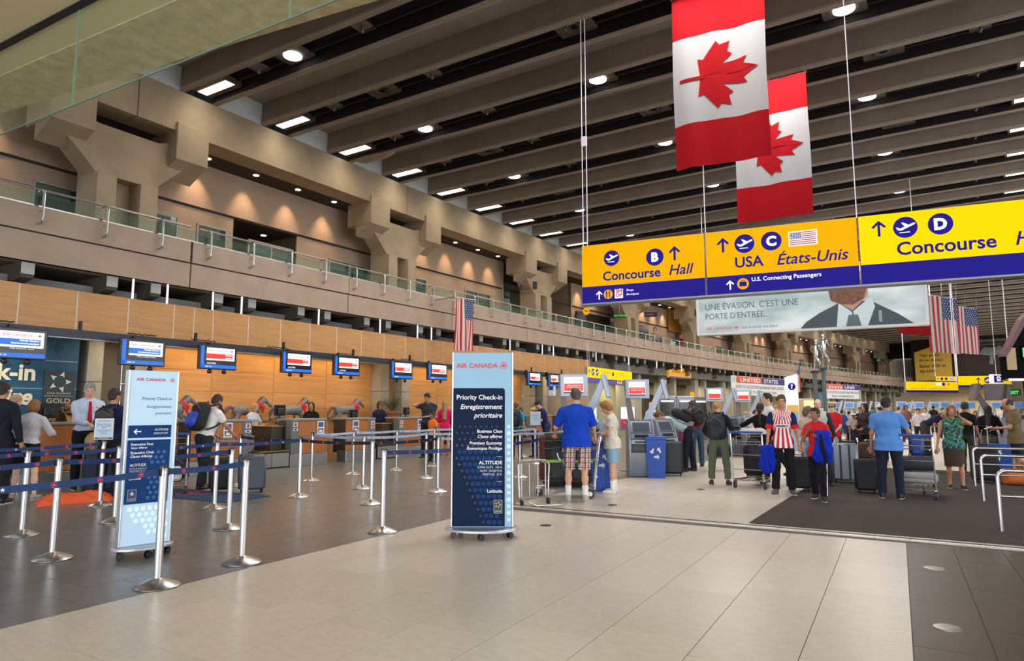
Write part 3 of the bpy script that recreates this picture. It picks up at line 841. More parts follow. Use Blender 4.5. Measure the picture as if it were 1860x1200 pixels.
def screen(label, kind, W=.88, Hs=.53, loc=None):
    """hanging information screen; local origin at its centre bottom, facing -Y"""
    t = thing('information_screen', label, 'screen', (0, 0, 0), 0, 'screens hanging over the check-in desks')
    q = MB(); q.box(-W / 2, W / 2, 0, .09, 0, Hs, .01); q.obj('casing', M_dark, t)
    q = MB(); q.box(-W / 2 + .02, W / 2 - .02, -.004, 0, .02, Hs - .02); pnl = q.obj('display', M_scr_blk, t)
    x0 = -W / 2 + .03
    flat(pnl, [rect(x0, x0 + .075, .03, Hs - .03), rect(x0, W / 2 - .03, .03, .10)], M_scr_blue, -.006)
    flat(pnl, [rect(x0 + .13, W / 2 - .06, .20, Hs - .06)], M_scr_white, -.006)
    flat(pnl, [rect(x0 + .13, W / 2 - .11, .235, .345)], M_scr_red if kind != 'priority' else M_scr_blue, -.008)
    text(pnl, 'AIR CANADA', x0 + .17, .385, M_ac, w=.44, h=.05, y=-.009)
    shape(pnl, LEAF, W / 2 - .13, .41, .03, M_ac, -.009)
    if kind == 'priority':
        text(pnl, 'Priority Check-in', W / 2 - .13, .295, M_wt_e, w=.30, y=-.011, italic=True, bold=.02, align='R'); text(pnl, 'Enregistrement prioritaire', W / 2 - .13, .248, M_wt_e, w=.42, y=-.011, italic=True, bold=.02, align='R')
        text(pnl, 'STAR ALLIANCE | GOLD', W / 2 - .2, .165, M_wt_e, w=.36, h=.022, y=-.009, align='R')
    elif kind == 'ticket':
        text(pnl, 'Ticketing', W / 2 - .13, .295, M_wt_e, w=.15, y=-.011, bold=.02, align='R'); text(pnl, 'Billetterie', W / 2 - .13, .245, M_wt_e, w=.15, y=-.011, bold=.02, align='R')
        text(pnl, 'BILLETTERIE', x0 + .15, .12, M_wt_e, w=.2, h=.03, y=-.009)
    else:
        text(pnl, '1', x0 + .17, .25, M_wt_e, h=.07, y=-.011, bold=.02); text(pnl, 'Check-in', W / 2 - .13, .295, M_wt_e, w=.22, y=-.011, bold=.02, align='R'); text(pnl, 'Enregistrement', W / 2 - .13, .248, M_wt_e, w=.26, y=-.011, bold=.02, align='R')
    text(pnl, 'JUL 14', x0 + .11, .045, M_wt_e, w=.14, h=.03, y=-.009, bold=.02)
    q = MB(); q.box(-.05, .05, .09, .42, .3, .38); q.box(-.03, .03, .36, .42, .30, .62); q.obj('mount_arm', M_black, t)
    for x in (-.17, .17):
        q = MB(); q.lathe([(.02, 0), (.045, -.02), (.05, -.06), (.035, -.085), (.01, -.09)], 12, (x, .045, 0)); q.obj('camera_dome', M_black, t, True)
    return t


for s0, s1, zb, kind, lb in ((5.03, 5.93, 2.30, 'priority', 'hanging screen with blue priority band, leftmost over the teal wall'), (7.22, 8.11, 2.30, 'priority', 'hanging screen with blue priority band above the tall white sign'),
                             (8.88, 9.81, 2.31, 'ticket', 'red banded screen, first right of the blue banded ones'), (11.08, 11.97, 2.33, 'ticket', 'red banded screen above the blond desk agent'),
                             (12.77, 13.65, 2.34, 'ticket', 'red banded screen above the dark haired agent'), (14.95, 15.85, 2.33, 'one', 'red banded screen beside the potted plant column'),
                             (16.62, 17.53, 2.36, 'one', 'red banded screen just left of the tall blue sign'), (22.45, 23.38, 2.36, 'one', 'red banded screen just right of the tall blue sign'), (23.97, 24.98, 2.35, 'one', 'dark backed screen left of the kiosk displays')):
    t = screen(lb, kind); t.matrix_world = hframe((s0 + s1) / 2, -.62, zb) @ Matrix.Rotation(math.radians(-4), 4, 'Z')

# --- teal priority wall
M_teal = mat('teal_blue_wall', '12506e', .5, noise=(1.2, .25)); M_teald = mat('dark_teal_print', '0f3a50', .5)
tw = thing('priority_wall', 'teal blue priority check-in wall behind the leftmost desks', 'sign wall'); tw.matrix_world = hframe(7.74, 1.95, 0)
for z0, z1 in ((0, .9), (.905, 1.88), (1.885, 2.47), (2.475, 3.1)):
    q = MB(); q.box(-4.2, 0, 0, .2, z0, z1, .004); q.obj('wall_panel', M_teal, tw)
    q = MB(); q.box(-4.2, 0, -.004, 0, z1 - .008, z1 + .004); q.obj('panel_joint', mat('pale_line', 'a8bcc4', .5), tw)
dia = lambda x, z, s: [(x, z + s), (x - s * .35, z + s * .25), (x - s, z), (x - s * .35, z - s * .25), (x, z - s), (x + s * .35, z - s * .25), (x + s, z), (x + s * .35, z + s * .25)][::-1]
for x, z, s in ((-.45, 2.75, .17), (-.75, 2.2, .14), (-1.35, 2.35, .13), (-1.0, 1.65, .12), (-2.0, 2.75, .12)):
    shape(tw, [(a - x, c - z) for a, c in dia(x, z, s)], x, z, 1, M_teald, -.004, name='diamond_print')
M_cream_l = mat('cream_letters', 'e9e4c8', .5)
text(tw, 'Priority Check-in', -.83, 1.93, M_cream_l, w=3.2, y=-.02, bold=.03, align='R')
text(tw, 'prioritaire', -.85, 1.44, M_cream_l, w=1.9, y=-.02, bold=.03, italic=True, align='R')
q = MB(); q.box(-.66, -.06, -.03, 0, 1.53, 2.27); gp = q.obj('gold_panel', mat('charcoal_sign', '2b3338', .5), tw)
M_silv = mat('silver_print', 'c8cccb', .4); M_gold = mat('pale_gold_print', 'd8cf9a', .5)
for k in range(5):
    a = 2 * PI * k / 5 + .3; cx_, cz_ = -.36 + .155 * math.sin(a), 2.03 + .155 * math.cos(a)
    shape(gp, [(0, 1.1), (-.7, -.6), (.1, -.35), (.75, -.6)], cx_, cz_, .072, M_silv, -.034, rot=-a)
text(gp, 'STAR ALLIANCE', -.36, 1.77, M_silv, w=.46, h=.035, y=-.034, align='C'); text(gp, 'GOLD', -.36, 1.58, M_gold, w=.46, h=.10, y=-.034, align='C')
flat(gp, [rect(-.64, -.08, 1.725, 1.732)], M_silv, -.034)

# --- desks
M_paper = mat('paper_white', 'eceef0', .6)


def desk(s0, s1, lb, post=None, poster=None, name='check_in_desk'):
    L_ = s1 - s0; t = thing(name, lb, 'desk', (0, 0, 0), 0, 'check-in desks'); t.matrix_world = hframe(s0, .08)
    q = MB(); q.box(0, L_, -.03, .55, 1.16, 1.21, .008); q.obj('counter_top', M_greyt, t)
    q = MB(); q.box(.02, L_ - .02, .03, .5, .25, 1.16); q.obj('desk_body', mat('dark_bronze_side', '4a4034', .5), t)
    q = MB(); q.box(-.02, L_ + .02, -.05, .3, 0, .30, .006); q.obj('kick_plate', M_stnl, t)
    q = MB(); q.box(0, L_, -.012, .03, .70, .745); q.obj('bumper_rail', M_alu, t)
    edges = [0, L_]
    if post == 'R': edges[1] = L_ - .24
    if post == 'L': edges[0] = .24
    n = max(1, int(round((edges[1] - edges[0]) / .55)))
    for i in range(n):
        a = edges[0] + (edges[1] - edges[0]) * i / n; b2 = edges[0] + (edges[1] - edges[0]) * (i + 1) / n
        for z0, z1 in ((.31, .70), (.75, 1.155)):
            q = MB(); q.box(a + .012, b2 - .012, 0, .03, z0, z1, .003); q.obj('wood_panel', M_woodr, t)
        q = MB(); q.box(b2 - .014, b2 + .014, -.01, .03, .3, 1.16); q.obj('frame_strip', M_greyt, t)
    if post:
        a = edges[1] if post == 'R' else 0
        q = MB(); q.box(a, a + .24, -.03, .2, .0, 1.16, .008); ps = q.obj('service_post', mat('grey_service_post', '6e7478', .4), t)
        for k, (dx, dz, ww, hh, m_) in enumerate(((.12, 1.0, .13, .11, M_paper), (.12, .90, .15, .06, M_paper))):
            flat(ps, [rect(a + dx - ww / 2, a + dx + ww / 2, dz, dz + hh)], m_, -.034, 'card')
        flat(ps, [rect(a + .085, a + .155, 1.015, 1.095)], M_red, -.037, 'card_print'); flat(ps, [rect(a + .08, a + .16, .915, .945)], M_black, -.037, 'card_print')
    if poster is not None:
        pp = flat(t, [rect(poster, poster + .24, .80, 1.14)], M_paper, -.014, 'poster')
        flat(pp, [rect(poster + .03, poster + .21, .98, 1.11)], mat('poster_blue', '4c5f8e', .6), -.017); flat(pp, [rect(poster + .03, poster + .21, .83, .95)], mat('poster_grey', '5d6878', .6), -.017)
        shape(pp, [(-1, -.5), (1, -.5), (.4, .4), (.1, .1), (-.3, .7)], poster + .12, .885, .07, M_white, -.019)
    return t


def scale_unit(s0, s1, lb):
    L_ = s1 - s0; t = thing('baggage_scale', lb, 'baggage scale', (0, 0, 0), 0, 'baggage scales'); t.matrix_world = hframe(s0, .05)
    for i in (0, 1):
        q = MB(); q.box(L_ * i / 2 + .01, L_ * (i + 1) / 2 - .01, -.02, .02, .03, .36, .004); q.obj('steel_door', M_stnl, t)
    q = MB(); q.box(0, L_, .02, .9, 0, .40); q.obj('scale_body', mat('dark_bronze_side'), t)
    q = MB(); q.box(.03, L_ - .03, .05, 1.2, .40, .43); q.obj('belt', M_black, t)
    q = MB(); q.box(0, L_, -.02, .01, .40, .43); q.obj('brass_edge', mat('brass_edge', 'b08d3a', .4, .7), t)
    return t


desk(4.2, 5.35, 'wood fronted desk partly cut by the left frame edge'); desk(5.95, 6.95, 'check-in desk with grey service post behind the white blouse woman', 'L')
desk(7.45, 8.75, 'check-in desk half hidden behind the tall white sign', 'R')
desk(9.25, 10.82, 'check-in desk in front of the backpack man', 'R', .8)
scale_unit(10.88, 11.95, 'steel fronted baggage scale left of the blond agent')
desk(12.0, 13.2, 'check-in desk between the blond and dark haired agents', 'L', .86)
desk(13.9, 15.05, 'check-in desk right of the dark haired agent', 'R', .25)
scale_unit(15.15, 15.95, 'steel baggage scale beside the seated agent in navy')
desk(16.05, 18.2, 'check-in desk the pink jacket girl stands at', 'L', .9); desk(18.9, 20.4, 'check-in desk directly left of the tall blue sign', 'L', .6)
desk(21.2, 23.0, 'check-in desk directly behind the tall blue sign', 'R'); desk(23.7, 25.4, 'check-in desk seen right of the tall blue sign', 'L'); desk(26.1, 28.2, 'farthest wood check-in desk before the olive wall', 'L')
# agent side pods (dark bronze) rising beside the agents
for (a, lb) in ((11.98, 'dark bronze side pod beside the blond agent'), (13.4, 'dark bronze side pod by the dark haired agent'), (16.0, 'dark bronze side pod by the seated agent')):
    t = thing('side_pod', lb, 'desk pod'); t.matrix_world = hframe(a, .35)
    q = MB(); q.box(-.35, .0, 0, .8, 0, 1.0, .01); q.obj('pod_body', mat('dark_bronze_side'), t)
    q = MB(); q.box(-.37, .02, -.02, .82, 1.0, 1.03, .008); q.obj('pod_top', mat('tan_wood_top', '9a7a4c', .4), t)
    q = MB(); q.box(-.1, .45, .1, .7, .74, .77, .008); q.obj('work_shelf', mat('tan_wood_top'), t)
# computer backs
for (s, off, z, sz_, lb) in ((11.0 - .9, .45, 1.21, .34, 'black monitor back left of the first horse legs'), (12.15, .7, 1.21, .36, 'black monitor on desk in front of the middle horse'), (15.0, .9, 1.1, .34, 'black monitor in front of the third horse'), (16.9, .5, 1.21, .3, 'black monitor beside the phone man'),
                             (6.6, .6, 1.21, .36, 'black monitor beside the saddle')):
    t = thing('desk_monitor', lb, 'monitor'); t.matrix_world = hframe(s, off, z)
    q = MB(); q.box(-sz_ / 2, sz_ / 2, 0, .04, .07, .07 + sz_ * .8, .01); q.obj('casing', M_black, t)
    q = MB(); q.box(-sz_ / 4, sz_ / 4, -.05, 0, .12, .07 + sz_ * .55, .012); q.obj('back_bulge', M_dark, t)
    q = MB(); q.lathe([(.11, 0), (.11, .012), (.03, .02), (.025, .08)], 14, (0, .03, 0)); q.obj('stand', M_black, t)
# back ledge behind the agents
q = MB(); arcbox(q, 9.4, 17.2, 1.75, 2.38, 0, 1.12); struct(q.obj('trim_5', M_wood2))
q = MB(); arcbox(q, 9.4, 17.2, 1.72, 2.38, 1.12, 1.15); struct(q.obj('trim_6', mat('tan_wood_top')))
q = MB(); arcbox(q, 3.8, 7.6, 1.5, 1.94, 0, 1.0); struct(q.obj('trim_7', M_teald))

# desk clutter
t = thing('small_parcel', 'white paper parcel on the steel scale by the blond agent', 'box'); t.matrix_world = hframe(11.15, .7, .43)
q = MB(); q.box(-.2, .25, 0, .3, 0, .36, .01); q.obj('carton', mat('grey_carton', '9a9488', .6), t); q = MB(); q.box(-.2, .25, -.004, 0, .1, .2); q.obj('label_strip', M_paper, t)
t = thing('chair_back', 'black swivel chair back by the seated agent in navy', 'chair'); t.matrix_world = hframe(15.7, 1.25, 0)
q = MB(); q.box(-.24, .24, .2, .27, .62, 1.12, .03); q.obj('backrest', M_black, t, True); q = MB(); q.box(-.24, .24, -.2, .22, .45, .52, .02); q.obj('seat', M_black, t); q = MB(); q.lathe([(.28, 0), (.27, .05), (.03, .07), (.03, .45)], 10); q.obj('pedestal', M_black, t)
# potted plant
t = thing('potted_plant', 'green palm in a terracotta pot by the concrete column', 'plant'); t.matrix_world = hframe(17.55, 1.75, 0)
q = MB(); q.lathe([(.2, .62), (.29, 1.12), (.31, 1.12), (.31, 1.2), (.27, 1.2), (.26, 1.14)], 20); q.obj('pot', mat('terracotta', '9c5a44', .7), t, True); t.location.z = .2
q = MB(); q.box(-.25, .25, -.25, .25, -.2, .62, .02); q.obj('stand', M_black, t)
random.seed(4)
for k in range(64):
    a = random.uniform(0, 2 * PI); ln = random.uniform(.3, .72); tilt = random.uniform(.15, .85); q = MB(); vs = []
    for i in range(6):
        u = i / 5; r_ = ln * u * tilt; z = 1.18 + ln * (u - .35 * tilt * u * u); wd = .02 * math.sin(PI * min(.95, u + .12)) + .003
        vs += [(math.cos(a) * r_ - math.sin(a) * wd, math.sin(a) * r_ + math.cos(a) * wd, z), (math.cos(a) * r_ + math.sin(a) * wd, math.sin(a) * r_ - math.cos(a) * wd, z)]
    q.add(vs, [(2 * i, 2 * i + 1, 2 * i + 3, 2 * i + 2) for i in range(5)]); q.obj('leaf', mat('palm_green', '5f7040', .6) if k % 3 else mat('palm_dry', '8f8150', .7), t)

# mat with emblem
t = thing('floor_mat', 'navy entrance mat with red roundel on dark tiles', 'mat', (-10.35, 7.55, 0), .05)
q = MB(); q.box(-1.15, 1.15, -.45, .45, 0, .012, .004); q.obj('mat_base', mat('navy_mat', '1d3a5f', .95), t)
q = MB(); q.lathe([(.28, .012), (.28, .0145), (.27, .0145)], 24, (-.3, 0.1, 0)); q.obj('roundel', mat('mat_red', 'b33046', .9), t)
q = MB(); q.lathe([(.235, .0145), (.235, .016), (.1, .016)], 24, (-.3, 0.1, 0)); q.obj('roundel_inner', mat('navy_mat'), t)
P = [(a * .17 - .3, b2 * .17 + .1) for a, b2 in LEAF]; q = MB(); q.add([(a, b2, .0175) for a, b2 in P], [tuple(x) for x in tri_poly(P)]); q.obj('leaf_print', mat('mat_red'), t)

# ---- stanchions and belts
M_belt = mat('navy_belt', '1b3768', .75); M_beltw = mat('pale_belt', 'a9c0d8', .75); M_beltd = mat('dark_belt', '131a30', .8)
M_emb = mat('belt_emblem_red', 'e0435a', .6); M_embw = mat('belt_star_white', 'e8ecf2', .6)
q = MB(); q.lathe([(.178, 0), (.178, .008), (.165, .018), (.06, .062), (.036, .066), (.032, .07)], 32); basem = q.mesh('base', M_steel, True)
q = MB(); q.lathe([(.179, -.0), (.179, .006)], 32); rimm = q.mesh('base_rim', M_black)
q = MB(); q.lathe([(.0315, .066), (.0315, .905), (.0315, .91)], 20); polem = q.mesh('pole', M_steel, True)
q = MB(); q.lathe([(.034, .90), (.034, .962), (.030, .968)], 20); headm = q.mesh('belt_head', M_steel_d, True)
q = MB(); q.lathe([(.036, .963), (.036, .978), (.030, .982)], 20); capm = q.mesh('cap', M_black, True)
q = MB(); q.box(-.02, .02, -.045, -.03, .895, .96); clipm = q.mesh('belt_clip', M_black)
em = MB(); o_, i_ = circle_pts(0, 0, .0215, 16), circle_pts(0, 0, .0180, 16); em.add([(a, -.001, b) for a, b in o_ + i_], [(k, (k + 1) % 16, 16 + (k + 1) % 16, 16 + k) for k in range(16)]); P = [(a * .0155, b * .0155) for a, b in LEAF]; em.add([(a, -.001, b) for a, b in P], [tuple(x) for x in tri_poly(P)]); emm = em.mesh('emblem', M_emb)
P = [(a * .018, b2 * .018) for a, b2 in STAR]; em = MB(); em.add([(a, -.001, b2) for a, b2 in P], [tuple(x)[::-1] for x in tri_poly(P)]); stm = em.mesh('star_print', M_embw)
POSTS = dict(A=(-5.39, 3.57), B=(-7.25, 3.69), C=(-5.5, 4.49), D=(-8.9, 4.18), E=(-10.6, 6.01), F=(-8.89, 5.25), G=(-8.83, 6.68), H=(-7.19, 5.65), I=(-5.41, 6.41), J=(-8.76, 8.24), K=(-10.48, 10.17), L=(-10.64, 11.56),
             M=(-8.64, 9.67), N=(-7.14, 8.18), O=(-10.49, 12.89), P=(-10.41, 14.3), Q=(-7.15, 9.94), R=(-8.78, 11.77), S=(-10.5, 15.6), T=(-7.1, 12.86), U=(-8.52, 16.27), V=(-10.15, 18.5), W=(-5.64, 11.37), X=(-10.9, 8.75), Y=(-8.6, 13.9), Z=(-7.2, 15.6))
PL = dict(A='nearest stanchion, in front of the tall white sign', B='stanchion left of the tall white sign, nearest on that side', C='stanchion just right of the nearest one, near the cream tiles', D='stanchion at far left before the bare legged woman',
          E='stanchion carrying the framed please-wait notice', F='stanchion mostly hidden behind the tall white sign', G='stanchion in front of the navy floor mat', H='stanchion between the mat stanchion and the cream tiles', I='lone stanchion at the cream tile edge left of the tall blue sign',
          J='stanchion before the steel baggage scale', K='stanchion where the pale belts begin', L='pale belt stanchion in front of the dark haired agent', M='thin stanchion behind and left of the dark belt post', N='stanchion holding two dark navy belts mid queue',
          O='pale belt stanchion left of the pink jacket girl', P='pale belt stanchion by the pink jacket girl', Q='stanchion just left of the tall blue sign', R='stanchion in front of the stroller', S='pale belt stanchion close behind the tall blue sign', T='stanchion seen right of the tall blue sign, nearer one',
          U='far stanchion right of the tall blue sign', V='farthest stanchion of the wall side row', W='stanchion beside the loaded baggage trolley', X='stanchion behind the white shirted backpack man', Y='stanchion behind the tall blue sign, middle row', Z='stanchion behind the tall blue sign, front row')
ST = {}
for k, (x, y) in POSTS.items():
    t = thing('queue_stanchion', 'brushed steel ' + PL[k], 'stanchion', (x, y, 0), 0, 'steel queue stanchions'); ST[k] = t
    link('base', basem, t); link('base_rim', rimm, t); link('pole', polem, t); link('belt_head', headm, t); link('cap', capm, t)


def belt(a, b2, m, z=.928, sag=.012, emb=True, step=.33):
    """belt from stanchion a to stanchion (or point) b, part of a"""
    P0 = Vector((*POSTS[a], z)); P1 = Vector((*(POSTS[b2] if isinstance(b2, str) else b2), z)); d = (P1 - P0); L_ = d.length; d.normalize()
    rz = math.atan2(d.y, d.x); q = MB(); n = 10; vs = []
    for i in range(n + 1):
        u = .036 + (L_ - .072) * i / n; dz = -sag * L_ * 4 * (i / n) * (1 - i / n)
        vs += [(u, -.001, dz - .025), (u, -.001, dz + .025), (u, .001, dz - .025), (u, .001, dz + .025)]
    fs = []
    for i in range(n):
        e = 4 * i; fs += [(e, e + 4, e + 5, e + 1), (e + 2, e + 3, e + 7, e + 6), (e + 1, e + 5, e + 7, e + 3), (e, e + 2, e + 6, e + 4)]
    q.add(vs, fs); bo = q.obj('belt', m, ST[a], loc=(0, 0, z), rot=(0, 0, rz))
    c = link('belt_clip', clipm, ST[a], (0, 0, 0), (0, 0, rz + PI / 2))
    if emb:
        # emblems on the side turned to the hall
        face = 1 if (Vector((d.y, -d.x)).dot(Vector((-P0.x, -P0.y))) > 0) else -1
        u = .2; k = 0
        while u < L_ - .15:
            f_ = (u - .036) / (L_ - .072); dz = -sag * L_ * 4 * f_ * (1 - f_)
            link('emblem' if k % 5 != 3 else 'star_print', emm if k % 5 != 3 else stm, bo, (u, -.0015 * face, dz), None if face > 0 else (0, 0, PI)); u += step; k += 1
    return bo


for a, b2, m in (('A', 'C', M_belt), ('A', (-5.35, 1.2), M_belt), ('B', (-7.25, 1.8), M_belt), ('B', 'H', M_belt), ('D', (-8.9, 2.2), M_belt), ('D', 'F', M_belt), ('F', 'G', M_belt), ('G', 'J', M_belt), ('E', (-10.6, 3.4), M_belt), ('H', (-7.2, 5.4), M_belt),
                 ('X', 'J', M_beltd), ('J', 'N', M_beltd), ('N', 'Q', M_beltd), ('I', 'W', M_belt), ('K', 'L', M_beltw), ('L', 'O', M_beltw), ('O', 'P', M_beltw), ('P', 'S', M_beltw), ('K', 'M', M_beltw), ('M', 'R', M_beltw), ('R', 'Y', M_beltw), ('Y', 'U', M_beltw),
                 ('Q', 'T', M_beltw), ('T', 'Z', M_beltw), ('S', 'V', M_beltw), ('U', 'V', M_beltw), ('W', (-5.9, 13.4), M_beltw)):
    belt(a, b2, m)


def notice(x, y, z, rz, lb, w_=.26, h_=.33):
    t = thing('framed_notice', lb, 'sign', (x, y, z), rz)
    q = MB(); q.box(-w_ / 2, w_ / 2, -.012, .012, 0, h_, .008); q.obj('frame', M_steel_d, t)
    q = MB(); q.box(-w_ / 2 + .012, w_ / 2 - .012, -.014, -.012, .012, h_ - .012); pl = q.obj('sheet', mat('pale_blue_sheet', 'b5cbd8', .5), t)
    text(pl, 'AIR CANADA', 0, h_ - .05, M_red, w=w_ * .6, y=-.016, align='C')
    for i, sx in enumerate(('Please wait here', 'for next available', 'agent')): text(pl, sx, 0, h_ - .10 - i * .027, M_navy, h=.019, y=-.016, align='C')
    for i, sx in enumerate(('Veuillez attendre', "qu'un agent soit", 'disponible')): text(pl, sx, 0, h_ - .19 - i * .027, M_navy, h=.019, y=-.016, align='C')
    flat(pl, [rect(-w_ / 2 + .012, w_ / 2 - .012, .012, .038)], M_black, -.0155); text(pl, 'STAR ALLIANCE', 0, .018, M_white, h=.013, y=-.0165, align='C')
    q = MB(); q.box(-.02, .02, .0, .02, -.03, .02); q.obj('bracket', M_black, t); return t


notice(-10.58, 5.99, .985, math.radians(50), 'framed please-wait-here notice on a stanchion top at left')
notice(-8.5, 16.25, .985, math.radians(40), 'framed notice on a stanchion right of the tall blue sign', .3, .4)
notice(-10.48, 15.58, .985, math.radians(40), 'framed notice on a stanchion just left of the tall blue sign', .24, .4)
t = thing('lane_sign', 'small teal upright sign tucked behind the tall blue sign', 'sign', (-6.6, 11.0, 0), math.radians(30))
q = MB(); q.box(-.18, .18, -.03, .03, .9, 1.32, .01); q.obj('panel', mat('teal_sign', '1f5f62', .5), t); q = MB(); q.box(-.02, .02, -.02, .02, 0, .9); q.box(-.2, .2, -.15, .15, 0, .02); q.obj('stand', M_steel, t)
text(t, 'next', 0, 1.12, M_white, w=.24, y=-.034, align='C'); text(t, 'suivant', 0, 1.0, M_white, w=.26, y=-.034, align='C')

# ---- rolling totem signs
M_totlt2 = mat('white_blue_light_panel', 'b4cfe2', .5, spec=.2, emit=('bfe0f6', .2)); M_totlt = mat('pale_blue_light_panel', '8fb3cb', .5, spec=.15, emit=('9fc8e0', .12)); M_totnavy = mat('deep_navy_panel', '0c1c38', .6, spec=.12, emit=('10284c', .10)); M_dotn = mat('navy_dot', '14376a', .6, spec=.12, emit=('1d4676', .10)); M_dotl = mat('light_dot', 'bcd4e4', .5, emit=('d0e8f8', .15)); M_dotl2 = mat('mid_dot', 'cfe2ee', .5, emit=('d6ecfa', .3))


def totem_base(t, rx, ry, M_=None):
    q = MB(); q.lathe([(1, 0), (1, .02), (.97, .028)], 40, (0, .0, .085), rx, ry); q.obj('base_plate', mat('silver_base', 'b9bcc4', .35, .6), t)
    for k, (x, y) in enumerate(((-rx * .75, -ry * .3), (0, -ry * .8), (rx * .75, -ry * .3), (-rx * .6, ry * .6), (rx * .6, ry * .6))):
        q = MB(); q.M = Matrix.Translation((x, y, .035)) @ Matrix.Rotation(.4 * k, 4, 'Z'); q.M = q.M @ Matrix.Rotation(PI / 2, 4, 'X')
        for zz in (-.022, .010): q.lathe([(.035, 0), (.035, .012)], 14, (0, 0, zz))
        q.M = Matrix.Translation((x, y, .035)); q.box(-.012, .012, -.012, .03, 0, .055); q.obj('caster', M_black, t)


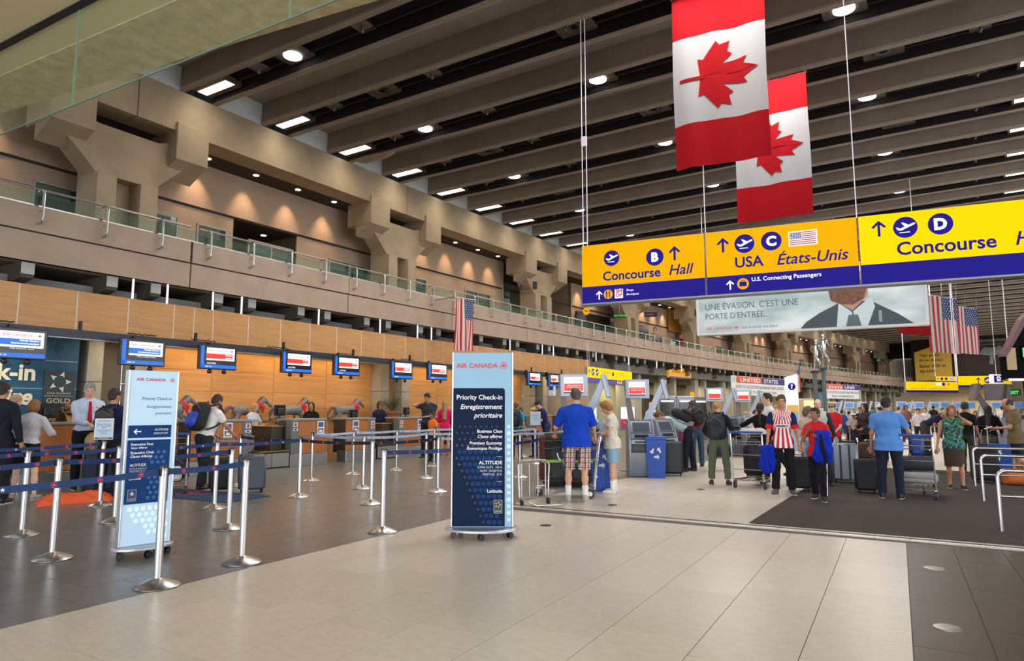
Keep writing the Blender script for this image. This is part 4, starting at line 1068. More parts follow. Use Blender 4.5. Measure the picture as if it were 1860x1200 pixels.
def totem(lb, loc, rz, W, Ht, kind):
    t = thing('totem_sign', lb, 'sign', loc, rz)
    totem_base(t, W * .62, W * .42)
    z0 = .115
    q = MB(); q.box(-W / 2, W / 2, -.045, .045, z0, Ht, .006); q.obj('cabinet', M_totlt if kind == 'navy' else M_totlt2, t)
    q = MB(); q.box(-W / 2 - .012, -W / 2 + .004, -.05, .05, z0, Ht + .004, .003); q.box(W / 2 - .004, W / 2 + .012, -.05, .05, z0, Ht + .004, .003); q.obj('edge_profile', M_alu, t)
    y = -.048
    if kind == 'navy':
        px1 = W / 2 - .085
        q = MB(); q.prism([(-W / 2 + .004, z0 + .01), (px1, z0 + .01), (px1, 1.67), (px1 - .02, 1.695), (-W / 2 + .004, 1.695)], 'y', y, -.04); pn = q.obj('navy_panel', M_totnavy, t)
        dots = []; random.seed(3)
        for i in range(9):
            for j in range(16):
                x = -W / 2 + .05 + i * .062 + (j % 2) * .031; z = .17 + j * .072; 
                if x > px1 - .035: continue
                r_ = .026 if (z < 1.0 and (x + W / 2) > .45 - .5 * (z - .1) ) else .012
                if z < .75 and (x + W / 2) < .42 - z * .45: continue
                dots.append((x, z, r_ if z < 1.1 else .009))
        for (x, z, r_) in dots: pass
        flat(pn, [circle_pts(x, z, r_, 12) for x, z, r_ in dots if r_ > .012], M_dotn, y - .001, 'dot_print'); flat(pn, [dia(x, z, r_ * 1.6)[::-1] for x, z, r_ in dots if r_ <= .012], mat('navy_star_dot', '0e1d36', .4), y - .001, 'star_print')
        flat(t, [circle_pts(px1 + .045, .2 + k * .075, .026 if k % 2 else .021, 14) for k in range(15)], M_dotl, y - .001, 'dot_print')
        text(t, 'AIR CANADA', -W / 2 + .035, 1.93, M_ac, w=.49, h=.055, y=y - .001, bold=.02); roundel(t, W / 2 - .10, 1.958, .042, y - .002, M_ac)
        R_ = px1 - .03
        text(pn, 'Priority Check-in', R_, 1.545, M_white, w=.53, y=y - .002, align='R', bold=.01); text(pn, 'Enregistrement', R_, 1.435, M_white, w=.485, y=y - .002, align='R', italic=True, bold=.01); text(pn, 'prioritaire', R_, 1.335, M_white, w=.33, y=y - .002, align='R', italic=True, bold=.01)
        text(pn, 'Business Class', R_, 1.18, M_white, w=.29, y=y - .002, align='R', bold=.01); text(pn, 'Classe affaires', R_, 1.12, M_white, w=.285, y=y - .002, align='R', italic=True, bold=.01)
        text(pn, 'Premium Economy', R_, 1.035, M_white, w=.375, y=y - .002, align='R', bold=.01); text(pn, 'Économique Privilège', R_, .975, M_white, w=.41, y=y - .002, align='R', italic=True, bold=.01)
        flat(pn, [rect(R_ - .065, R_, .905, .909), rect(R_ - .065, R_, .625, .629)], M_silv, y - .002)
        text(pn, 'ALTITUDE', R_, .82, M_white, w=.27, h=.04, y=y - .002, align='R', bold=.01)
        for i, sx in enumerate(('SUPER ELITE  100 K', 'ELITE  35/50/75 K', 'PRESTIGE  25 K')): text(pn, sx, R_, .775 - .04 * i, M_silv, h=.024, y=y - .002, align='R')
        text(pn, 'Latitude', R_, .50, M_white, w=.17, y=y - .002, align='R', bold=.01)
        gp2 = flat(pn, [rect(R_ - .095, R_, .27, .42)], M_silv, y - .002, 'gold_badge'); flat(gp2, [rect(R_ - .091, R_ - .004, .274, .416)], M_black, y - .003)
        for k in range(5):
            a = 2 * PI * k / 5 + .3; shape(gp2, [(0, 1.1), (-.7, -.6), (.1, -.35), (.75, -.6)], R_ - .048 + .025 * math.sin(a), .365 + .025 * math.cos(a), .012, M_silv, y - .005, rot=-a)
        text(gp2, 'GOLD', R_ - .048, .285, M_gold, w=.07, y=y - .005, align='C')
    else:
        xr = W / 2 - .05; xl = -W / 2 + .012
        text(t, 'AIR CANADA', -W / 2 + .06, 1.735, M_ac, w=.28, h=.03, y=y - .001, bold=.02); roundel(t, W / 2 - .055, 1.75, .022, y - .002, M_ac)
        M_nt = mat('navy_letters', '20406e', .5)
        text(t, 'Priority Check-in', xr, 1.535, M_nt, w=.285, y=y - .001, align='R'); text(t, 'Enregistrement', xr, 1.455, M_nt, w=.24, y=y - .001, align='R', italic=True); text(t, 'prioritaire', xr, 1.39, M_nt, w=.155, y=y - .001, align='R', italic=True)
        p1_ = flat(t, [rect(xl, xr + .01, 1.165, 1.29)], M_dotn, y - .001, 'navy_band'); p2_ = flat(t, [rect(xl, xr + .01, .52, 1.145)], M_dotn, y - .001, 'navy_band')
        flat(p1_, [arrow_pts(xl + .085, 1.228, .036, 1)], M_white, y - .003, 'arrow_print')
        text(p1_, 'ALTITUDE', xr - .02, 1.235, M_white, w=.13, y=y - .003, align='R', bold=.01); text(p1_, 'SUPER ELITE 100 K', xr - .02, 1.20, M_white, w=.14, h=.016, y=y - .003, align='R')
        for i, (sx, it) in enumerate((('Executive First', False), ('Super Affaires', True), ('Executive Class', False), ('Classe Affaires', True))): text(p2_, sx, xl + .035, 1.09 - i * .037 - (.008 if i > 1 else 0), M_white, h=.025, y=y - .003, italic=it, bold=.01)
        text(p2_, 'ALTITUDE', xl + .035, .885, M_white, w=.15, h=.027, y=y - .003, bold=.01); text(p2_, 'ELITE 35/50/75 K', xl + .035, .855, M_silv, h=.016, y=y - .003); text(p2_, 'PRESTIGE 25 K', xl + .035, .83, M_silv, h=.016, y=y - .003)
        text(p2_, 'Latitude', xl + .035, .755, M_white, h=.024, y=y - .003, bold=.01); flat(p2_, [arrow_pts(xr - .035, .855, .036, 3)], M_white, y - .003, 'arrow_print')
        random.seed(8); ds = [(xl + .22 + .055 * i + .02 * (j % 2), .57 + .05 * j, .018) for i in range(3) for j in range(10) if .8 < 1]
        flat(p2_, [circle_pts(x, z, r_, 10) for x, z, r_ in ds if x < xr - .01 and abs(z - .855) > .05], mat('blue_dot_mid', '1f5c9c', .5), y - .0025, 'dot_print')
        g3 = flat(p2_, [rect(xl + .03, xl + .11, .55, .66)], M_silv, y - .003, 'gold_badge'); flat(g3, [rect(xl + .033, xl + .107, .553, .657)], M_navy, y - .004); text(g3, 'GOLD', xl + .07, .562, M_gold, w=.06, y=y - .005, align='C'); shape(g3, STAR, xl + .07, .62, .025, M_silv, y - .005)
        ds = [(xl + .06 + .062 * i + .03 * (j % 2), .47 - .058 * j, .025) for j in range(6) for i in range(max(0, j - 1), 6)]
        flat(t, [circle_pts(x, z, r_, 14) for x, z, r_ in ds if x < xr + .02], M_dotl2, y - .001, 'dot_print')
    return t


def two(A, B):  # centre and rotation from left/right foot points
    A = Vector(A); B = Vector(B); d = B - A; return ((A.x + B.x) / 2, (A.y + B.y) / 2, 0), math.atan2(d.y, d.x)


loc, rz = two((-4.52, 6.57), (-3.92, 6.91)); totem('tall navy and pale blue rolling priority check-in sign', loc, rz, .69, 2.11, 'navy')
loc, rz = two(at_z(218, 992, .12)[:2] + (0,), at_z(299, 981, .12)[:2] + (0,)); totem('tall pale blue rolling sign with arrows behind the nearest stanchion', loc, rz, .46, 1.84, 'white')

# saddle display, leather bags, suitcase and orange cloth on the left
M_leather = mat('tan_leather', '8a6536', .5, noise=(6, .25)); M_leather2 = mat('dark_leather', '3a2618', .45)


def saddle(M, lb):
    t = thing('leather_saddle', lb, 'saddle'); t.matrix_world = M
    q = MB(); q.sm = True; vs = []; n = 14; m_ = 9
    for i in range(n):
        u = i / (n - 1)
        for j in range(m_):
            v = -1 + 2 * j / (m_ - 1); vs.append((-.32 + .64 * u, v * .26, .30 - .42 * v * v + .10 * (2 * u - 1) ** 2 + (.10 if u > .85 else 0) * (1 - v * v)))
    q.add(vs, [(i * m_ + j, i * m_ + j + 1, (i + 1) * m_ + j + 1, (i + 1) * m_ + j) for i in range(n - 1) for j in range(m_ - 1)]); q.obj('flap', M_leather, t, True)
    q = MB(); q.ball((-.05, 0, .34), (.24, .13, .045)); q.obj('seat', M_leather2, t, True)
    q = MB(); q.ball((.22, 0, .42), (.06, .16, .10)); q.obj('cantle', M_leather, t, True)
    q = MB(); q.tube([(-.28, 0, .36), (-.30, 0, .48), (-.33, 0, .52)], [.03, .025, .04], 8); q.obj('horn', M_leather, t, True)
    q = MB(); q.tube([(0, -.27, .02), (0, -.30, -.15), (.03, -.30, -.30)], .025, 6); q.obj('stirrup_strap', M_leather2, t, True); return t


saddle(Matrix.Translation(at_z(100, 772, 1.12) + Vector((0, 0, 0))) @ Matrix.Rotation(1.2, 4, 'Z') @ Matrix.Scale(.9, 4), 'tan leather saddle on the back ledge before the teal wall')
saddle(Matrix.Translation(at_z(126, 770, 1.15)) @ Matrix.Rotation(1.9, 4, 'Z') @ Matrix.Scale(.65, 4), 'smaller brown leather saddle beside the first one')
t = thing('saddle_rack', 'dark stand holding the saddles by the teal wall', 'stand'); p = at_z(108, 772, 1.12); t.location = (p.x, p.y, 0)
q = MB(); q.box(-.15, .15, -.5, .5, 1.0, 1.16, .02); q.box(-.04, .04, -.4, -.32, 0, 1.02); q.box(-.04, .04, .32, .4, 0, 1.02); q.obj('rack', M_leather2, t)
t = thing('leather_bag', 'bunch of tan leather saddle bags hanging by the framed notice', 'bag', (-12.75, 7.25, .72), 1.2)
for k, (x, z, r_) in enumerate(((-.18, .05, .15), (.0, .0, .19), (.17, .08, .15), (.05, .30, .14), (-.1, .33, .12), (.15, .36, .1))):
    q = MB(); q.ball((x, -.05 * (k % 2), z + .1), (r_, .1, r_ * 1.15)); q.obj('pouch', [mat('cream_leather', 'b5935c', .5), M_leather, M_leather2][k % 3], t, True)
q = MB(); q.tube([(-.2, 0, .2), (-.1, 0, .62), (.15, 0, .6), (.2, 0, .2)], .02, 6); q.obj('strap', M_leather2, t, True)
q = MB(); q.box(-.3, .3, -.1, .12, -.72, -.02, .02); q.obj('stand', M_dark, t)


def suitcase(lb, loc, rz, w_, d_, h_, m, handle=0, lie=False, ribs=0, cat='suitcase', group=None, belt_m=None, rib_m=None):
    t = thing('suitcase', lb, cat, loc, rz, group)
    q = MB(); q.box(-w_ / 2, w_ / 2, -d_ / 2, d_ / 2, .045, h_, .045); q.obj('shell', m, t, True)
    for i in range(ribs):
        x = -w_ / 2 + w_ * (i + 1) / (ribs + 1); q = MB(); q.box(x - .018, x + .018, -d_ / 2 - .008, d_ / 2 + .008, .07, h_ - .03, .006); q.obj('rib', rib_m or m, t)
    q = MB(); q.box(-w_ / 2 - .003, w_ / 2 + .003, -.012, .012, .06, h_ + .004, .004); q.obj('zip_seam', M_black, t)
    q = MB(); q.tube([(-.09, -d_ / 2 + .06, h_), (-.08, -d_ / 2 + .06, h_ + .035), (.08, -d_ / 2 + .06, h_ + .035), (.09, -d_ / 2 + .06, h_)], .011, 6); q.obj('grip', M_black, t, True)
    for sx in (-1, 1):
        for sy in (-1, 1):
            q = MB(); q.M = Matrix.Translation((sx * (w_ / 2 - .06), sy * (d_ / 2 - .05), .028)) @ Matrix.Rotation(PI / 2, 4, 'Y'); q.lathe([(.028, -.012), (.028, .012)], 12); q.obj('wheel', M_black, t)
    if handle:
        q = MB(); q.tube([(-.11, d_ / 2 - .04, h_ - .02), (-.11, d_ / 2 - .04, h_ + handle), (.11, d_ / 2 - .04, h_ + handle), (.11, d_ / 2 - .04, h_ - .02)], .010, 6); q.obj('pull_handle', M_steel_d, t, True)
    if belt_m:
        q = MB(); q.box(-w_ / 2 - .006, w_ / 2 + .006, -d_ / 2 - .006, d_ / 2 + .006, h_ * .5, h_ * .5 + .05, .004); q.obj('luggage_strap', belt_m, t)
    return t


M_navycloth = mat('navy_fabric_case', '1c2440', .8, noise=(40, .15)); M_blkcloth = mat('black_fabric_case', '191a1c', .75, noise=(40, .2)); M_greycase = mat('slate_grey_case', '4d5661', .45); M_silver_case = mat('silver_hard_case', '80868e', .35, .3)
sc1 = suitcase('large navy fabric suitcase behind the framed notice stanchion', (-12.2, 7.15, 0), 1.25, .98, .34, .62, M_navycloth)
q = MB(); q.tube([(-.15, -.1, .62), (-.05, -.12, .68), (.1, -.1, .67), (.2, -.1, .62)], .006, 5); q.obj('yellow_tag_string', mat('yellow', 'd8c23a', .5), sc1)
q = MB(); q.M = Matrix.Translation((.05, -.19, .56)) @ Matrix.Rotation(.5, 4, 'Y'); q.box(-.03, .03, -.004, .004, -.06, .06); q.obj('paper_tag', M_paper, sc1)
q = MB(); q.box(-.2, .08, -.175, .1, .618, .628); q.obj('orange_band', mat('orange_cloth', 'd9572a', .8), sc1)
suitcase('slate grey upright suitcase right of the white shirted man', (-10.0, 8.3, 0), 1.0, .44, .27, .66, M_greycase); suitcase('black upright suitcase beside the slate grey one', (-10.5, 8.05, 0), 1.0, .4, .27, .6, M_blkcloth)
# crumpled orange cloth
def crumple(lb, loc, rz, lx, ly, h, m, name='folded_cloth', cat='cloth', seed=1, n=22):
    random.seed(seed); ph = [(random.uniform(4, 14), random.uniform(4, 14), random.uniform(0, 6)) for _ in range(6)]
    vs = []
    for i in range(n):
        for j in range(n):
            u, v = i / (n - 1) * 2 - 1, j / (n - 1) * 2 - 1; r_ = max(abs(u), abs(v)); e = (1 - r_ ** 4)
            z = sum(math.sin(a * u + b2 * v + c) for a, b2, c in ph) / 6; k = 1 + .15 * math.sin(5 * math.atan2(v, u) + seed)
            vs.append((u * lx / 2 * k, v * ly / 2 * k, .004 + max(0, h * e * (.55 + .6 * z))))
    q = MB(); q.add(vs, [(i * n + j, (i + 1) * n + j, (i + 1) * n + j + 1, i * n + j + 1) for i in range(n - 1) for j in range(n - 1)])
    q.add([(x, y, z - .003) for x, y, z in vs], [(i * n + j, i * n + j + 1, (i + 1) * n + j + 1, (i + 1) * n + j) for i in range(n - 1) for j in range(n - 1)])
    o = q.obj(name, m, None, True, loc, (0, 0, rz)); return tag(o, lb, cat)


crumple('crumpled orange cloth on the floor by the bare legged woman', (-11.3, 6.05, 0), 1.2, .95, .45, .22, mat('orange_cloth', 'e0622e', .85))


def leopard(): pass


# ---- wall beyond the bulkhead: olive recesses with pilasters and coloured signs
M_olive = mat('olive_beige_wall', '8d8360', .8); M_olive_d = mat('dark_recess', '55503c', .85)
lw = struct(bpy.data.objects.new('wall_lower_left', None)); COL.objects.link(lw)
q = MB(); arcbox(q, 29.2, 97, 1.2, 4.2, 3.05, 3.42); q.obj('soffit_slab', M_olive_d, lw)
q = MB(); arcbox(q, 29.2, 97, 3.6, 3.8, 0, 3.1); q.obj('recess_wall', M_olive, lw)
k = 0; s = 29.4
while s < 95:
    q = MB(); q.box(0, .55, .9, 1.5, 0, 3.4, .01); o = q.obj('pilaster', M_colc, lw); o.matrix_world = hframe(s, 0)
    q = MB(); q.box(1.6, 1.95, .9, 1.5, 0, 3.4, .01); o = q.obj('pilaster', M_colc, lw); o.matrix_world = hframe(s, 0)
    if k % 2 == 0: q = MB(); q.box(2.4, 4.2, 3.5, 3.6, 0, 2.4); o = q.obj('dark_opening', M_darkroom, lw); o.matrix_world = hframe(s, 0)
    q = MB(); q.box(.3, .62, .45, .75, 3.5, 3.9); o = q.obj('beam_block', mat('grey_block', '6f6c66', .8), lw); o.matrix_world = hframe(s + 2.4, 0)
    s += 4.83; k += 1
q = MB(); arcbox(q, 3, 97, .75, 1.2, 3.42, 3.96); q.obj('grey_beam', M_lower_beam, lw)
for s in (31, 34, 37, 41, 45, 50, 56, 62, 70, 80, 90):
    area_light('recess_downlight', HP(s, 2.4, 3.0), (0, 0, 0), 1.5, .8, 48, (1, .88, .66))
# ================================================================== HANGING SIGNS, FLAGS, KIOSKS, TROLLEYS
M_syel = mat('sign_yellow', 'de9f00', .7, spec=.08, emit=('f5b000', .42)); M_syel2 = mat('sign_bright_yellow', 'e8b800', .7, spec=.08, emit=('ffd400', .62)); M_sblue = mat('sign_indigo', '20187c', .7, spec=.1, emit=('2b2190', .32))
M_swhite = mat('sign_white', 'f4f6f8', .4, emit=('ffffff', .55)); M_signgrey = mat('sign_grey_edge', '8d8f92', .4, .4)
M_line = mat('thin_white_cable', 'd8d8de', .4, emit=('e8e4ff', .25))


def disc(parent, cx, cz, r, m, y=-.004, name='disc', rz=None): return flat(parent, [circle_pts(cx, cz, r, 28, rz)], m, y, name)


PLANE = [(-.78, -.02), (-.62, -.02), (-.42, -.14), (-.05, .02), (-.32, .42), (-.16, .42), (.28, .16), (.66, .32), (.84, .30), (.78, .18), (-.30, -.32), (-.60, -.30)]


def plane_icon(parent, cx, cz, r, y=-.004):
    disc(parent, cx, cz, r, M_sblue, y, 'icon_disc'); shape(parent, PLANE, cx, cz + r * .05, r, M_swhite, y - .002, name='plane_icon'); flat(parent, [rect(cx - r * .5, cx + r * .35, cz - r * .52, cz - r * .44)], M_swhite, y - .002)


def letter_disc(parent, L_, cx, cz, r): disc(parent, cx, cz, r, M_sblue, -.004, 'icon_disc'); text(parent, L_, cx, cz - r * .55, M_swhite, h=r * 1.1, y=-.007, align='C', bold=.05)


def us_flag_print(parent, x0, x1, z0, z1, y):
    flat(parent, [rect(x0 - .02, x1 + .02, z0 - .02, z1 + .02)], M_swhite, y); h = (z1 - z0) / 13
    flat(parent, [rect(x0, x1, z0 + h * k, z0 + h * (k + 1)) for k in range(0, 13, 2)], mat('flag_print_red', 'b22234', .5, emit=('b22234', .3)), y - .002, 'stripe_print')
    cx = x0 + (x1 - x0) * .42; flat(parent, [rect(x0, cx, z0 + 6 * h, z1)], mat('flag_print_blue', '28407c', .5, emit=('28407c', .3)), y - .003, 'canton_print')
    flat(parent, [circle_pts(x0 + (cx - x0) * (i + .5 + .25 * (j % 2)) / 6.3, z0 + 6 * h + (z1 - z0 - 6 * h) * (j + .5) / 5, .008, 6) for i in range(6) for j in range(5)], M_swhite, y - .004, 'star_print')


def hang_sign(name, lb, A, B, z0, z1, thick=.22, cat='hanging sign'):
    A = Vector(A); B = Vector(B); d = B - A; L_ = math.hypot(d.x, d.y)
    t = thing(name, lb, cat, (A.x, A.y, z0), math.atan2(d.y, d.x)); return t, L_, z1 - z0


t, L_, hh = hang_sign('concourse_sign', 'long yellow and indigo hanging concourse sign across the hall', (-5.27, 12.06, 0), (1.8, 12.64, 0), 3.5, 4.66)
PX = [0, 2.385, 4.88, 7.6]
zz_ = .33
for i in range(3):
    a, b2 = PX[i] + .012, PX[i + 1] - .012
    q = MB(); q.box(a, b2, 0, .2, 0, 1.16, .004); pn = q.obj('sign_panel', M_signgrey, t); pn['label'] = ['panel with B and arrow', 'panel with C and a small flag', 'brighter yellow panel with D'][i]
    flat(pn, [rect(a + .004, b2 - .004, .005, zz_)], M_sblue, -.002, 'indigo_band'); flat(pn, [rect(a + .004, b2 - .004, zz_, 1.155)], M_syel2 if i == 2 else M_syel, -.002, 'yellow_field')
    for sx in (a + .1, (a + b2) / 2, b2 - .1):
        for sz in (.04, 1.13): flat(pn, [circle_pts(sx, sz, .007, 8)], M_black, -.004, 'screw')
    if i == 0:
        plane_icon(pn, .62, .86, .155, -.004); letter_disc(pn, 'B', 1.46, .80, .165); flat(pn, [arrow_pts(1.83, .84, .135)], M_sblue, -.004, 'arrow_print')
        text(pn, 'Concourse', .44, .42, M_sblue, w=1.12, y=-.005, bold=.02); text(pn, 'Hall', 1.72, .43, M_sblue, w=.45, y=-.005, italic=True, bold=.01)
        flat(pn, [arrow_pts(.36, .15, .085)], M_swhite, -.004, 'arrow_print'); disc(pn, .54, .155, .09, M_syel, -.004); flat(pn, [rect(.50, .52, .09, .22), rect(.555, .575, .09, .22), rect(.485, .535, .17, .185)], M_sblue, -.006, 'fork_print')
        flat(pn, [rect(.67, .83, .065, .245)], M_swhite, -.004); text(pn, 'SH', .75, .165, M_red, w=.13, y=-.006, align='C', bold=.04); text(pn, 'OP', .75, .085, M_red, w=.13, y=-.006, align='C', bold=.04)
        text(pn, 'Shops', .90, .175, M_swhite, h=.055, y=-.005); text(pn, 'Boutiques', .90, .095, M_swhite, h=.055, y=-.005, italic=True)
    if i == 1:
        flat(pn, [arrow_pts(2.70, .90, .135)], M_sblue, -.004, 'arrow_print'); plane_icon(pn, 3.07, .89, .17); letter_disc(pn, 'C', 3.52, .89, .17); us_flag_print(pn, 3.82, 4.24, .78, 1.0, -.004)
        text(pn, 'USA', 2.90, .46, M_sblue, w=.48, y=-.005, bold=.02); text(pn, 'États-Unis', 3.6, .45, M_sblue, w=1.12, y=-.005, italic=True, bold=.01)
        flat(pn, [arrow_pts(2.80, .16, .085)], M_swhite, -.004, 'arrow_print'); disc(pn, 3.02, .165, .10, M_syel, -.004)
        flat(pn, [rect(2.96, 3.08, .12, .20), rect(2.99, 3.0, .20, .225), rect(3.04, 3.05, .20, .225), rect(2.99, 3.05, .22, .23)], M_sblue, -.006, 'case_print'); text(pn, 'U.S. Connecting Passengers', 3.17, .175, M_swhite, w=1.12, y=-.005, bold=.01)
    if i == 2:
        flat(pn, [arrow_pts(5.19, .92, .135)], M_sblue, -.004, 'arrow_print'); plane_icon(pn, 5.57, .90, .175); letter_disc(pn, 'D', 6.06, .90, .175)
        text(pn, 'Concourse', 5.43, .44, M_sblue, w=1.35, y=-.005, bold=.02); text(pn, 'Hall', 7.02, .45, M_sblue, w=.5, y=-.005, italic=True, bold=.01)
q = MB(); q.box(-.02, 7.6, -.03, .23, -.03, 0); q.obj('bottom_rail', M_signgrey, t)
for x in (0.012, .10, 2.385, 4.88):
    q = MB(); q.tube([(x, .1, 1.16), (x, .1, 6.4)], .009, 6); q.obj('hanger_cable', M_line, t)
q = MB(); q.box(.0, .11, .08, .12, 3.25, 3.45); q.obj('cable_clamp', M_line, t)

# ---- flags
M_cred = mat('flag_red_cloth', '980d18', .8, spec=.1, bump=(3, .1)); M_cwhite = mat('flag_white_cloth', 'a2a2a8', .8, spec=.1); M_ured = mat('us_flag_red', 'a81024', .65); M_uwhite = mat('us_flag_white', 'c6beb4', .65); M_ublue = mat('us_flag_blue', '22345f', .65)


def cloth_map(W, H, amp, seed, skew=0):
    ph = seed * 1.7
    def f(x, z):   # x 0..W, z 0 top .. -H
        u = -z / H; y = amp * (.35 + u) * math.sin(x / W * 9 + ph + 1.3 * u) + amp * .5 * math.sin(x / W * 17 + ph * 2 - u * 2)
        return (x + .01 * math.sin(6 * u + ph) + skew * u, y, z - .012 * math.sin(x / W * 7 + ph) * u)
    return f


def cloth_patch(f, x0, x1, z0, z1, nx, nz, dy=0.0):
    q = MB(); q.sm = True; vs = []
    for i in range(nx + 1):
        for j in range(nz + 1):
            p = f(x0 + (x1 - x0) * i / nx, z0 + (z1 - z0) * j / nz); vs.append((p[0], p[1] + dy, p[2]))
    F = [(i * (nz + 1) + j, (i + 1) * (nz + 1) + j, (i + 1) * (nz + 1) + j + 1, i * (nz + 1) + j + 1) for i in range(nx) for j in range(nz)]
    if z1 < z0: F = [x[::-1] for x in F]
    q.add(vs, F); return q


def mapped_shape(f, outline, cx, cz, s, dy, rot=0):
    import bmesh
    P = [(cx + s * (a * math.cos(rot) - b * math.sin(rot)), cz + s * (a * math.sin(rot) + b * math.cos(rot))) for a, b in outline]
    bm = bmesh.new(); vv = [bm.verts.new((a, 0, b)) for a, b in P]
    for tr in tri_poly(P):
        try: bm.faces.new([vv[i] for i in tr])
        except Exception: pass
    for _ in range(3): bmesh.ops.subdivide_edges(bm, edges=bm.edges[:], cuts=1, use_grid_fill=True)
    bmesh.ops.recalc_face_normals(bm, faces=bm.faces[:])
    for v in bm.verts:
        p = f(v.co.x, v.co.z); v.co = (p[0], p[1] + dy, p[2])
    me = bpy.data.meshes.new('maple_leaf'); bm.to_mesh(me); bm.free(); return me


def strings(t, W, top):
    for x in (.02 * W, .5 * W, .98 * W):
        q = MB(); q.tube([(x, 0, 0), (x + .05, 0, top)], .004, 5); q.obj('string', M_line, t)
    q = MB(); q.tube([(-.01, 0, 0), (W + .01, 0, 0)], .012, 6); q.obj('top_rod', M_alu, t)


def canada_flag(lb, A, B, zb, H, seed, top=.5):
    A = Vector(A); B = Vector(B); d = B - A; W = math.hypot(d.x, d.y); t = thing('canadian_flag', lb, 'flag', (A.x, A.y, zb + H), math.atan2(d.y, d.x), 'red and white flags hanging from the ceiling')
    f = cloth_map(W, H, .035, seed)
    for dy, k in ((0, 0),):
        cloth_patch(f, 0, W, -H * .25, 0, 22, 8).obj('red_band', M_cred, t, True); cloth_patch(f, 0, W, -H * .75, -H * .25, 22, 16).obj('white_field', M_cwhite, t, True); cloth_patch(f, 0, W, -H, -H * .75, 22, 8).obj('red_band', M_cred, t, True)
    for dy in (-.012, .012):
        me = mapped_shape(f, LEAF, W * .5, -H * .5, W * .42, dy, -PI / 2); me.materials.append(M_cred); me.shade_smooth(); link('maple_leaf', me, t)
    strings(t, W, top)
    return t


canada_flag('nearest red and white maple leaf flag, left edge highest over the yellow sign', (-3.40, 12.30, 0), (-1.70, 12.37, 0), 5.95, 3.45, 1)
canada_flag('second maple leaf flag, partly behind the nearest one', (-3.13, 16.72, 0), (-1.43, 16.64, 0), 5.95, 3.45, 2.4)
p0 = at_d(1632, 600, 33); p1_ = at_d(1692, 600, 34.3)
canada_flag('distant maple leaf flag, only its red foot showing under the billboard', (p0.x, p0.y, 0), (p1_.x, p1_.y, 0), 1.45 + (743 - 607) / 1225 * 33.5, 3.4, 3)


def us_flag(lb, A, B, zb, H, seed, top=.5, grp='us', amp=.03, pole=False):
    A = Vector(A); B = Vector(B); d = B - A; W = math.hypot(d.x, d.y); t = thing('us_flag', lb, 'flag', (A.x, A.y, zb + H), math.atan2(d.y, d.x), 'striped flags with a starred canton')
    f = cloth_map(W, H, amp, seed); zc = -H * .40; xc = W * 6 / 13
    for k in range(13):
        x0, x1 = W * k / 13, W * (k + 1) / 13; z1 = 0 if k < 6 else zc
        cloth_patch(f, x0, x1, -H, z1, 2, 10).obj('stripe', M_ured if k % 2 == 0 else M_uwhite, t, True)
    cloth_patch(f, xc, W, zc, 0, 8, 8).obj('canton', M_ublue, t, True)
    q = MB()
    for i in range(9):
        for j in range(6 if i % 2 == 0 else 5):
            cx = xc + (W - xc) * (j + (.5 if i % 2 == 0 else 1)) / 6; cz = zc * (i + .5) / 9; s_ = W * .02
            for dy, sg in ((-.006, 1), (.006, -1)):
                P = [(cx + a * s_, cz + b * s_) for a, b in STAR]; q.add([(lambda p: (p[0], p[1] + dy, p[2]))(f(a, b)) for a, b in P], [tuple(x)[::sg * -1] for x in tri_poly(P)])
    o = q.obj('star', M_white, t); o['kind'] = 'stuff'
    if not pole: strings(t, W, top)
    else:
        q = MB(); q.tube([(-.02, 0, .02), (W + .03, 0, .02)], .012, 6); q.obj('top_rod', M_steel_d, t)
    return t


a, b2 = at_d(1690, 640, 41), at_d(1745, 640, 42.4); us_flag('large striped flag right of the billboard, the nearer of two', a, b2, 4.9, 3.55, 1, top=1.25)
a, b2 = at_d(1737, 642, 47), at_d(1781, 642, 48.4); us_flag('large striped flag farther back, rightmost one', a, b2, 5.35, 3.35, 2, top=1.0)
p = HP(17.9, -.42, 0); a, b2 = at_d(826, 600, 21.4), at_d(861, 600, 22.0)
us_flag('small striped flag hanging off the balcony rail above the tall blue sign', a, b2, 3.33, 1.68, 3, pole=True, amp=.05)
q = MB()
t = thing('flag_bracket', 'short steel bracket on the balcony holding the small flag', 'bracket', (a.x, a.y, 5.03)); dd = Vector(HP(17.6, .05, 5.03)) - Vector((a.x, a.y, 5.03)); q.tube([(0, 0, 0), tuple(dd)], .014, 6); q.obj('arm', M_steel_d, t); q = MB(); q.tube([tuple(dd + Vector((0, 0, -.45))), tuple(dd + Vector((0, 0, .4)))], .018, 6); q.obj('clamp_post', M_dark, t)
a, b2 = at_d(1431, 680, 57), at_d(1453, 680, 58); us_flag('far striped flag on the balcony behind the question mark sign', a, b2, 2.9, 2.45, 4, pole=True)
a, b2 = at_d(1508, 690, 66), at_d(1527, 690, 67); us_flag('far striped flag on the balcony right of the steel figures', a, b2, 3.1, 2.2, 5, pole=True)

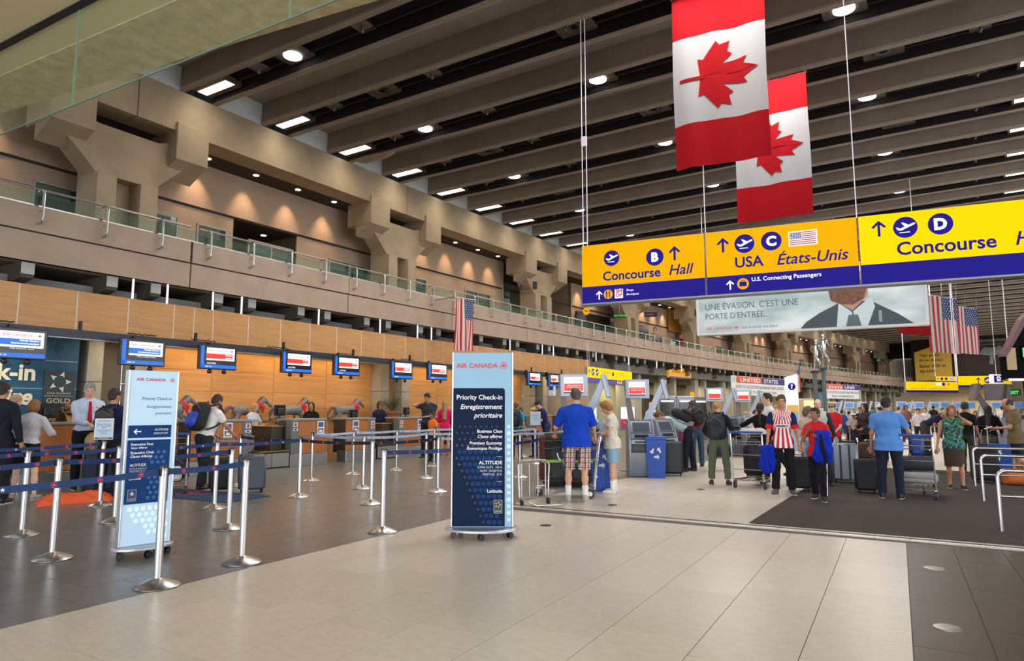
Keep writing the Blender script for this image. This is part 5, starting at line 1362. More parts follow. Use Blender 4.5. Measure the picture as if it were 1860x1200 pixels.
# ---- billboard
t, L_, hh = hang_sign('billboard', 'huge pale blue airline billboard hanging behind the yellow sign', (-6.67, 26.43, 0), (1.14, 26.86, 0), 4.3, 6.7, cat='billboard')
q = MB(); q.box(0, L_, 0, .25, 0, hh, .02); q.obj('frame', mat('pale_metal_frame', 'd5dade', .35, .3), t)
bnt = bpy.data.materials.new('billboard_sky'); bnt.use_nodes = True; nt = bnt.node_tree; bs = nt.nodes['Principled BSDF']; tc = nt.nodes.new('ShaderNodeTexCoord'); n = nt.nodes.new('ShaderNodeTexNoise'); n.inputs['Scale'].default_value = .8; n.inputs['Detail'].default_value = 5
mp = nt.nodes.new('ShaderNodeMapping'); mp.inputs['Scale'].default_value = (.6, 1, 1.6); r_ = nt.nodes.new('ShaderNodeValToRGB'); r_.color_ramp.elements[0].position = .38; r_.color_ramp.elements[1].position = .66
r_.color_ramp.elements[0].color = (*lin('93a9ae'), 1); r_.color_ramp.elements[1].color = (*lin('c9d3d6'), 1); nt.links.new(tc.outputs['Object'], mp.inputs[0]); nt.links.new(mp.outputs[0], n.inputs['Vector']); nt.links.new(n.outputs['Fac'], r_.inputs[0]); nt.links.new(r_.outputs[0], bs.inputs['Base Color']); nt.links.new(r_.outputs[0], bs.inputs['Emission Color']); bs.inputs['Emission Strength'].default_value = .1; bs.inputs['Roughness'].default_value = .3
pic = flat(t, [rect(.10, L_ - .12, .09, hh - .09)], bnt, -.006, 'picture')
M_bt = mat('billboard_text', '4d5a60', .5, emit=('4d5a60', .2))
text(pic, "LE VOYAGE N'EST PAS", .36, 1.44, M_bt, w=3.15, h=.26, y=-.009); text(pic, "UNE ÉVASION. C'EST UNE", .36, .98, M_bt, w=3.35, h=.31, y=-.009); text(pic, "PORTE D'ENTRÉE.", .36, .62, M_bt, w=2.2, h=.28, y=-.009)
text(pic, 'AIR CANADA', .36, .20, M_ac, w=.95, h=.11, y=-.009); roundel(pic, 1.50, .25, .08, -.009, M_ac); text(pic, 'Tout un monde vous attend', 1.68, .20, M_bt, w=1.3, h=.11, y=-.009, italic=True)
M_jk = mat('billboard_jacket', '39434e', .5, emit=('39434e', .25)); M_shirt = mat('billboard_shirt', 'aebdc2', .5, emit=('aebdc2', .3)); M_beard = mat('billboard_beard', '6b4436', .5, noise=(9, .4), emit=('5b3a30', .15)); M_bsk = mat('billboard_skin', 'a5806a', .5, emit=('a5806a', .2))
flat(pic, [[(3.75, .09), (3.95, .32), (4.4, .62), (5.0, .92), (5.5, 1.0), (6.1, .95), (6.9, .45), (7.35, .09)]], M_jk, -.009, 'jacket_print')
flat(pic, [[(4.95, .09), (5.05, .95), (5.45, .62), (5.6, .09)], [(5.6, .09), (5.5, .62), (6.1, 1.12), (6.2, .75), (5.95, .09)]], M_shirt, -.011, 'collar_print')
flat(pic, [[(4.9, 1.05), (5.05, .96), (5.48, .66), (6.0, 1.15), (6.02, 1.7), (5.8, 2.05), (5.1, 2.05), (4.8, 1.6)]], M_bsk, -.0125, 'neck_print')
flat(pic, [[(4.72, 1.5), (4.8, 1.05), (5.1, .9), (5.5, .86), (5.85, 1.05), (6.0, 1.5), (5.9, 1.8), (5.4, 1.55), (4.95, 1.75)]], M_beard, -.014, 'beard_print')
flat(pic, [[(5.25, .09), (5.35, .5), (5.65, .5), (5.75, .09)]], mat('tie_print', '55646b', .5), -.0125, 'tie_print')
flat(pic, [rect(6.3, 6.4, .2, .6)], mat('skyline_print', '8d9aa2', .5), -.0135, 'skyline_print')
for x in (.3, L_ - .3):
    q = MB(); q.tube([(x, .12, hh), (x, .12, 5.2)], .012, 6); q.obj('hanger_cable', M_line, t)

# ---- far hanging yellow signs
def ysign(lb, pxl, pxr, D1, D2, ztop, zbot, band, cables=True, bright=True):
    a, b2 = at_d(pxl[0], pxl[1], D1), at_d(pxr[0], pxr[1], D2); t, L_, hh = hang_sign('direction_sign', lb, a, b2, zbot, ztop)
    q = MB(); q.box(0, L_, 0, .15, 0, hh, .005); q.obj('sign_box', M_signgrey, t)
    flat(t, [rect(.01, L_ - .01, .01, band)], M_sblue, -.003, 'indigo_band'); flat(t, [rect(.01, L_ - .01, band, hh - .01)], M_syel2 if bright else M_syel, -.003, 'yellow_field')
    if cables:
        for x in (.03, L_ - .03):
            q = MB(); q.tube([(x, .05, hh), (x, .05, 9.7 - zbot)], .022, 6); q.obj('hanger_rod', M_line, t)
    return t, L_, hh


zt = lambda y, D: EYE + (743 - y) / 1225 * D
t, L_, hh = ysign('yellow rental car sign hanging on two white rods', (1645, 700), (1740, 700), 38, 38.6, zt(693, 38), zt(713, 38), .14)
text(t, 'Rental Car Centre', .32, .20, M_sblue, w=1.0, h=.09, y=-.006); text(t, 'Location de voiture', 1.5, .20, M_sblue, w=1.15, h=.09, y=-.006, italic=True); disc(t, 2.45, .48, .10, M_sblue, -.006); flat(t, [arrow_pts(2.75, .48, .08, 3)], M_sblue, -.006); flat(t, [rect(1.95, 2.3, .41, .55)], M_swhite, -.006)
t, L_, hh = ysign('small yellow sign with left arrow above the rental car sign', (1700, 690), (1741, 690), 43, 43.2, zt(683.5, 43), zt(692, 43), .01)
flat(t, [arrow_pts(.16, .14, .08, 1)], M_sblue, -.006); disc(t, .42, .14, .09, M_sblue, -.006); disc(t, .72, .14, .09, M_sblue, -.006); us_flag_print(t, .95, 1.3, .06, .22, -.006)
t, L_, hh = ysign('yellow departures sign at right beside the telephone sign', (1740, 695), (1838, 695), 39, 38, zt(683.5, 39), zt(704, 39), .14)
flat(t, [arrow_pts(1.0, .40, .16)], M_sblue, -.006, 'arrow_print'); plane_icon(t, 1.45, .40, .18); letter_disc(t, 'D', 1.98, .40, .18)
a, b2 = at_d(1804, 690, 33), at_d(1824, 690, 33.2); t, L_, hh = hang_sign('telephone_sign', 'white and indigo telephone pictogram sign at right', a, b2, zt(697, 33), zt(680, 33))
q = MB(); q.box(0, L_, 0, .25, 0, hh, .05); q.obj('sign_box', M_swhite, t, True); flat(t, [rect(.06, L_ - .06, .06, hh - .06)], M_sblue, -.003); shape(t, [(-.9, .1), (-.9, .5), (-.5, .8), (.5, .8), (.9, .5), (.9, .1), (.5, .1), (.5, .35), (-.5, .35), (-.5, .1)], L_ / 2, hh / 2, .16, M_swhite, -.006); flat(t, [rect(L_ / 2 - .12, L_ / 2 + .12, .12, .24)], M_swhite, -.006)
q = MB(); q.tube([(L_ / 2, .1, hh), (L_ / 2, .1, 10.12 - zt(697, 33))], .012, 6); q.obj('hanger_rod', M_line, t)
# gate sign by the end of the wood bulkhead
a, b2 = at_d(1067, 676, 25.5), at_d(1148, 682, 29.5); t, L_, hh = hang_sign('gate_sign', 'yellow and violet sign hanging above the first kiosks', a, b2, 2.45, 3.06)
q = MB(); q.box(0, L_, 0, .12, 0, hh, .005); q.obj('sign_box', M_signgrey, t); flat(t, [rect(0, L_, 0, .2)], mat('sign_violet', '5a4aa0', .5, emit=('5a4aa0', .2)), -.003, 'indigo_band'); flat(t, [rect(0, L_, .2, hh)], M_syel2, -.003, 'yellow_field')
M_orl = mat('orange_print', 'e2902a', .5)
flat(t, [arrow_pts(.15, .42, .10)], M_sblue, -.006); plane_icon(t, .5, .42, .13); plane_icon(t, .9, .42, .13); disc(t, 2.5, .42, .09, M_sblue, -.006); text(t, 'Canada', 1.3, .42, M_orl, w=.8, h=.11, y=-.006); text(t, 'USA', 3.2, .40, M_orl, w=.5, h=.11, y=-.006)
for x in (3.0, 3.2, 3.4, 3.7): disc(t, x, .10, .06, M_syel2, -.006)
for x in (.1, L_ - .3):
    for dx in (0, .18):
        q = MB(); q.tube([(x + dx, .05, hh), (x + dx, .05, 1.62)], .006, 5); q.obj('hanger_cable', M_line, t)
# airline yellow sign mounted on the grey beam
t = thing('airline_sign', 'orange yellow airline directions sign on the grey beam', 'sign'); t.matrix_world = hframe(39.3, .7, 3.35)
q = MB(); q.box(0, 3.4, -.1, .05, 0, .62, .01); q.obj('sign_box', mat('amber_sign', 'f0a81c', .45, emit=('f0a81c', .4)), t); flat(t, [rect(.0, 3.4, 0, .07)], mat('sign_violet'), -.104, 'indigo_band')
flat(t, [arrow_pts(.2, .38, .1, 1)], M_swhite, -.106); text(t, 'AIR CANADA', .45, .32, mat('dark_amber', '8a5a10', .5), w=.95, h=.13, y=-.106); shape(t, LEAF, 1.5, .38, .09, M_dark, -.106); text(t, 'WESTJET', 2.0, .32, mat('dark_teal', '1b4a4a', .5), w=1.0, h=.12, y=-.106, italic=True, bold=.02); flat(t, [arrow_pts(3.2, .38, .1, 3)], M_black, -.106)

# United States banners
def banner(lb, pl, pr, D1, D2, z0, z1, words, lines):
    a, b2 = at_d(pl, 700, D1), at_d(pr, 700, D2); t, L_, hh = hang_sign('banner_sign', lb, a, b2, z0, z1); hb = hh * .36
    q = MB(); q.box(0, L_, 0, .08, 0, hh, .005); q.obj('board', mat('banner_white', 'e4e8ea', .6, emit=('e4e8ea', .15)), t)
    flat(t, [rect(L_ * .06, L_ * .52, hh - hb, hh - .01)], mat('banner_red', 'e0604a', .6), -.003, 'red_band'); flat(t, [rect(L_ * .52, L_ - .01, hh - hb, hh - .01)], mat('banner_indigo', '41368c', .6), -.003, 'indigo_band')
    text(t, words[0], L_ * .13, hh - hb * .85, M_white, w=L_ * .36, h=hb * .62, y=-.006, bold=.02); text(t, words[1], L_ * .56, hh - hb * .85, M_white, w=L_ * .28, h=hb * .62, y=-.006, bold=.02)
    text(t, lines[0], L_ * .05, hh * .36, M_dark, w=L_ * .9, h=hh * .17, y=-.006); text(t, lines[1], L_ * .2, hh * .10, M_dark, w=L_ * .6, h=hh * .14, y=-.006); return t, L_, hh


t, L_, hh = banner('white banner with red and indigo United States heading', 1331, 1427, 30, 34, zt(718, 31), zt(684, 31), ('UNITED', 'STATES'), ('ENTRY TO US CUSTOMS NO EARLIER THAN 2 HOURS', 'PRIOR TO DEPARTURE TIME'))
disc(t, .12, hh - .15, .14, mat('pale_ball', 'c9d8e2', .5), -.01)
t, L_, hh = banner('farther white banner with heading ending in UNIS', 1496, 1562, 44, 47, zt(724, 45), zt(698, 45), ('ÉTATS', 'UNIS'), ('TO US CUSTOMS NO EARLIER THAN THREE HOURS', 'PRIOR TO YOUR DEPARTURE TIME'))
for pz, D in ((1333, 30.1), (1425, 33.9), (1498, 44.2), (1560, 46.8)):
    p = at_d(pz, 700, D); q = MB(); q.tube([(0, .1, 0), (0, .1, 3.0)], .03, 8); o = q.obj('banner_post', M_steel_d, None, False, (p.x, p.y, 0)); tag(o, 'thin post under the %s end of the %s banner' % ('left' if pz in (1333, 1498) else 'right', 'nearer' if pz < 1450 else 'farther'), 'post')
# information totem with question mark
a = at_d(1440, 743, 24); t = thing('information_totem', 'tall white totem with an indigo question mark', 'sign', (a.x, a.y, 0), .35)
q = MB(); q.prism([(-.21, 0), (.21, 0), (.21, 2.70), (-.21, 2.58)], 'y', 0, .1); q.obj('board', M_swhite, t); disc(t, 0, 2.25, .13, M_sblue, -.004); text(t, '?', 0, 2.17, M_swhite, h=.17, y=-.007, align='C', bold=.04)
flat(t, [rect(-.2, .2, 1.35, 1.6)], mat('pale_yellow_print', 'f0c060', .5), -.004); flat(t, [rect(-.2, .2, 0, 1.35)], mat('pale_blue_print', '9db8d6', .5), -.004)
# orange lit display box behind the crowd
a, b2 = at_d(1459, 740, 32), at_d(1502, 740, 32.4); t, L_, hh = hang_sign('lit_display', 'warm lit display case behind the striped jersey boy', a, b2, 0, 1.95, cat='display case')
q = MB(); q.box(0, L_, 0, .5, 0, hh, .02); q.obj('case', mat('cream_case', 'd8c49a', .5), t); flat(t, [rect(.05, L_ - .05, 1.0, hh - .08)], mat('warm_lit_panel', 'ffe2a0', .5, emit=('ffdf98', 1.1)), -.004); flat(t, [rect(.05, L_ - .05, 1.38, 1.43)], mat('orange_print'), -.007)

# ---- steel runner sculptures on poles
M_mirror = mat('polished_steel_sculpture', 'd4d6da', .18, 1.0)


def sculpture(lb, px, D, zb, hgt, lean):
    p = at_d(px, 700, D); t = thing('runner_sculpture', lb, 'sculpture', (p.x, p.y, 0), .3, 'polished steel figures on poles')
    q = MB(); q.tube([(0, 0, 0), (0, 0, zb)], .09, 10); q.obj('pole', mat('grey_green_pole', '5d7270', .5), t, True)
    q = MB(); q.lathe([(.16, -.1), (.16, 0), (.05, .03)], 14, (0, 0, zb)); q.obj('pole_cap', mat('dark_cap', '2f3838', .5), t, True)
    k = hgt / 1.75
    J = lambda x, y, z: (x * k + lean * z * .1, y * k, zb + z * k)
    q = MB(); q.sm = True
    q.tube([J(0, 0, .0), J(.04, -.02, .45), J(.08, 0, .86)], [.05 * k, .06 * k, .085 * k], 8); q.tube([J(.1, 0, .86), J(.26, -.1, .48), J(.3, .05, .12)], [.085 * k, .06 * k, .04 * k], 8)
    q.tube([J(.08, 0, .84), J(.1, 0, 1.1), J(.12, 0, 1.42)], [.15 * k, .13 * k, .17 * k], 10); q.ball(J(.14, -.02, 1.64), (.10 * k, .1 * k, .125 * k)); q.tube([J(.12, 0, 1.42), J(.13, 0, 1.56)], .05 * k, 8)
    q.tube([J(-.06, 0, 1.42), J(-.18, -.08, 1.14), J(-.06, -.22, 1.0)], [.055 * k, .045 * k, .03 * k], 8); q.tube([J(.28, 0, 1.42), J(.42, .05, 1.16), J(.50, -.1, .98)], [.055 * k, .045 * k, .03 * k], 8)
    q.obj('figure', M_mirror, t, True); return t


sculpture('lower polished steel figure on a pole, left one', 1481, 30, 3.15, 1.38, 0); sculpture('taller polished steel figure on a pole, right one', 1497, 30.6, 3.32, 1.52, -.4)
pa, pb = at_d(1481, 700, 30), at_d(1497, 700, 30.6)
q = MB(); q.tube([(pa.x, pa.y, 3.06), (pb.x, pb.y, 3.22)], .05, 8); o = q.obj('cross_bar', mat('dark_cap')); tag(o, 'dark bar joining the two sculpture poles', 'bar')
a = at_d(1486, 710, 31.5); t = thing('flight_display', 'dark blue upright display between the sculpture poles', 'screen', (a.x, a.y, 0), .35); q = MB(); q.box(-.02, .28, 0, .1, 1.5, 2.25, .01); q.obj('casing', M_navyb, t); flat(t, [rect(0, .26, 1.53, 2.22)], mat('dim_blue_screen', '3d5a80', .3, emit=('3d5a80', .5)), -.004); q = MB(); q.box(.1, .16, .03, .08, 0, 1.5); q.obj('stand', M_steel_d, t)

# ---- ey billboards on the far wall
a, b2 = at_d(1657, 680, 80), at_d(1862, 680, 71.8); t, L_, hh = hang_sign('far_video_wall', 'very dark wide video wall at the far end of the hall', a, b2, zt(697, 76), zt(612, 76), cat='video wall')
q = MB(); q.box(0, L_ + 8, 0, .3, 0, hh, .02); q.obj('casing', mat('near_black_brown', '1d1615', .5), t); flat(t, [rect(.3, L_ + 7.5, .0, .55)], mat('sea_print', '40565a', .5, noise=(2, .5, (.3, 1, 2))), -.02, 'sea_print'); flat(t, [rect(4.6, L_ + 7, hh - 1.1, hh - .45)], mat('pale_headline', '8a9298', .5, noise=(3, .3)), -.02, 'headline_print'); flat(t, [rect(5.5, 12.5, 1.3, 4.6)], mat('dark_red_brown', '2e1715', .5), -.02, 'picture')
shape(t, [(-1, .2), (-.6, .9), (.2, .8), (.9, 1), (1, .2), (.3, .0), (.1, -.9), (-.2, -.8), (-.1, 0)], 8.0, 3.0, 1.1, mat('pale_headline'), -.03)
a, b2 = at_d(1663, 680, 79), at_d(1730, 680, 76.3); t, L_, hh = hang_sign('gold_advert', 'mustard gold advert panel with black slogan at the hall end', a, b2, zt(691, 77.5), zt(629, 77.5), cat='advert')
q = MB(); q.prism([(0, 0), (L_, .05), (L_, hh), (L_ * .5, hh), (0, hh * .84)], 'y', 0, .2); q.obj('board', mat('mustard_board', 'b08c2c', .5, emit=('b08c2c', .25)), t)
for i, sx in enumerate(('Your world.', 'Bigger. Bolder.', 'Better. With us.')): text(t, sx, .5, 2.75 - i * .62, M_black, w=L_ * (.56, .66, .72)[i], h=.36, y=-.01, bold=.02)
text(t, 'ey.com', .5, .8, M_black, h=.42, y=-.01, bold=.02)

# ---- signs on the upper level
def board(lb, x, y, s_off, w_, h_, m, lines=(), tm=None, name='wall_sign', emis=None, double=True):
    pass
def arc_pt(x, y, off):
    d = ray(x, y); a = d.x ** 2 + d.y ** 2; b = 2 * (-d.x * CX - d.y * CY); c = CX ** 2 + CY ** 2 - (RR + off) ** 2
    tt = (-b + math.sqrt(b * b - 4 * a * c)) / 2 / a; P = Vector((0, 0, EYE)) + d * tt
    return RR * math.atan2(P.y - CY, CX - P.x), P.z


def up_sign(lb, x0, x1, y0, y1, off, m, lines, tm, name='upper_sign', face_cam=True):
    s0, z1 = arc_pt(x0, y0, off); s1, z0 = arc_pt(x1, y1, off); t = thing(name, lb, 'sign'); w_ = .9 * (x1 - x0) / max(1, (x1 - x0)) 
    P = Vector(HP(s0, off, z0)); D = P.xy.length; W = (x1 - x0) * D / 1225 * .97
    t.location = P; t.rotation_euler = (0, 0, math.atan2(P.y, P.x) - PI / 2); H = max(.1, z1 - z0)
    q = MB(); q.box(0, W, 0, .08, 0, H, .01); q.obj('board', m, t)
    for i, l_ in enumerate(lines): text(t, l_, W * .08, H * (.78 - .24 * i) if len(lines) > 1 else H * .3, tm, h=H * (.13 if len(lines) > 1 else .4), y=-.006)
    q = MB(); q.tube([(W / 2, .04, H), (W / 2, .04, max(H + .1, 8.42 - z0))], .012, 6); q.obj('hanger_rod', M_steel_d, t)
    return t


M_chs = mat('charcoal_hanging_sign', '2e2f2d', .5)
up_sign('charcoal upstairs sign with three lines, under the first stair column', 945, 977, 511, 533, 2.6, M_chs, ('YYC', '• Observation', '• Meeting room', '• Hotel'), M_silv)
up_sign('charcoal reception sign on the upper level', 1170, 1194, 567, 581, 2.6, M_chs, ('Reception',), M_silv)
M_exit = mat('exit_green', '10d040', .4, emit=('20e860', 1.6))
up_sign('green lit exit board on the upper level left of the reception sign', 1114, 1137, 570, 582, 1.6, M_black, ('EXIT SORTIE',), M_exit, 'exit_sign'); up_sign('tiny green exit board high near the far end', 1592, 1604, 652, 658, 1.4, M_black, ('EXIT',), M_exit, 'exit_sign')
s0, z0 = arc_pt(1065, 565, 2.6); t = thing('round_icon_sign', 'small round yellow pictogram sign on the upper level', 'sign', HP(s0, 2.6, z0), .9); q = MB(); q.prism(circle_pts(0, 0, .2, 20), 'y', 0, .05); q.obj('disc', M_syel, t); flat(t, [rect(-.1, .1, -.02, .03)], M_dark, -.004)
s0, z0 = arc_pt(1258, 716, .6); t = thing('round_icon_sign', 'small round yellow pictogram sign by the olive pilaster', 'sign', HP(s0, .6, z0), .9); q = MB(); q.prism(circle_pts(0, 0, .17, 20), 'y', 0, .05); q.obj('disc', M_syel, t); text(t, 'i', 0, -.09, M_dark, h=.18, y=-.004, align='C')
# amber lit upstairs lounge facade
s0, z0 = arc_pt(1240, 590, 3.3); q = MB(); q.box(-2.2, 1.6, 0, .1, -.6, 1.7, .02); o = q.obj('amber_facade', mat('amber_panel', 'a8701e', .6, emit=('a8701e', .12)), None); o.matrix_world = hframe(s0, 3.3, z0); tag(o, 'amber coloured shop facade behind the balcony rail', 'facade')
s0, z0 = arc_pt(1222, 610, 1.2); q = MB(); q.box(-.4, .4, 0, .05, -.55, .55, .01); o = q.obj('standing_poster', mat('pale_poster', 'c3c8bd', .6, noise=(4, .4)), None); o.matrix_world = hframe(s0, 1.2, 5.15); tag(o, 'pale poster board standing behind the balcony rail', 'poster')
s0, z0 = arc_pt(1090, 700, 1.0)

# ================================================================== KIOSKS
M_kl = mat('kiosk_silver', '98a1b0', .35, .25); M_kd = mat('kiosk_dark_side', '4c5058', .45); M_kdk = mat('kiosk_charcoal', '2d3238', .35); M_scr_dim = mat('kiosk_screen_dim', '4a545e', .2, emit=('4a545e', .15)); M_kbr = mat('kiosk_brown_grey_arm', '7d746f', .45)


def arc_profile(n=12):
    """side outline (y,z): front bulges toward -y"""
    F = [(-.10, 1.22), (-.17, 1.18), (-.25, 1.0), (-.31, .8), (-.335, .6), (-.32, .4), (-.27, .18), (-.22, 0)]
    return F


def kiosk(lb, loc, rz, name='check_in_kiosk'):
    t = thing(name, lb, 'kiosk', loc, rz, 'self service check-in kiosks')
    F = arc_profile(); back = [(.22, 0), (.22, .7), (.15, 1.1), (.05, 1.22)]
    P = F[::-1] + back[::-1][::1]
    P = [(-.22, 0), (.22, 0), (.22, .7), (.15, 1.1), (.03, 1.22)] + F[:-1]
    for sx, m_ in ((-.275, M_kl), (.235, M_kl)):
        q = MB(); q.prism([(a - (.03 if a < 0 else 0), b + (.02 if b > 1 else 0)) for a, b in P], 'x', sx, sx + .04); q.obj('side_fin', m_, t)
    q = MB(); q.prism(P, 'x', -.235, .235); q.obj('body', M_kd, t)
    def face(z0, z1, w_, m_, nm, dep=.012):
        # curved front patch
        def yy(z):
            pts = sorted([(b, a) for a, b in F])
            for (za, ya), (zb, yb) in zip(pts, pts[1:]):
                if za <= z <= zb: return ya + (yb - ya) * (z - za) / (zb - za)
            return pts[-1][1]
        q = MB(); n = 5; vs = []
        for i in range(n + 1):
            z = z0 + (z1 - z0) * i / n; y = yy(z) - dep; vs += [(-w_, y, z), (w_, y, z), (w_, y + dep, z), (-w_, y + dep, z)]
        fs = []
        for i in range(n):
            e = 4 * i; fs += [(e, e + 1, e + 5, e + 4), (e + 1, e + 2, e + 6, e + 5), (e + 3, e, e + 4, e + 7)]
        fs += [(0, 3, 2, 1), (4 * n, 4 * n + 1, 4 * n + 2, 4 * n + 3)]
        q.add(vs, fs); return q.obj(nm, m_, t, True)
    face(.02, .52, .232, M_kl, 'lower_door'); face(.535, .70, .2, M_kdk, 'printer_panel'); face(.71, .80, .225, M_kl, 'ticket_shelf', .04); face(.735, .765, .15, M_black, 'ticket_slot', .045); face(.82, .93, .225, M_kl, 'reader_panel', .02); face(.845, .905, .15, M_black, 'card_reader', .05)
    face(.95, 1.19, .225, M_kl, 'screen_bezel', .015); face(.965, 1.165, .18, M_scr_dim, 'touch_screen', .02)
    return t


def display_tower(lb, loc, rz, far=False, M_kl=M_kl, M_kbr=M_kbr):
    """two leaning arms, each carrying a screen"""
    t = thing('display_tower', lb, 'display', loc, rz, 'leaning twin screen towers over the kiosks')
    q = MB(); q.prism([(-.02, 0), (.14, 0), (-.28, 2.1), (-.36, 2.1), (-.34, 1.9)], 'y', .02, .16) if False else q.prism([(-.12, 0), (.10, 0), (-.10, 1.2), (-.26, 2.10), (-.33, 2.10)], 'y', .03, .10); q.obj('arm', M_kbr, t)
    q = MB(); q.prism([(-.02, 0), (.16, 0), (.24, 1.2), (.62, 2.08), (.52, 2.10), (.10, 1.25)], 'y', .1, .17); q.obj('arm', M_kl, t)
    q = MB(); q.box(-.28, .24, -.06, .03, 1.68, 2.11, .015); q.obj('screen_case', M_kl, t)
    pn = flat(t, [rect(-.2, .16, 1.75, 2.05)], M_scr_white, -.063, 'display'); flat(pn, [rect(-.195, .155, 1.79, 1.93)], M_scr_red, -.066); flat(pn, [rect(-.2, .16, 1.75, 1.775)], M_black, -.066)
    if not far:
        text(pn, 'AIR CANADA', -.15, 1.97, M_ac, w=.22, h=.03, y=-.067); shape(pn, LEAF, .11, 1.985, .018, M_ac, -.067); text(pn, 'Check-in Start here', .12, 1.885, M_wt_e, w=.26, h=.025, y=-.069, align='R'); text(pn, 'Enregistrez-vous ici', .12, 1.85, M_wt_e, w=.27, h=.022, y=-.069, align='R'); flat(pn, [arrow_pts(.1, 1.815, .02, 2)], M_wt_e, -.069)
    q = MB(); q.M = Matrix.Translation((.50, .2, 1.9)) @ Matrix.Rotation(math.radians(-14), 4, 'Y'); q.box(.02, .10, -.16, .28, -.25, .2, .012); q.obj('screen_case', M_kl, t)
    return t


def recycle_bin(lb, loc, rz, w_=.42, d_=.42, h_=.86):
    t = thing('recycling_bin', lb, 'bin', loc, rz, 'blue recycling bins')
    M_b = mat('recycling_blue', '1450b8', .45)
    q = MB(); vs = []
    for z, k in ((0, .86), (h_ - .06, 1.0), (h_ - .05, 1.06), (h_, 1.06)):
        vs += [(-w_ / 2 * k, -d_ / 2 * k, z), (w_ / 2 * k, -d_ / 2 * k, z), (w_ / 2 * k, d_ / 2 * k, z), (-w_ / 2 * k, d_ / 2 * k, z)]
    fs = [(3, 2, 1, 0)] + [(4 * i + k, 4 * i + (k + 1) % 4, 4 * i + 4 + (k + 1) % 4, 4 * i + 4 + k) for i in range(3) for k in range(4)] + [(12, 13, 14, 15)]
    q.add(vs, fs); q.obj('tub', M_b, t)
    q = MB(); q.box(-w_ / 2 * .9, w_ / 2 * .9, -d_ / 2 * .9, d_ / 2 * .9, h_, h_ + .012, .01); q.obj('liner_bag', mat('bag_liner', '4a78c8', .3), t, True)
    cz = h_ * .62
    for k in range(3):
        a = 2 * PI * k / 3 + PI / 6; P = []
        for r_, da in ((.11, -.5), (.115, .30), (.15, .30), (.09, .8), (.04, .30), (.07, .30), (.07, -.5)): P.append((r_ * math.cos(a + da), cz + r_ * 1.05 * math.sin(a + da)))
        o = flat(t, [P[::-1]], M_white, -d_ / 2 * .975, 'arrow_emblem'); o.rotation_euler = (0, 0, 0); o.location = (0, -.012, 0)
    return t


kp1 = at_d(1045, 743, 12.75); kp2 = at_d(1160, 743, 15.0); kp3 = at_d(1300, 743, 20.9); kp4 = at_d(1352, 743, 23.4)
display_tower('nearest twin screen tower above the blue shirted man', (kp1.x, kp1.y, 0), .30); display_tower('second twin screen tower, over the silver kiosk pair', (kp2.x, kp2.y, 0), .24)
display_tower('third twin screen tower behind the backpack woman', (kp3.x, kp3.y, 0), .2, True); display_tower('fourth twin screen tower left of the white banner', (kp4.x, kp4.y, 0), .2, True)
g_ = lambda x, y: at_z(x, y, 0)
p = g_(1060, 878); kiosk('silver kiosk hidden behind the blue shirted man', (p.x, p.y + .1, 0), .4)
p = g_(1090, 868); kiosk('silver kiosk behind the curly haired woman', (p.x, p.y + .25, 0), -1.2)
p = g_(1156, 866); kiosk('silver kiosk facing the camera beside a blue bin', (p.x, p.y + .25, 0), .48)
p = g_(1190, 860); kiosk('silver kiosk turned right behind a blue bin', (p.x, p.y + .3, 0), 1.05)
for (x, D, rz, lb) in ((1303, 21.2, .4, 'kiosk under the third screen tower'), (1322, 21.6, .9, 'kiosk right of the backpack woman head'), (1364, 21.0, .45, 'kiosk left of the woman in black'), (1338, 23.6, .2, 'kiosk under the fourth screen tower')):
    p = at_d(x, 743, D); kiosk(lb, (p.x, p.y, 0), rz)
p = g_(1068, 893); recycle_bin('blue recycling bin between the plaid shorts man and the curly haired woman', (p.x + .1, p.y + .35, 0), .45, .5, .45, .88)
p = g_(1186, 868); recycle_bin('blue recycling bin in front of the turned kiosk', (p.x + .02, p.y + .2, 0), .3)
p = at_d(1376, 743, 20.6); recycle_bin('blue recycling bin left of the woman in black', (p.x, p.y, 0), .3); p = at_z(948, 830, 0); recycle_bin('blue bin tucked behind the tall blue sign', (-7.6, 15.9, 0), .6)
# kiosk at right with blue bin; tower greys darkened to paint its shade
kp = at_d(1812, 743, 17.5)
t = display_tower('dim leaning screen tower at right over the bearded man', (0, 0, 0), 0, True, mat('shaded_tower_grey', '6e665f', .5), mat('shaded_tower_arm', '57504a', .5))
t.location = (kp.x, kp.y + .2, 0); t.rotation_euler = (0, 0, PI + .25); kiosk('shadowed kiosk behind the right hand rails', (kp.x - .1, kp.y - .1, 0), -.6); p = at_d(1806, 743, 16.3); recycle_bin('blue recycling bin behind the right hand rails', (p.x, p.y, 0), -.2, .58, .42, .62)
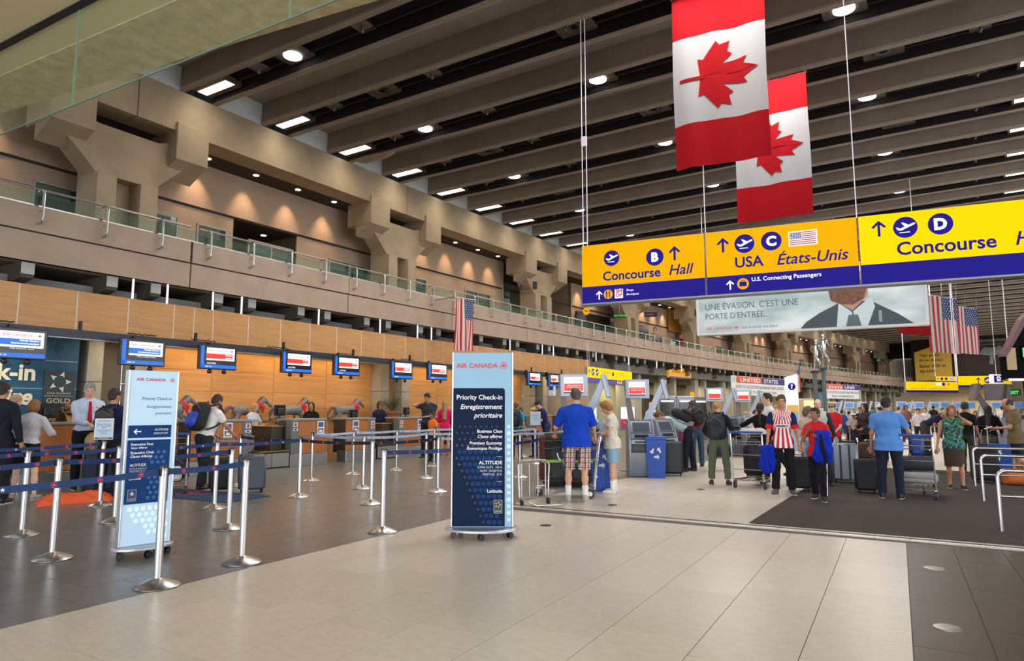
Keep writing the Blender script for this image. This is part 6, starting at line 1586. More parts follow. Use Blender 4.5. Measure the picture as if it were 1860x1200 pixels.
# ticket sign boards near kiosk 2
for (x0, x1, y0, y1, D, lb) in ((1126, 1154, 737, 760, 16.3, 'white and red tickets sign behind the curly haired woman'), (1073, 1085, 738, 770, 14.5, 'narrow white sign behind the blue shirted man')):
    a, b2 = at_d(x0, 743, D), at_d(x1, 743, D); t, L_, hh = hang_sign('tickets_sign', lb, a, b2, 0, zt(y0, D), cat='sign')
    q = MB(); q.box(0, L_, 0, .05, .95, hh, .012); q.obj('frame', M_kl, t); flat(t, [rect(.02, L_ - .02, 1.0, hh - .03)], M_swhite, -.003); flat(t, [rect(.02, L_ - .02, 1.0, 1.22)], mat('pinkish_red', 'd2405a', .5, emit=('d2405a', .2)), -.005); text(t, 'AIR CANADA', L_ / 2, 1.34, M_ac, w=L_ * .6, y=-.006, align='C'); text(t, 'Tickets', L_ / 2, 1.10, M_white, w=L_ * .6, y=-.008, align='C')
    q = MB(); q.box(L_ / 2 - .03, L_ / 2 + .03, .01, .04, 0, .95); q.box(L_ / 2 - .2, L_ / 2 + .2, -.15, .2, 0, .02); q.obj('stand', M_steel_d, t)
# self-service desk behind the bending man
p = at_d(1225, 743, 16.6); t = thing('service_pod', 'curved silver bag drop pod behind the bending man', 'desk pod', (p.x, p.y, 0), .3)
q = MB(); q.lathe([(.42, 0), (.44, .1), (.44, 1.05), (.47, 1.1), (.47, 1.14), (.3, 1.15)], 28, (0, .3, 0), 1, .8); q.obj('body', mat('pod_silver', '8e949c', .35, .3), t, True); q = MB(); q.box(.12, .32, -.08, -.04, .55, .95, .01); q.obj('red_panel', mat('pod_red_panel', 'b03040', .5), t)
# vending cabinets against the olive wall
for (x, D, lb) in ((1212, 31, 'grey ticket cabinet with dark window, left one'), (1246, 31.6, 'grey ticket cabinet with dark window, right one'), (1275, 33, 'dark payphone cabinet by the olive pilaster')):
    p = at_d(x, 743, D); t = thing('service_cabinet', lb, 'cabinet', (p.x, p.y, 0), .6)
    q = MB(); q.box(-.42, .42, 0, .6, 0, 2.05, .02); q.obj('cabinet_body', M_kl if 'grey' in lb else M_kbr, t); q = MB(); q.box(-.34, .34, -.03, 0, 1.05, 1.9, .01); q.obj('window', M_darkroom, t); flat(t, [rect(-.3, .3, 1.78, 1.86)], M_scr_white, -.034)
# rows of far kiosks across the hall
fk = None; fd = None; random.seed(12)
far_px = [(1512, 40), (1522, 44), (1545, 41), (1552, 47), (1568, 42), (1600, 44), (1640, 40), (1655, 46), (1672, 42), (1700, 44), (1718, 41), (1745, 45), (1765, 42), (1790, 46), (1812, 43), (1838, 45), (1852, 41)]
for i, (x, D) in enumerate(far_px):
    p = at_d(x, 743, D); lbl = '%s distant kiosk display from the left, across the hall' % ORD[i]
    t = thing('display_kiosk', lbl, 'kiosk', (p.x, p.y, 0), .25 + .2 * math.sin(i * 2.1), 'distant kiosks across the hall')
    if fk is None:
        q = MB(); q.box(-.25, .25, -.2, .2, 0, 1.15, .03); q.prism([(-.25, 1.0), (-.05, 1.0), (-.15, 1.9), (-.3, 1.9)], 'y', .0, .08); fk = q.mesh('body', mat('far_kiosk_white', 'c4ccd4', .4)); q = MB(); q.box(-.33, .2, -.08, .02, 1.5, 1.9, .015); fd = q.mesh('screen_case', mat('far_kiosk_white'))
        q = MB(); q.box(-.27, .14, -.086, -.08, 1.56, 1.84); fs_ = q.mesh('display', mat('far_screen_blue', '5076a8', .3, emit=('4a78b8', .7))); q = MB(); q.prism([(.2, 1.0), (.34, 1.0), (.62, 1.95), (.5, 1.95)], 'y', .05, .12); fa = q.mesh('arm', mat('pale_arm', 'b9c3cf', .4))
        q = MB(); q.box(-.2, .2, -.215, -.2, .85, 1.1); fp = q.mesh('touch_screen', M_scr_dim)
    link('body', fk, t); link('screen_case', fd, t); link('display', fs_, t); link('arm', fa, t); link('touch_screen', fp, t)

# ---- right side: bent steel crowd rails on the carpet
def crowd_rail(lb, x, y, rz, h=.72, L_=1.7):
    t = thing('crowd_rail', lb, 'rail', (x, y, 0), rz, 'bent steel crowd rails'); r = .10
    arc_ = [(r - r * math.cos(a), 0, h - r + r * math.sin(a)) for a in [PI / 2 * i / 6 for i in range(7)]]
    q = MB(); q.tube([(0, 0, 0)] + arc_ + [(L_ - r, 0, h)] + [(L_ - r + r * math.sin(a), 0, h - r + r * math.cos(a)) for a in [PI / 2 * i / 6 for i in range(1, 7)]] + [(L_, 0, 0)], .024, 12); q.obj('frame', M_steel, t, True)
    q = MB(); q.tube([(0.02, 0, h * .58), (L_ - .02, 0, h * .58)], .018, 10); q.obj('mid_rail', M_steel, t, True); return t


crowd_rail('nearest bent steel crowd rail at the right edge', 1.0, 10.09, .02); crowd_rail('middle one of three bent steel crowd rails', 1.11, 13.22, .02); crowd_rail('farthest one of three bent steel crowd rails', 1.2, 15.67, .02)

# ---- right edge: dark booth with lit screens and EXIT sign
a = at_d(1833, 743, 15.5)
t = thing('dark_booth', 'dark framed overhead booth cut by the right frame edge', 'booth', (a.x, a.y, 0), .45)
M_bb = mat('booth_black', '080707', .8, spec=.1); M_bred = mat('booth_maroon', '5a2630', .5)
q = MB(); q.prism([(-.02, zt(690, 15.5)), (1.6, zt(690, 15.5)), (1.6, zt(500, 15.5)), (.42, zt(590, 15.5)), (-.04, zt(645, 15.5))], 'y', 0, .14); q.obj('booth_head', M_bb, t)
q = MB(); q.prism([(-.06, zt(648, 15.5)), (.02, zt(648, 15.5)), (.46, zt(592, 15.5)), (1.6, zt(508, 15.5)), (1.6, zt(490, 15.5)), (.42, zt(580, 15.5))], 'y', -.05, .16); q.obj('slanted_edge', M_bred, t)
q = MB(); q.box(.03, .24, -.02, 0, zt(672, 15.5), zt(632, 15.5)); q.obj('amber_screen', mat('amber_screen', '7a5a18', .3, emit=('8a6a20', .45)), t)
q = MB(); q.box(-.02, .5, -.1, .14, zt(692, 15.5), zt(688, 15.5)); q.obj('shelf', M_steel_d, t)
q = MB(); q.box(.44, 1.6, .02, .14, 0, zt(690, 15.5)); q.obj('booth_wall', M_bb, t)
q = MB(); q.box(.36, .9, -.03, 0, zt(655, 15.5), zt(628, 15.5), .01); es = q.obj('exit_box', M_bb, t); text(es, 'EXIT', .385, zt(649, 15.5), mat('exit_green'), h=.21, y=-.034, bold=.03)
q = MB(); q.box(-.9, .4, 6, 6.2, zt(760, 15.5) + 1.5, zt(700, 15.5) + 1.5);
p = at_d(1837, 713, 30); t = thing('exit_sign', 'small green lit exit board right of the leaning tower', 'sign', (p.x, p.y, p.z)); q = MB(); q.box(-.15, .35, 0, .08, -.12, .15, .01); q.obj('board', M_black, t); text(t, 'EXIT', -.1, -.06, M_exit, w=.36, h=.14, y=-.006, bold=.03); q = MB(); q.tube([(0, .04, .15), (0, .04, 8.0)], .01, 6); q.obj('hanger_rod', M_steel_d, t)
# dark ground-floor volume closing the right side behind the frame edge
q = MB(); q.box(0, .3, 0, 60, 0, 4.2); o = q.obj('wall_right', M_olive_d, None, False, (9.5, 20, 0)); struct(o)

# ================================================================== TROLLEYS
def trolley(lb, loc, rz, m_h=None):
    t = thing('baggage_trolley', lb, 'baggage trolley', loc, rz, 'steel baggage trolleys'); m_h = m_h or mat('trolley_blue', '1c4f9e', .4)
    # local: handle at y=-.45 (pusher side), front at +y
    for sx in (-1, 1):
        q = MB(); q.tube([(sx * .28, -.42, .16), (sx * .28, -.46, .6), (sx * .28, -.52, 1.0), (sx * .27, -.50, 1.04)], .014, 8); q.obj('upright', M_steel, t, True)
        q = MB(); q.tube([(sx * .28, -.42, .16), (sx * .24, .1, .14), (sx * .14, .55, .14)], .014, 8); q.obj('side_rail', M_steel, t, True)
        q = MB(); q.M = Matrix.Translation((sx * .27, -.34, .075)) @ Matrix.Rotation(PI / 2, 4, 'Y'); q.lathe([(.075, -.018), (.075, .018)], 16); q.obj('wheel', mat('tyre', '2c3036', .6), t); q = MB(); q.M = Matrix.Translation((sx * .27, -.34, .075)) @ Matrix.Rotation(PI / 2, 4, 'Y'); q.lathe([(.04, -.022), (.04, .022)], 12); q.box(-.10, -.075, -.02, .02, -.006, .006); q.obj('hub', M_steel_d, t)
    q = MB(); q.M = Matrix.Translation((0, .5, .06)) @ Matrix.Rotation(PI / 2, 4, 'Y'); q.lathe([(.06, -.016), (.06, .016)], 16); q.obj('wheel', mat('tyre'), t)
    q = MB(); q.tube([(0, .5, .07), (0, .5, .14)], .02, 6); q.obj('front_fork', M_steel_d, t)
    q = MB(); q.tube([(-.30, -.52, 1.03), (.30, -.52, 1.03)], .022, 10); q.obj('handle', m_h, t, True)
    for z in (.35, .62, .86):
        q = MB(); q.tube([(-.28, -.44 - z * .06, z), (.28, -.44 - z * .06, z)], .009, 6); q.obj('cross_bar', M_steel, t)
    q = MB()
    for x in (-.18, -.06, .06, .18): q.tube([(x, -.42, .15), (x * .6, .52, .145)], .008, 6)
    q.tube([(-.27, -.42, .15), (.27, -.42, .15)], .01, 6); q.tube([(-.14, .55, .145), (.14, .55, .145)], .012, 6); q.obj('deck', M_steel, t)
    q = MB(); q.tube([(-.24, -.50, .80), (-.24, -.28, .80), (.24, -.28, .80), (.24, -.50, .80)], .008, 6); q.tube([(-.24, -.28, .80), (-.24, -.28, .95), (.24, -.28, .95), (.24, -.28, .80)], .007, 6); q.obj('basket', M_steel, t, True); return t


def backpack(lb, M, m, m2=None, k=1.0, name='backpack', straps=True, worn=True):
    t = thing(name, lb, 'backpack'); t.matrix_world = M; m2 = m2 or m
    q = MB(); q.box(-.16 * k, .16 * k, -.20 * k, 0, -.24 * k, .22 * k, .07 * k); q.obj('main_body', m, t, True)
    q = MB(); q.box(-.12 * k, .12 * k, -.26 * k, -.17 * k, -.22 * k, .04 * k, .045 * k); q.obj('front_pocket', m2, t, True)
    q = MB(); q.tube([(-.13 * k, -.21 * k, .08 * k), (0, -.225 * k, .17 * k), (.13 * k, -.21 * k, .08 * k)], .006 * k, 5); q.obj('zip', mat('zip_grey', '6a6e74', .5), t)
    q = MB(); q.tube([(-.04 * k, -.03 * k, .22 * k), (0, -.03 * k, .27 * k), (.04 * k, -.03 * k, .22 * k)], .008 * k, 6); q.obj('grab_loop', m, t)
    if straps:
        for sx in (-1, 1):
            q = MB(); q.tube([(sx * .08 * k, -.01, .20 * k), (sx * .12 * k, .10, .26 * k), (sx * .14 * k, .24, .16 * k), (sx * .16 * k, .24, -.02), (sx * .17 * k, .12, -.12 * k), (sx * .15 * k, -.02, -.2 * k)], .016 * k, 6); q.obj('shoulder_strap', m, t, True)
    return t


def duffel(lb, loc, rz, L_, r_, m, m2=None, z=None):
    t = thing('duffel_bag', lb, 'bag', loc, rz); q = MB(); q.M = Matrix.Rotation(PI / 2, 4, 'Y'); q.lathe([(r_ * .3, -L_ / 2), (r_ * .92, -L_ / 2 + .02), (r_, -L_ / 2 + .08), (r_, L_ / 2 - .08), (r_ * .92, L_ / 2 - .02), (r_ * .3, L_ / 2)], 18, (-r_ * .95, 0, 0), .9, 1); q.obj('bag_body', m, t, True)
    q = MB(); q.tube([(-L_ * .2, -r_ * .6, r_ * 1.6), (-L_ * .15, 0, r_ * 2.3), (L_ * .15, 0, r_ * 2.3), (L_ * .2, -r_ * .6, r_ * 1.6)], .012, 6); q.obj('handle', m2 or m, t, True); return t


# trolley of the blue shirted man, with big black/red backpacking bags
tq = at_z(1034, 901, 0); trolley('loaded trolley beside the blue shirted man', (tq.x, tq.y, 0), 2.0)
def big_bag(lb, loc, rz, m_side):
    t = thing('travel_bag', lb, 'bag', loc, rz)
    q = MB(); q.box(-.24, .24, -.17, .17, 0, .88, .09); q.obj('bag_body', mat('bag_black', '1e2023', .7, noise=(30, .2)), t, True)
    q = MB(); q.box(-.25, -.16, -.18, .12, .08, .84, .03); q.obj('side_panel', m_side, t, True)
    q = MB(); q.box(-.12, .2, -.22, -.14, .12, .7, .04); q.obj('front_pocket', mat('bag_charcoal', '2b3036', .7), t, True)
    q = MB(); q.box(-.255, .255, -.235, .185, .40, .45, .01); q.obj('green_strap', mat('lime_strap', '8fbf55', .6), t, True)
    for z in (.16, .62, .74):
        q = MB(); q.box(-.25, .25, -.232, .18, z, z + .025, .006); q.obj('compression_strap', M_black, t)
    q = MB(); q.tube([(0, -.24, .56), (.02, -.26, .48), (.06, -.25, .44)], .012, 5); q.obj('white_tag', M_white, t); return t


d_ = Vector((-.91, -.41, 0)); tb_ = tq + d_ * .24; big_bag('black and maroon travel bag with lime strap on the first trolley', (tb_.x, tb_.y, .17), .62, mat('bag_maroon', '5a1f20', .7)); tb_ = tq - d_ * .14; big_bag('black travel bag pressed against the blue shirted man', (tb_.x, tb_.y, .17), .45, mat('bag_black'))
backpack('black rucksack topping the bags of the blue shirted man', Matrix.Translation((tb_.x, tb_.y, 1.28)) @ Matrix.Rotation(.55, 4, 'Z'), mat('bag_black'), None, .9, straps=False)
# folded steel trolley basket behind tall sign
t = thing('empty_trolley', 'empty steel trolley frame right of the tall blue sign', 'baggage trolley', (-4.95, 9.4, 0), .9)
for x in (-.2, -.07, .07, .2):
    q = MB(); q.tube([(x, 0, .12), (x, 0, .62)], .010, 6); q.obj('upright_bar', M_steel, t, True)
q = MB(); q.tube([(-.24, 0, .1), (-.26, 0, .6), (-.2, 0, .66), (.2, 0, .66), (.26, 0, .6), (.24, 0, .1), (-.24, 0, .1)], .014, 8); q.tube([(-.25, 0, .35), (.25, 0, .35)], .008, 6); q.obj('hoop', M_steel, t, True); q = MB(); q.tube([(-.24, 0, .1), (-.2, -.55, .05), (.2, -.55, .05), (.24, 0, .1)], .012, 8); q.obj('deck_frame', M_steel, t, True)
for sx in (-1, 1):
    q = MB(); q.M = Matrix.Translation((sx * .22, -.05, .05)) @ Matrix.Rotation(PI / 2, 4, 'Y'); q.lathe([(.05, -.015), (.05, .015)], 14); q.obj('wheel', mat('tyre'), t)

# trolleys further right
trolley('trolley with stacked bags beside the backpack woman', (-2.42, 13.55, 0), 1.2 - PI / 2 + .3)
suitcase('black case upright on the trolley of the backpack woman', (-2.45, 13.95, .15), .1, .45, .28, .62, M_blkcloth); crumple('white jacket heaped on the trolley of the backpack woman', (-2.42, 13.7, .98), .4, .5, .4, .16, mat('white_jacket', 'd9d2cc', .8), 'folded_jacket', 'jacket', 3)
backpack('purple and black bag standing in the trolley basket', Matrix.Translation((-2.4, 13.55, .72)), mat('dark_purple_bag', '251c33', .7), None, .8, straps=False)
trolley('trolley of the sky blue polo man', (.25, 13.35, 0), -.15); sc_ = suitcase('pale grey hard case flat on the trolley of the polo man', (.22, 13.6, .16), -.1, .62, .42, .24, mat('pale_grey_case', '9a9894', .4)); suitcase('dark case flat under the polo man trolley stack', (-.1, 13.75, .17), .2, .45, .35, .22, M_blkcloth, name='x') if False else None
duffel('dark duffel bag on top of the polo man trolley', (.22, 13.62, .40), .1, .55, .14, mat('bag_charcoal', '2b3036', .7)); backpack('blue backpack in the basket of the polo man trolley', Matrix.Translation((.24, 13.30, .86)), mat('royal_blue_bag', '1d3f86', .6), None, .7, straps=False)
suitcase('black upright case at left of the polo man trolley', (-.55, 13.55, 0), .1, .36, .25, .58, M_blkcloth)
# upright cases
suitcase('large dark green suitcase the bending man holds', (-4.42, 14.95, 0), .25, .50, .32, .74, mat('dark_green_case', '1d2b2a', .5), handle=0)
suitcase('black wheeled case between the two boys', (-1.62, 13.35, 0), .1, .42, .27, .60, M_blkcloth, handle=.35); suitcase('silver ribbed suitcase right of the red shirted boy', (-.98, 15.2, 0), .15, .48, .30, .78, M_silver_case, handle=0, ribs=2, rib_m=mat('dark_band', '22262c', .5)); suitcase('black case left of the silver suitcase', (-1.32, 14.5, 0), .1, .36, .26, .60, M_blkcloth)
suitcase('black upright case by the bending man in navy', (.43, 18.6, 0), .1, .44, .28, .72, M_blkcloth, handle=.0); suitcase('black case behind the crowd rails', (1.45, 16.6, 0), .1, .46, .3, .72, M_blkcloth, handle=.4)
suitcase('brown case partly behind the sky blue polo man', (-.75, 19.4, 0), .1, .35, .25, .62, mat('brown_case', '4a2c24', .6))
duffel('dark carry bag held near the red shirted backpacker', (-3.75, 16.6, .32), .3, .55, .17, mat('blue_black_bag', '1c2733', .7)); duffel('orange shopping bag on the floor behind the rails', (1.95, 16.3, 0), .3, .5, .17, mat('orange_bag', 'd2692a', .7)); duffel('olive patterned bag resting by the orange bag', (2.3, 16.7, .2), -.2, .45, .13, mat('olive_pattern', '6d7a4a', .8, noise=(12, .5)))
# polka dot case
m_dot = bpy.data.materials.new('polka_dots'); m_dot.use_nodes = True; nt = m_dot.node_tree; bs = nt.nodes['Principled BSDF']; tc = nt.nodes.new('ShaderNodeTexCoord'); vo = nt.nodes.new('ShaderNodeTexVoronoi'); vo.inputs['Scale'].default_value = 11; vo.inputs['Randomness'].default_value = .15; r_ = nt.nodes.new('ShaderNodeValToRGB'); r_.color_ramp.interpolation = 'CONSTANT'; r_.color_ramp.elements[0].color = (.8, .8, .8, 1); r_.color_ramp.elements[1].position = .36; r_.color_ramp.elements[1].color = (.01, .01, .012, 1)
nt.links.new(tc.outputs['Object'], vo.inputs['Vector']); nt.links.new(vo.outputs['Distance'], r_.inputs[0]); nt.links.new(r_.outputs[0], bs.inputs['Base Color'])
suitcase('black polka dot suitcase beside the long haired woman, left one', (-1.25, 20.3, 0), .1, .45, .3, .62, m_dot, handle=.3); suitcase('black polka dot suitcase beside the long haired woman, right one', (-.62, 20.35, 0), .1, .42, .3, .66, m_dot)
# stroller
t = thing('stroller', 'dark folded stroller near the pink jacket girl', 'stroller', (-9.6, 14.6, 0), .4)
q = MB(); q.box(-.2, .2, -.3, .25, .35, .6, .06); q.obj('seat', M_blkcloth, t, True); q = MB(); q.tube([(-.22, .3, .15), (-.22, -.25, .95), (.22, -.25, .95), (.22, .3, .15)], .014, 6); q.obj('frame', M_dark, t, True)
for (x, y) in ((-.24, .3), (.24, .3), (-.24, -.25), (.24, -.25)):
    q = MB(); q.M = Matrix.Translation((x, y, .10)) @ Matrix.Rotation(PI / 2, 4, 'Y'); q.lathe([(.10, -.02), (.10, .02)], 18); q.obj('wheel', mat('tyre'), t)
q = MB(); q.ball((0, -.15, .75), (.24, .25, .22)); q.obj('hood', M_blkcloth, t, True)
# trolley by the white shirted backpack man
trolley('trolley in front of the white shirted backpack man', (-11.2, 7.55, 0), .9); backpack('purple striped bag on the trolley by the white shirted man', Matrix.Translation((-11.25, 7.65, .42)) @ Matrix.Rotation(1, 4, 'Z'), mat('dark_purple_bag'), mat('white_jacket'), 1.0, straps=False)

# small hanging gate number sign and a beige duct under the ceiling
a, b2 = at_d(997, 712, 25), at_d(1010, 712, 25.2); t, L_, hh = hang_sign('gate_number_sign', 'small pale hanging sign reading 12 under the far monitor beam', a, b2, 1.95, 2.3)
q = MB(); q.box(0, L_, 0, .04, 0, hh, .005); q.obj('board', mat('pale_sign_board', 'c3ccd6', .5), t); flat(t, [rect(0, L_ * .6, .2, hh)], M_navy, -.003); text(t, '12', .04, .04, M_navy, h=.12, y=-.005); q = MB(); q.tube([(L_ / 2, .02, hh), (L_ / 2, .02, .85)], .008, 5); q.obj('hanger_rod', M_steel_d, t)
t = thing('duct', 'short beige round duct elbow below the third rectangular lamp', 'duct'); t.matrix_world = hframe(B0 + 1.5 * BS, 0, 9.55)
q = MB(); q.tube([(0.2, 1.6, .1), (.2, .7, .1), (.2, .45, .16), (.2, .4, .4), (.2, .4, .6)], [.14, .14, .14, .13, .13], 14); q.obj('pipe', mat('beige_duct', 'a3947c', .6), t, True)
# ================================================================== PEOPLE
V3 = lambda *a: np.array(a, float)


def rotm(ax, a):
    return np.array(Matrix.Rotation(a, 3, ax))


def field(groups, res):
    """groups: list of (prims, clips, smooth k, offset). prims: ('c',a,b,ra,rb) | ('e',c,r,R)"""
    los = []; his = []
    for prims, *_ in groups:
        for p in prims:
            if p[0] == 'c': m_ = max(p[3], p[4]); los.append(np.minimum(p[1], p[2]) - m_); his.append(np.maximum(p[1], p[2]) + m_)
            else: m_ = max(p[2]); los.append(p[1] - m_); his.append(p[1] + m_)
    lo = np.min(los, 0) - 3 * res - .03; hi = np.max(his, 0) + 3 * res + .03
    n = np.ceil((hi - lo) / res).astype(int) + 1
    ax = [lo[i] + res * np.arange(n[i]) for i in range(3)]
    tot = np.full(n, 9.0, 'f')
    for prims, clips, k, off in groups:
        g_ = np.full(n, 9.0, 'f'); pad = .06 + off + k
        for p in prims:
            if p[0] == 'c': m_ = max(p[3], p[4]) + pad; l, h = np.minimum(p[1], p[2]) - m_, np.maximum(p[1], p[2]) + m_
            else: m_ = max(p[2]) + pad; l, h = p[1] - m_, p[1] + m_
            i0 = np.clip(np.floor((l - lo) / res).astype(int), 0, n - 1); i1 = np.clip(np.ceil((h - lo) / res).astype(int) + 1, 1, n)
            X = ax[0][i0[0]:i1[0]][:, None, None]; Y = ax[1][i0[1]:i1[1]][None, :, None]; Z = ax[2][i0[2]:i1[2]][None, None, :]
            if p[0] == 'c':
                a, b = p[1], p[2]; ba = b - a; L2 = max(ba @ ba, 1e-8)
                t = np.clip(((X - a[0]) * ba[0] + (Y - a[1]) * ba[1] + (Z - a[2]) * ba[2]) / L2, 0, 1)
                d = np.sqrt((X - a[0] - t * ba[0]) ** 2 + (Y - a[1] - t * ba[1]) ** 2 + (Z - a[2] - t * ba[2]) ** 2) - (p[3] + (p[4] - p[3]) * t)
            else:
                c, r = p[1], p[2]; R = p[3]; x, y, z = X - c[0], Y - c[1], Z - c[2]
                if R is not None: x, y, z = (R[0, 0] * x + R[1, 0] * y + R[2, 0] * z), (R[0, 1] * x + R[1, 1] * y + R[2, 1] * z), (R[0, 2] * x + R[1, 2] * y + R[2, 2] * z)
                k0 = np.sqrt((x / r[0]) ** 2 + (y / r[1]) ** 2 + (z / r[2]) ** 2); k1 = np.sqrt((x / r[0] ** 2) ** 2 + (y / r[1] ** 2) ** 2 + (z / r[2] ** 2) ** 2) + 1e-6
                d = k0 * (k0 - 1) / k1
            S = g_[i0[0]:i1[0], i0[1]:i1[1], i0[2]:i1[2]]; d = d.astype('f')
            hh = np.clip(.5 + .5 * (S - d) / k, 0, 1); S[...] = S + (d - S) * hh - k * hh * (1 - hh)
        g_ -= off
        for c in clips:
            if c[0] == 'p':
                v = ((ax[0][:, None, None] - c[1][0]) * c[2][0] + (ax[1][None, :, None] - c[1][1]) * c[2][1] + (ax[2][None, None, :] - c[1][2]) * c[2][2]).astype('f'); g_ = np.maximum(g_, v)
            else:  # subtract ellipsoid
                C, r = c[1], c[2]; k0 = np.sqrt(((ax[0][:, None, None] - C[0]) / r[0]) ** 2 + ((ax[1][None, :, None] - C[1]) / r[1]) ** 2 + ((ax[2][None, None, :] - C[2]) / r[2]) ** 2); g_ = np.maximum(g_, (-(k0 - 1) * min(r)).astype('f'))
        tot = np.minimum(tot, g_)
    return tot, lo


def nets(groups, res):
    f, lo = field(groups, res); s = f < 0; n = f.shape
    cnt = np.zeros((n[0] - 1, n[1] - 1, n[2] - 1), int); cor = [(i, j, k) for i in (0, 1) for j in (0, 1) for k in (0, 1)]
    sl = lambda i, j, k: (slice(i, n[0] - 1 + i), slice(j, n[1] - 1 + j), slice(k, n[2] - 1 + k))
    for c in cor: cnt += s[sl(*c)]
    act = (cnt > 0) & (cnt < 8); idx = np.full(act.shape, -1, int); A = np.argwhere(act); idx[act] = np.arange(len(A))
    if len(A) == 0: return np.zeros((0, 3)), []
    acc = np.zeros((len(A), 3)); w_ = np.zeros(len(A)); I, J, K = A.T
    for a in cor:
        for d in range(3):
            if a[d]: continue
            b = list(a); b[d] = 1; fa = f[I + a[0], J + a[1], K + a[2]]; fb = f[I + b[0], J + b[1], K + b[2]]; m_ = (fa < 0) != (fb < 0)
            t = np.where(m_, fa / np.where(m_, fa - fb, 1), 0); P = np.array(a, float)[None].repeat(len(A), 0); P[:, d] += t
            acc += P * m_[:, None]; w_ += m_
    V = (A + acc / w_[:, None]) * (hres := res) + lo; F = []
    for d in range(3):
        e1, e2 = [(1, 2), (2, 0), (0, 1)][d]; hi = [slice(0, n[i]) for i in range(3)]; S0 = [slice(1, n[i] - 1) for i in range(3)]; S1 = list(S0); S0[d] = slice(0, n[d] - 1); S1[d] = slice(1, n[d])
        a, b = s[tuple(S0)], s[tuple(S1)]; m_ = a != b; E = np.argwhere(m_)
        if len(E) == 0: continue
        off = np.array([1, 1, 1]); off[d] = 0; E = E + off; flip = a[m_]
        q = []
        for u, v in ((-1, -1), (0, -1), (0, 0), (-1, 0)):
            c = E.copy(); c[:, e1] += u; c[:, e2] += v; q.append(idx[c[:, 0], c[:, 1], c[:, 2]])
        Q = np.stack(q, 1); Q[~flip] = Q[~flip][:, ::-1]; F.append(Q)
    return V, np.concatenate(F)


def net_obj(name, groups, res, m, parent, extra=None, wob=None):
    wob = {'hair': 1, 'shirt': 2, 'sleeves': 2, 'trousers': 2, 'shorts': 2}.get(name, 0) if wob is None else wob
    V, F = nets(groups, res)
    if len(V) == 0: return None
    if wob == 1: V = V + .0035 * np.sin(V[:, [1, 2, 0]] * 95 + V * 60) + .003 * np.sin(V[:, [2, 0, 1]] * 47)
    if wob == 2:
        d = .0042 * np.sin(V[:, 2] * 34 + 5 * np.sin(V[:, 0] * 11 + V[:, 1] * 7) + V[:, 0] * 16) + .003 * np.sin(V[:, 2] * 13 - V[:, 0] * 42 + V[:, 1] * 30); r_ = np.hypot(V[:, 0], V[:, 1]) + .03; V = V + np.stack([V[:, 0] / r_, V[:, 1] / r_, V[:, 0] * 0], 1) * d[:, None]
    vs = V.tolist(); fs = F.tolist()
    if extra: b = len(vs); vs += extra.v; fs += [[b + i for i in f] for f in extra.f]
    me = bpy.data.meshes.new(name); me.from_pydata(vs, [], fs); me.materials.append(m); me.shade_smooth(); me.update(); return link(name, me, parent)


M_skin = {k: mat('skin_' + k, c, .55, noise=(20, .06)) for k, c in dict(fair='d8a588', tan='b98262', brown='96644a', pale='e2b89e').items()}
M_eye = mat('eye_white', 'e8e4de', .3); M_iris = mat('eye_dark', '20150f', .3); M_lip = mat('lips', 'a2584c', .6)
def cloth_mat(name, c, rough=.85, **kw): return mat('cloth_' + name, c, rough, bump=(7, .7), spec=.2, **kw)


def ik(S, W, l1, l2, hint):
    d = W - S; L_ = np.linalg.norm(d)
    if L_ > (l1 + l2) * .995: W = S + d / L_ * (l1 + l2) * .995; d = W - S; L_ = np.linalg.norm(d)
    u = d / L_; a = (l1 ** 2 - l2 ** 2 + L_ ** 2) / (2 * L_); h_ = math.sqrt(max(0, l1 ** 2 - a ** 2)); hn = hint - u * (hint @ u); hn /= np.linalg.norm(hn) + 1e-9
    return S + u * a + hn * h_, W


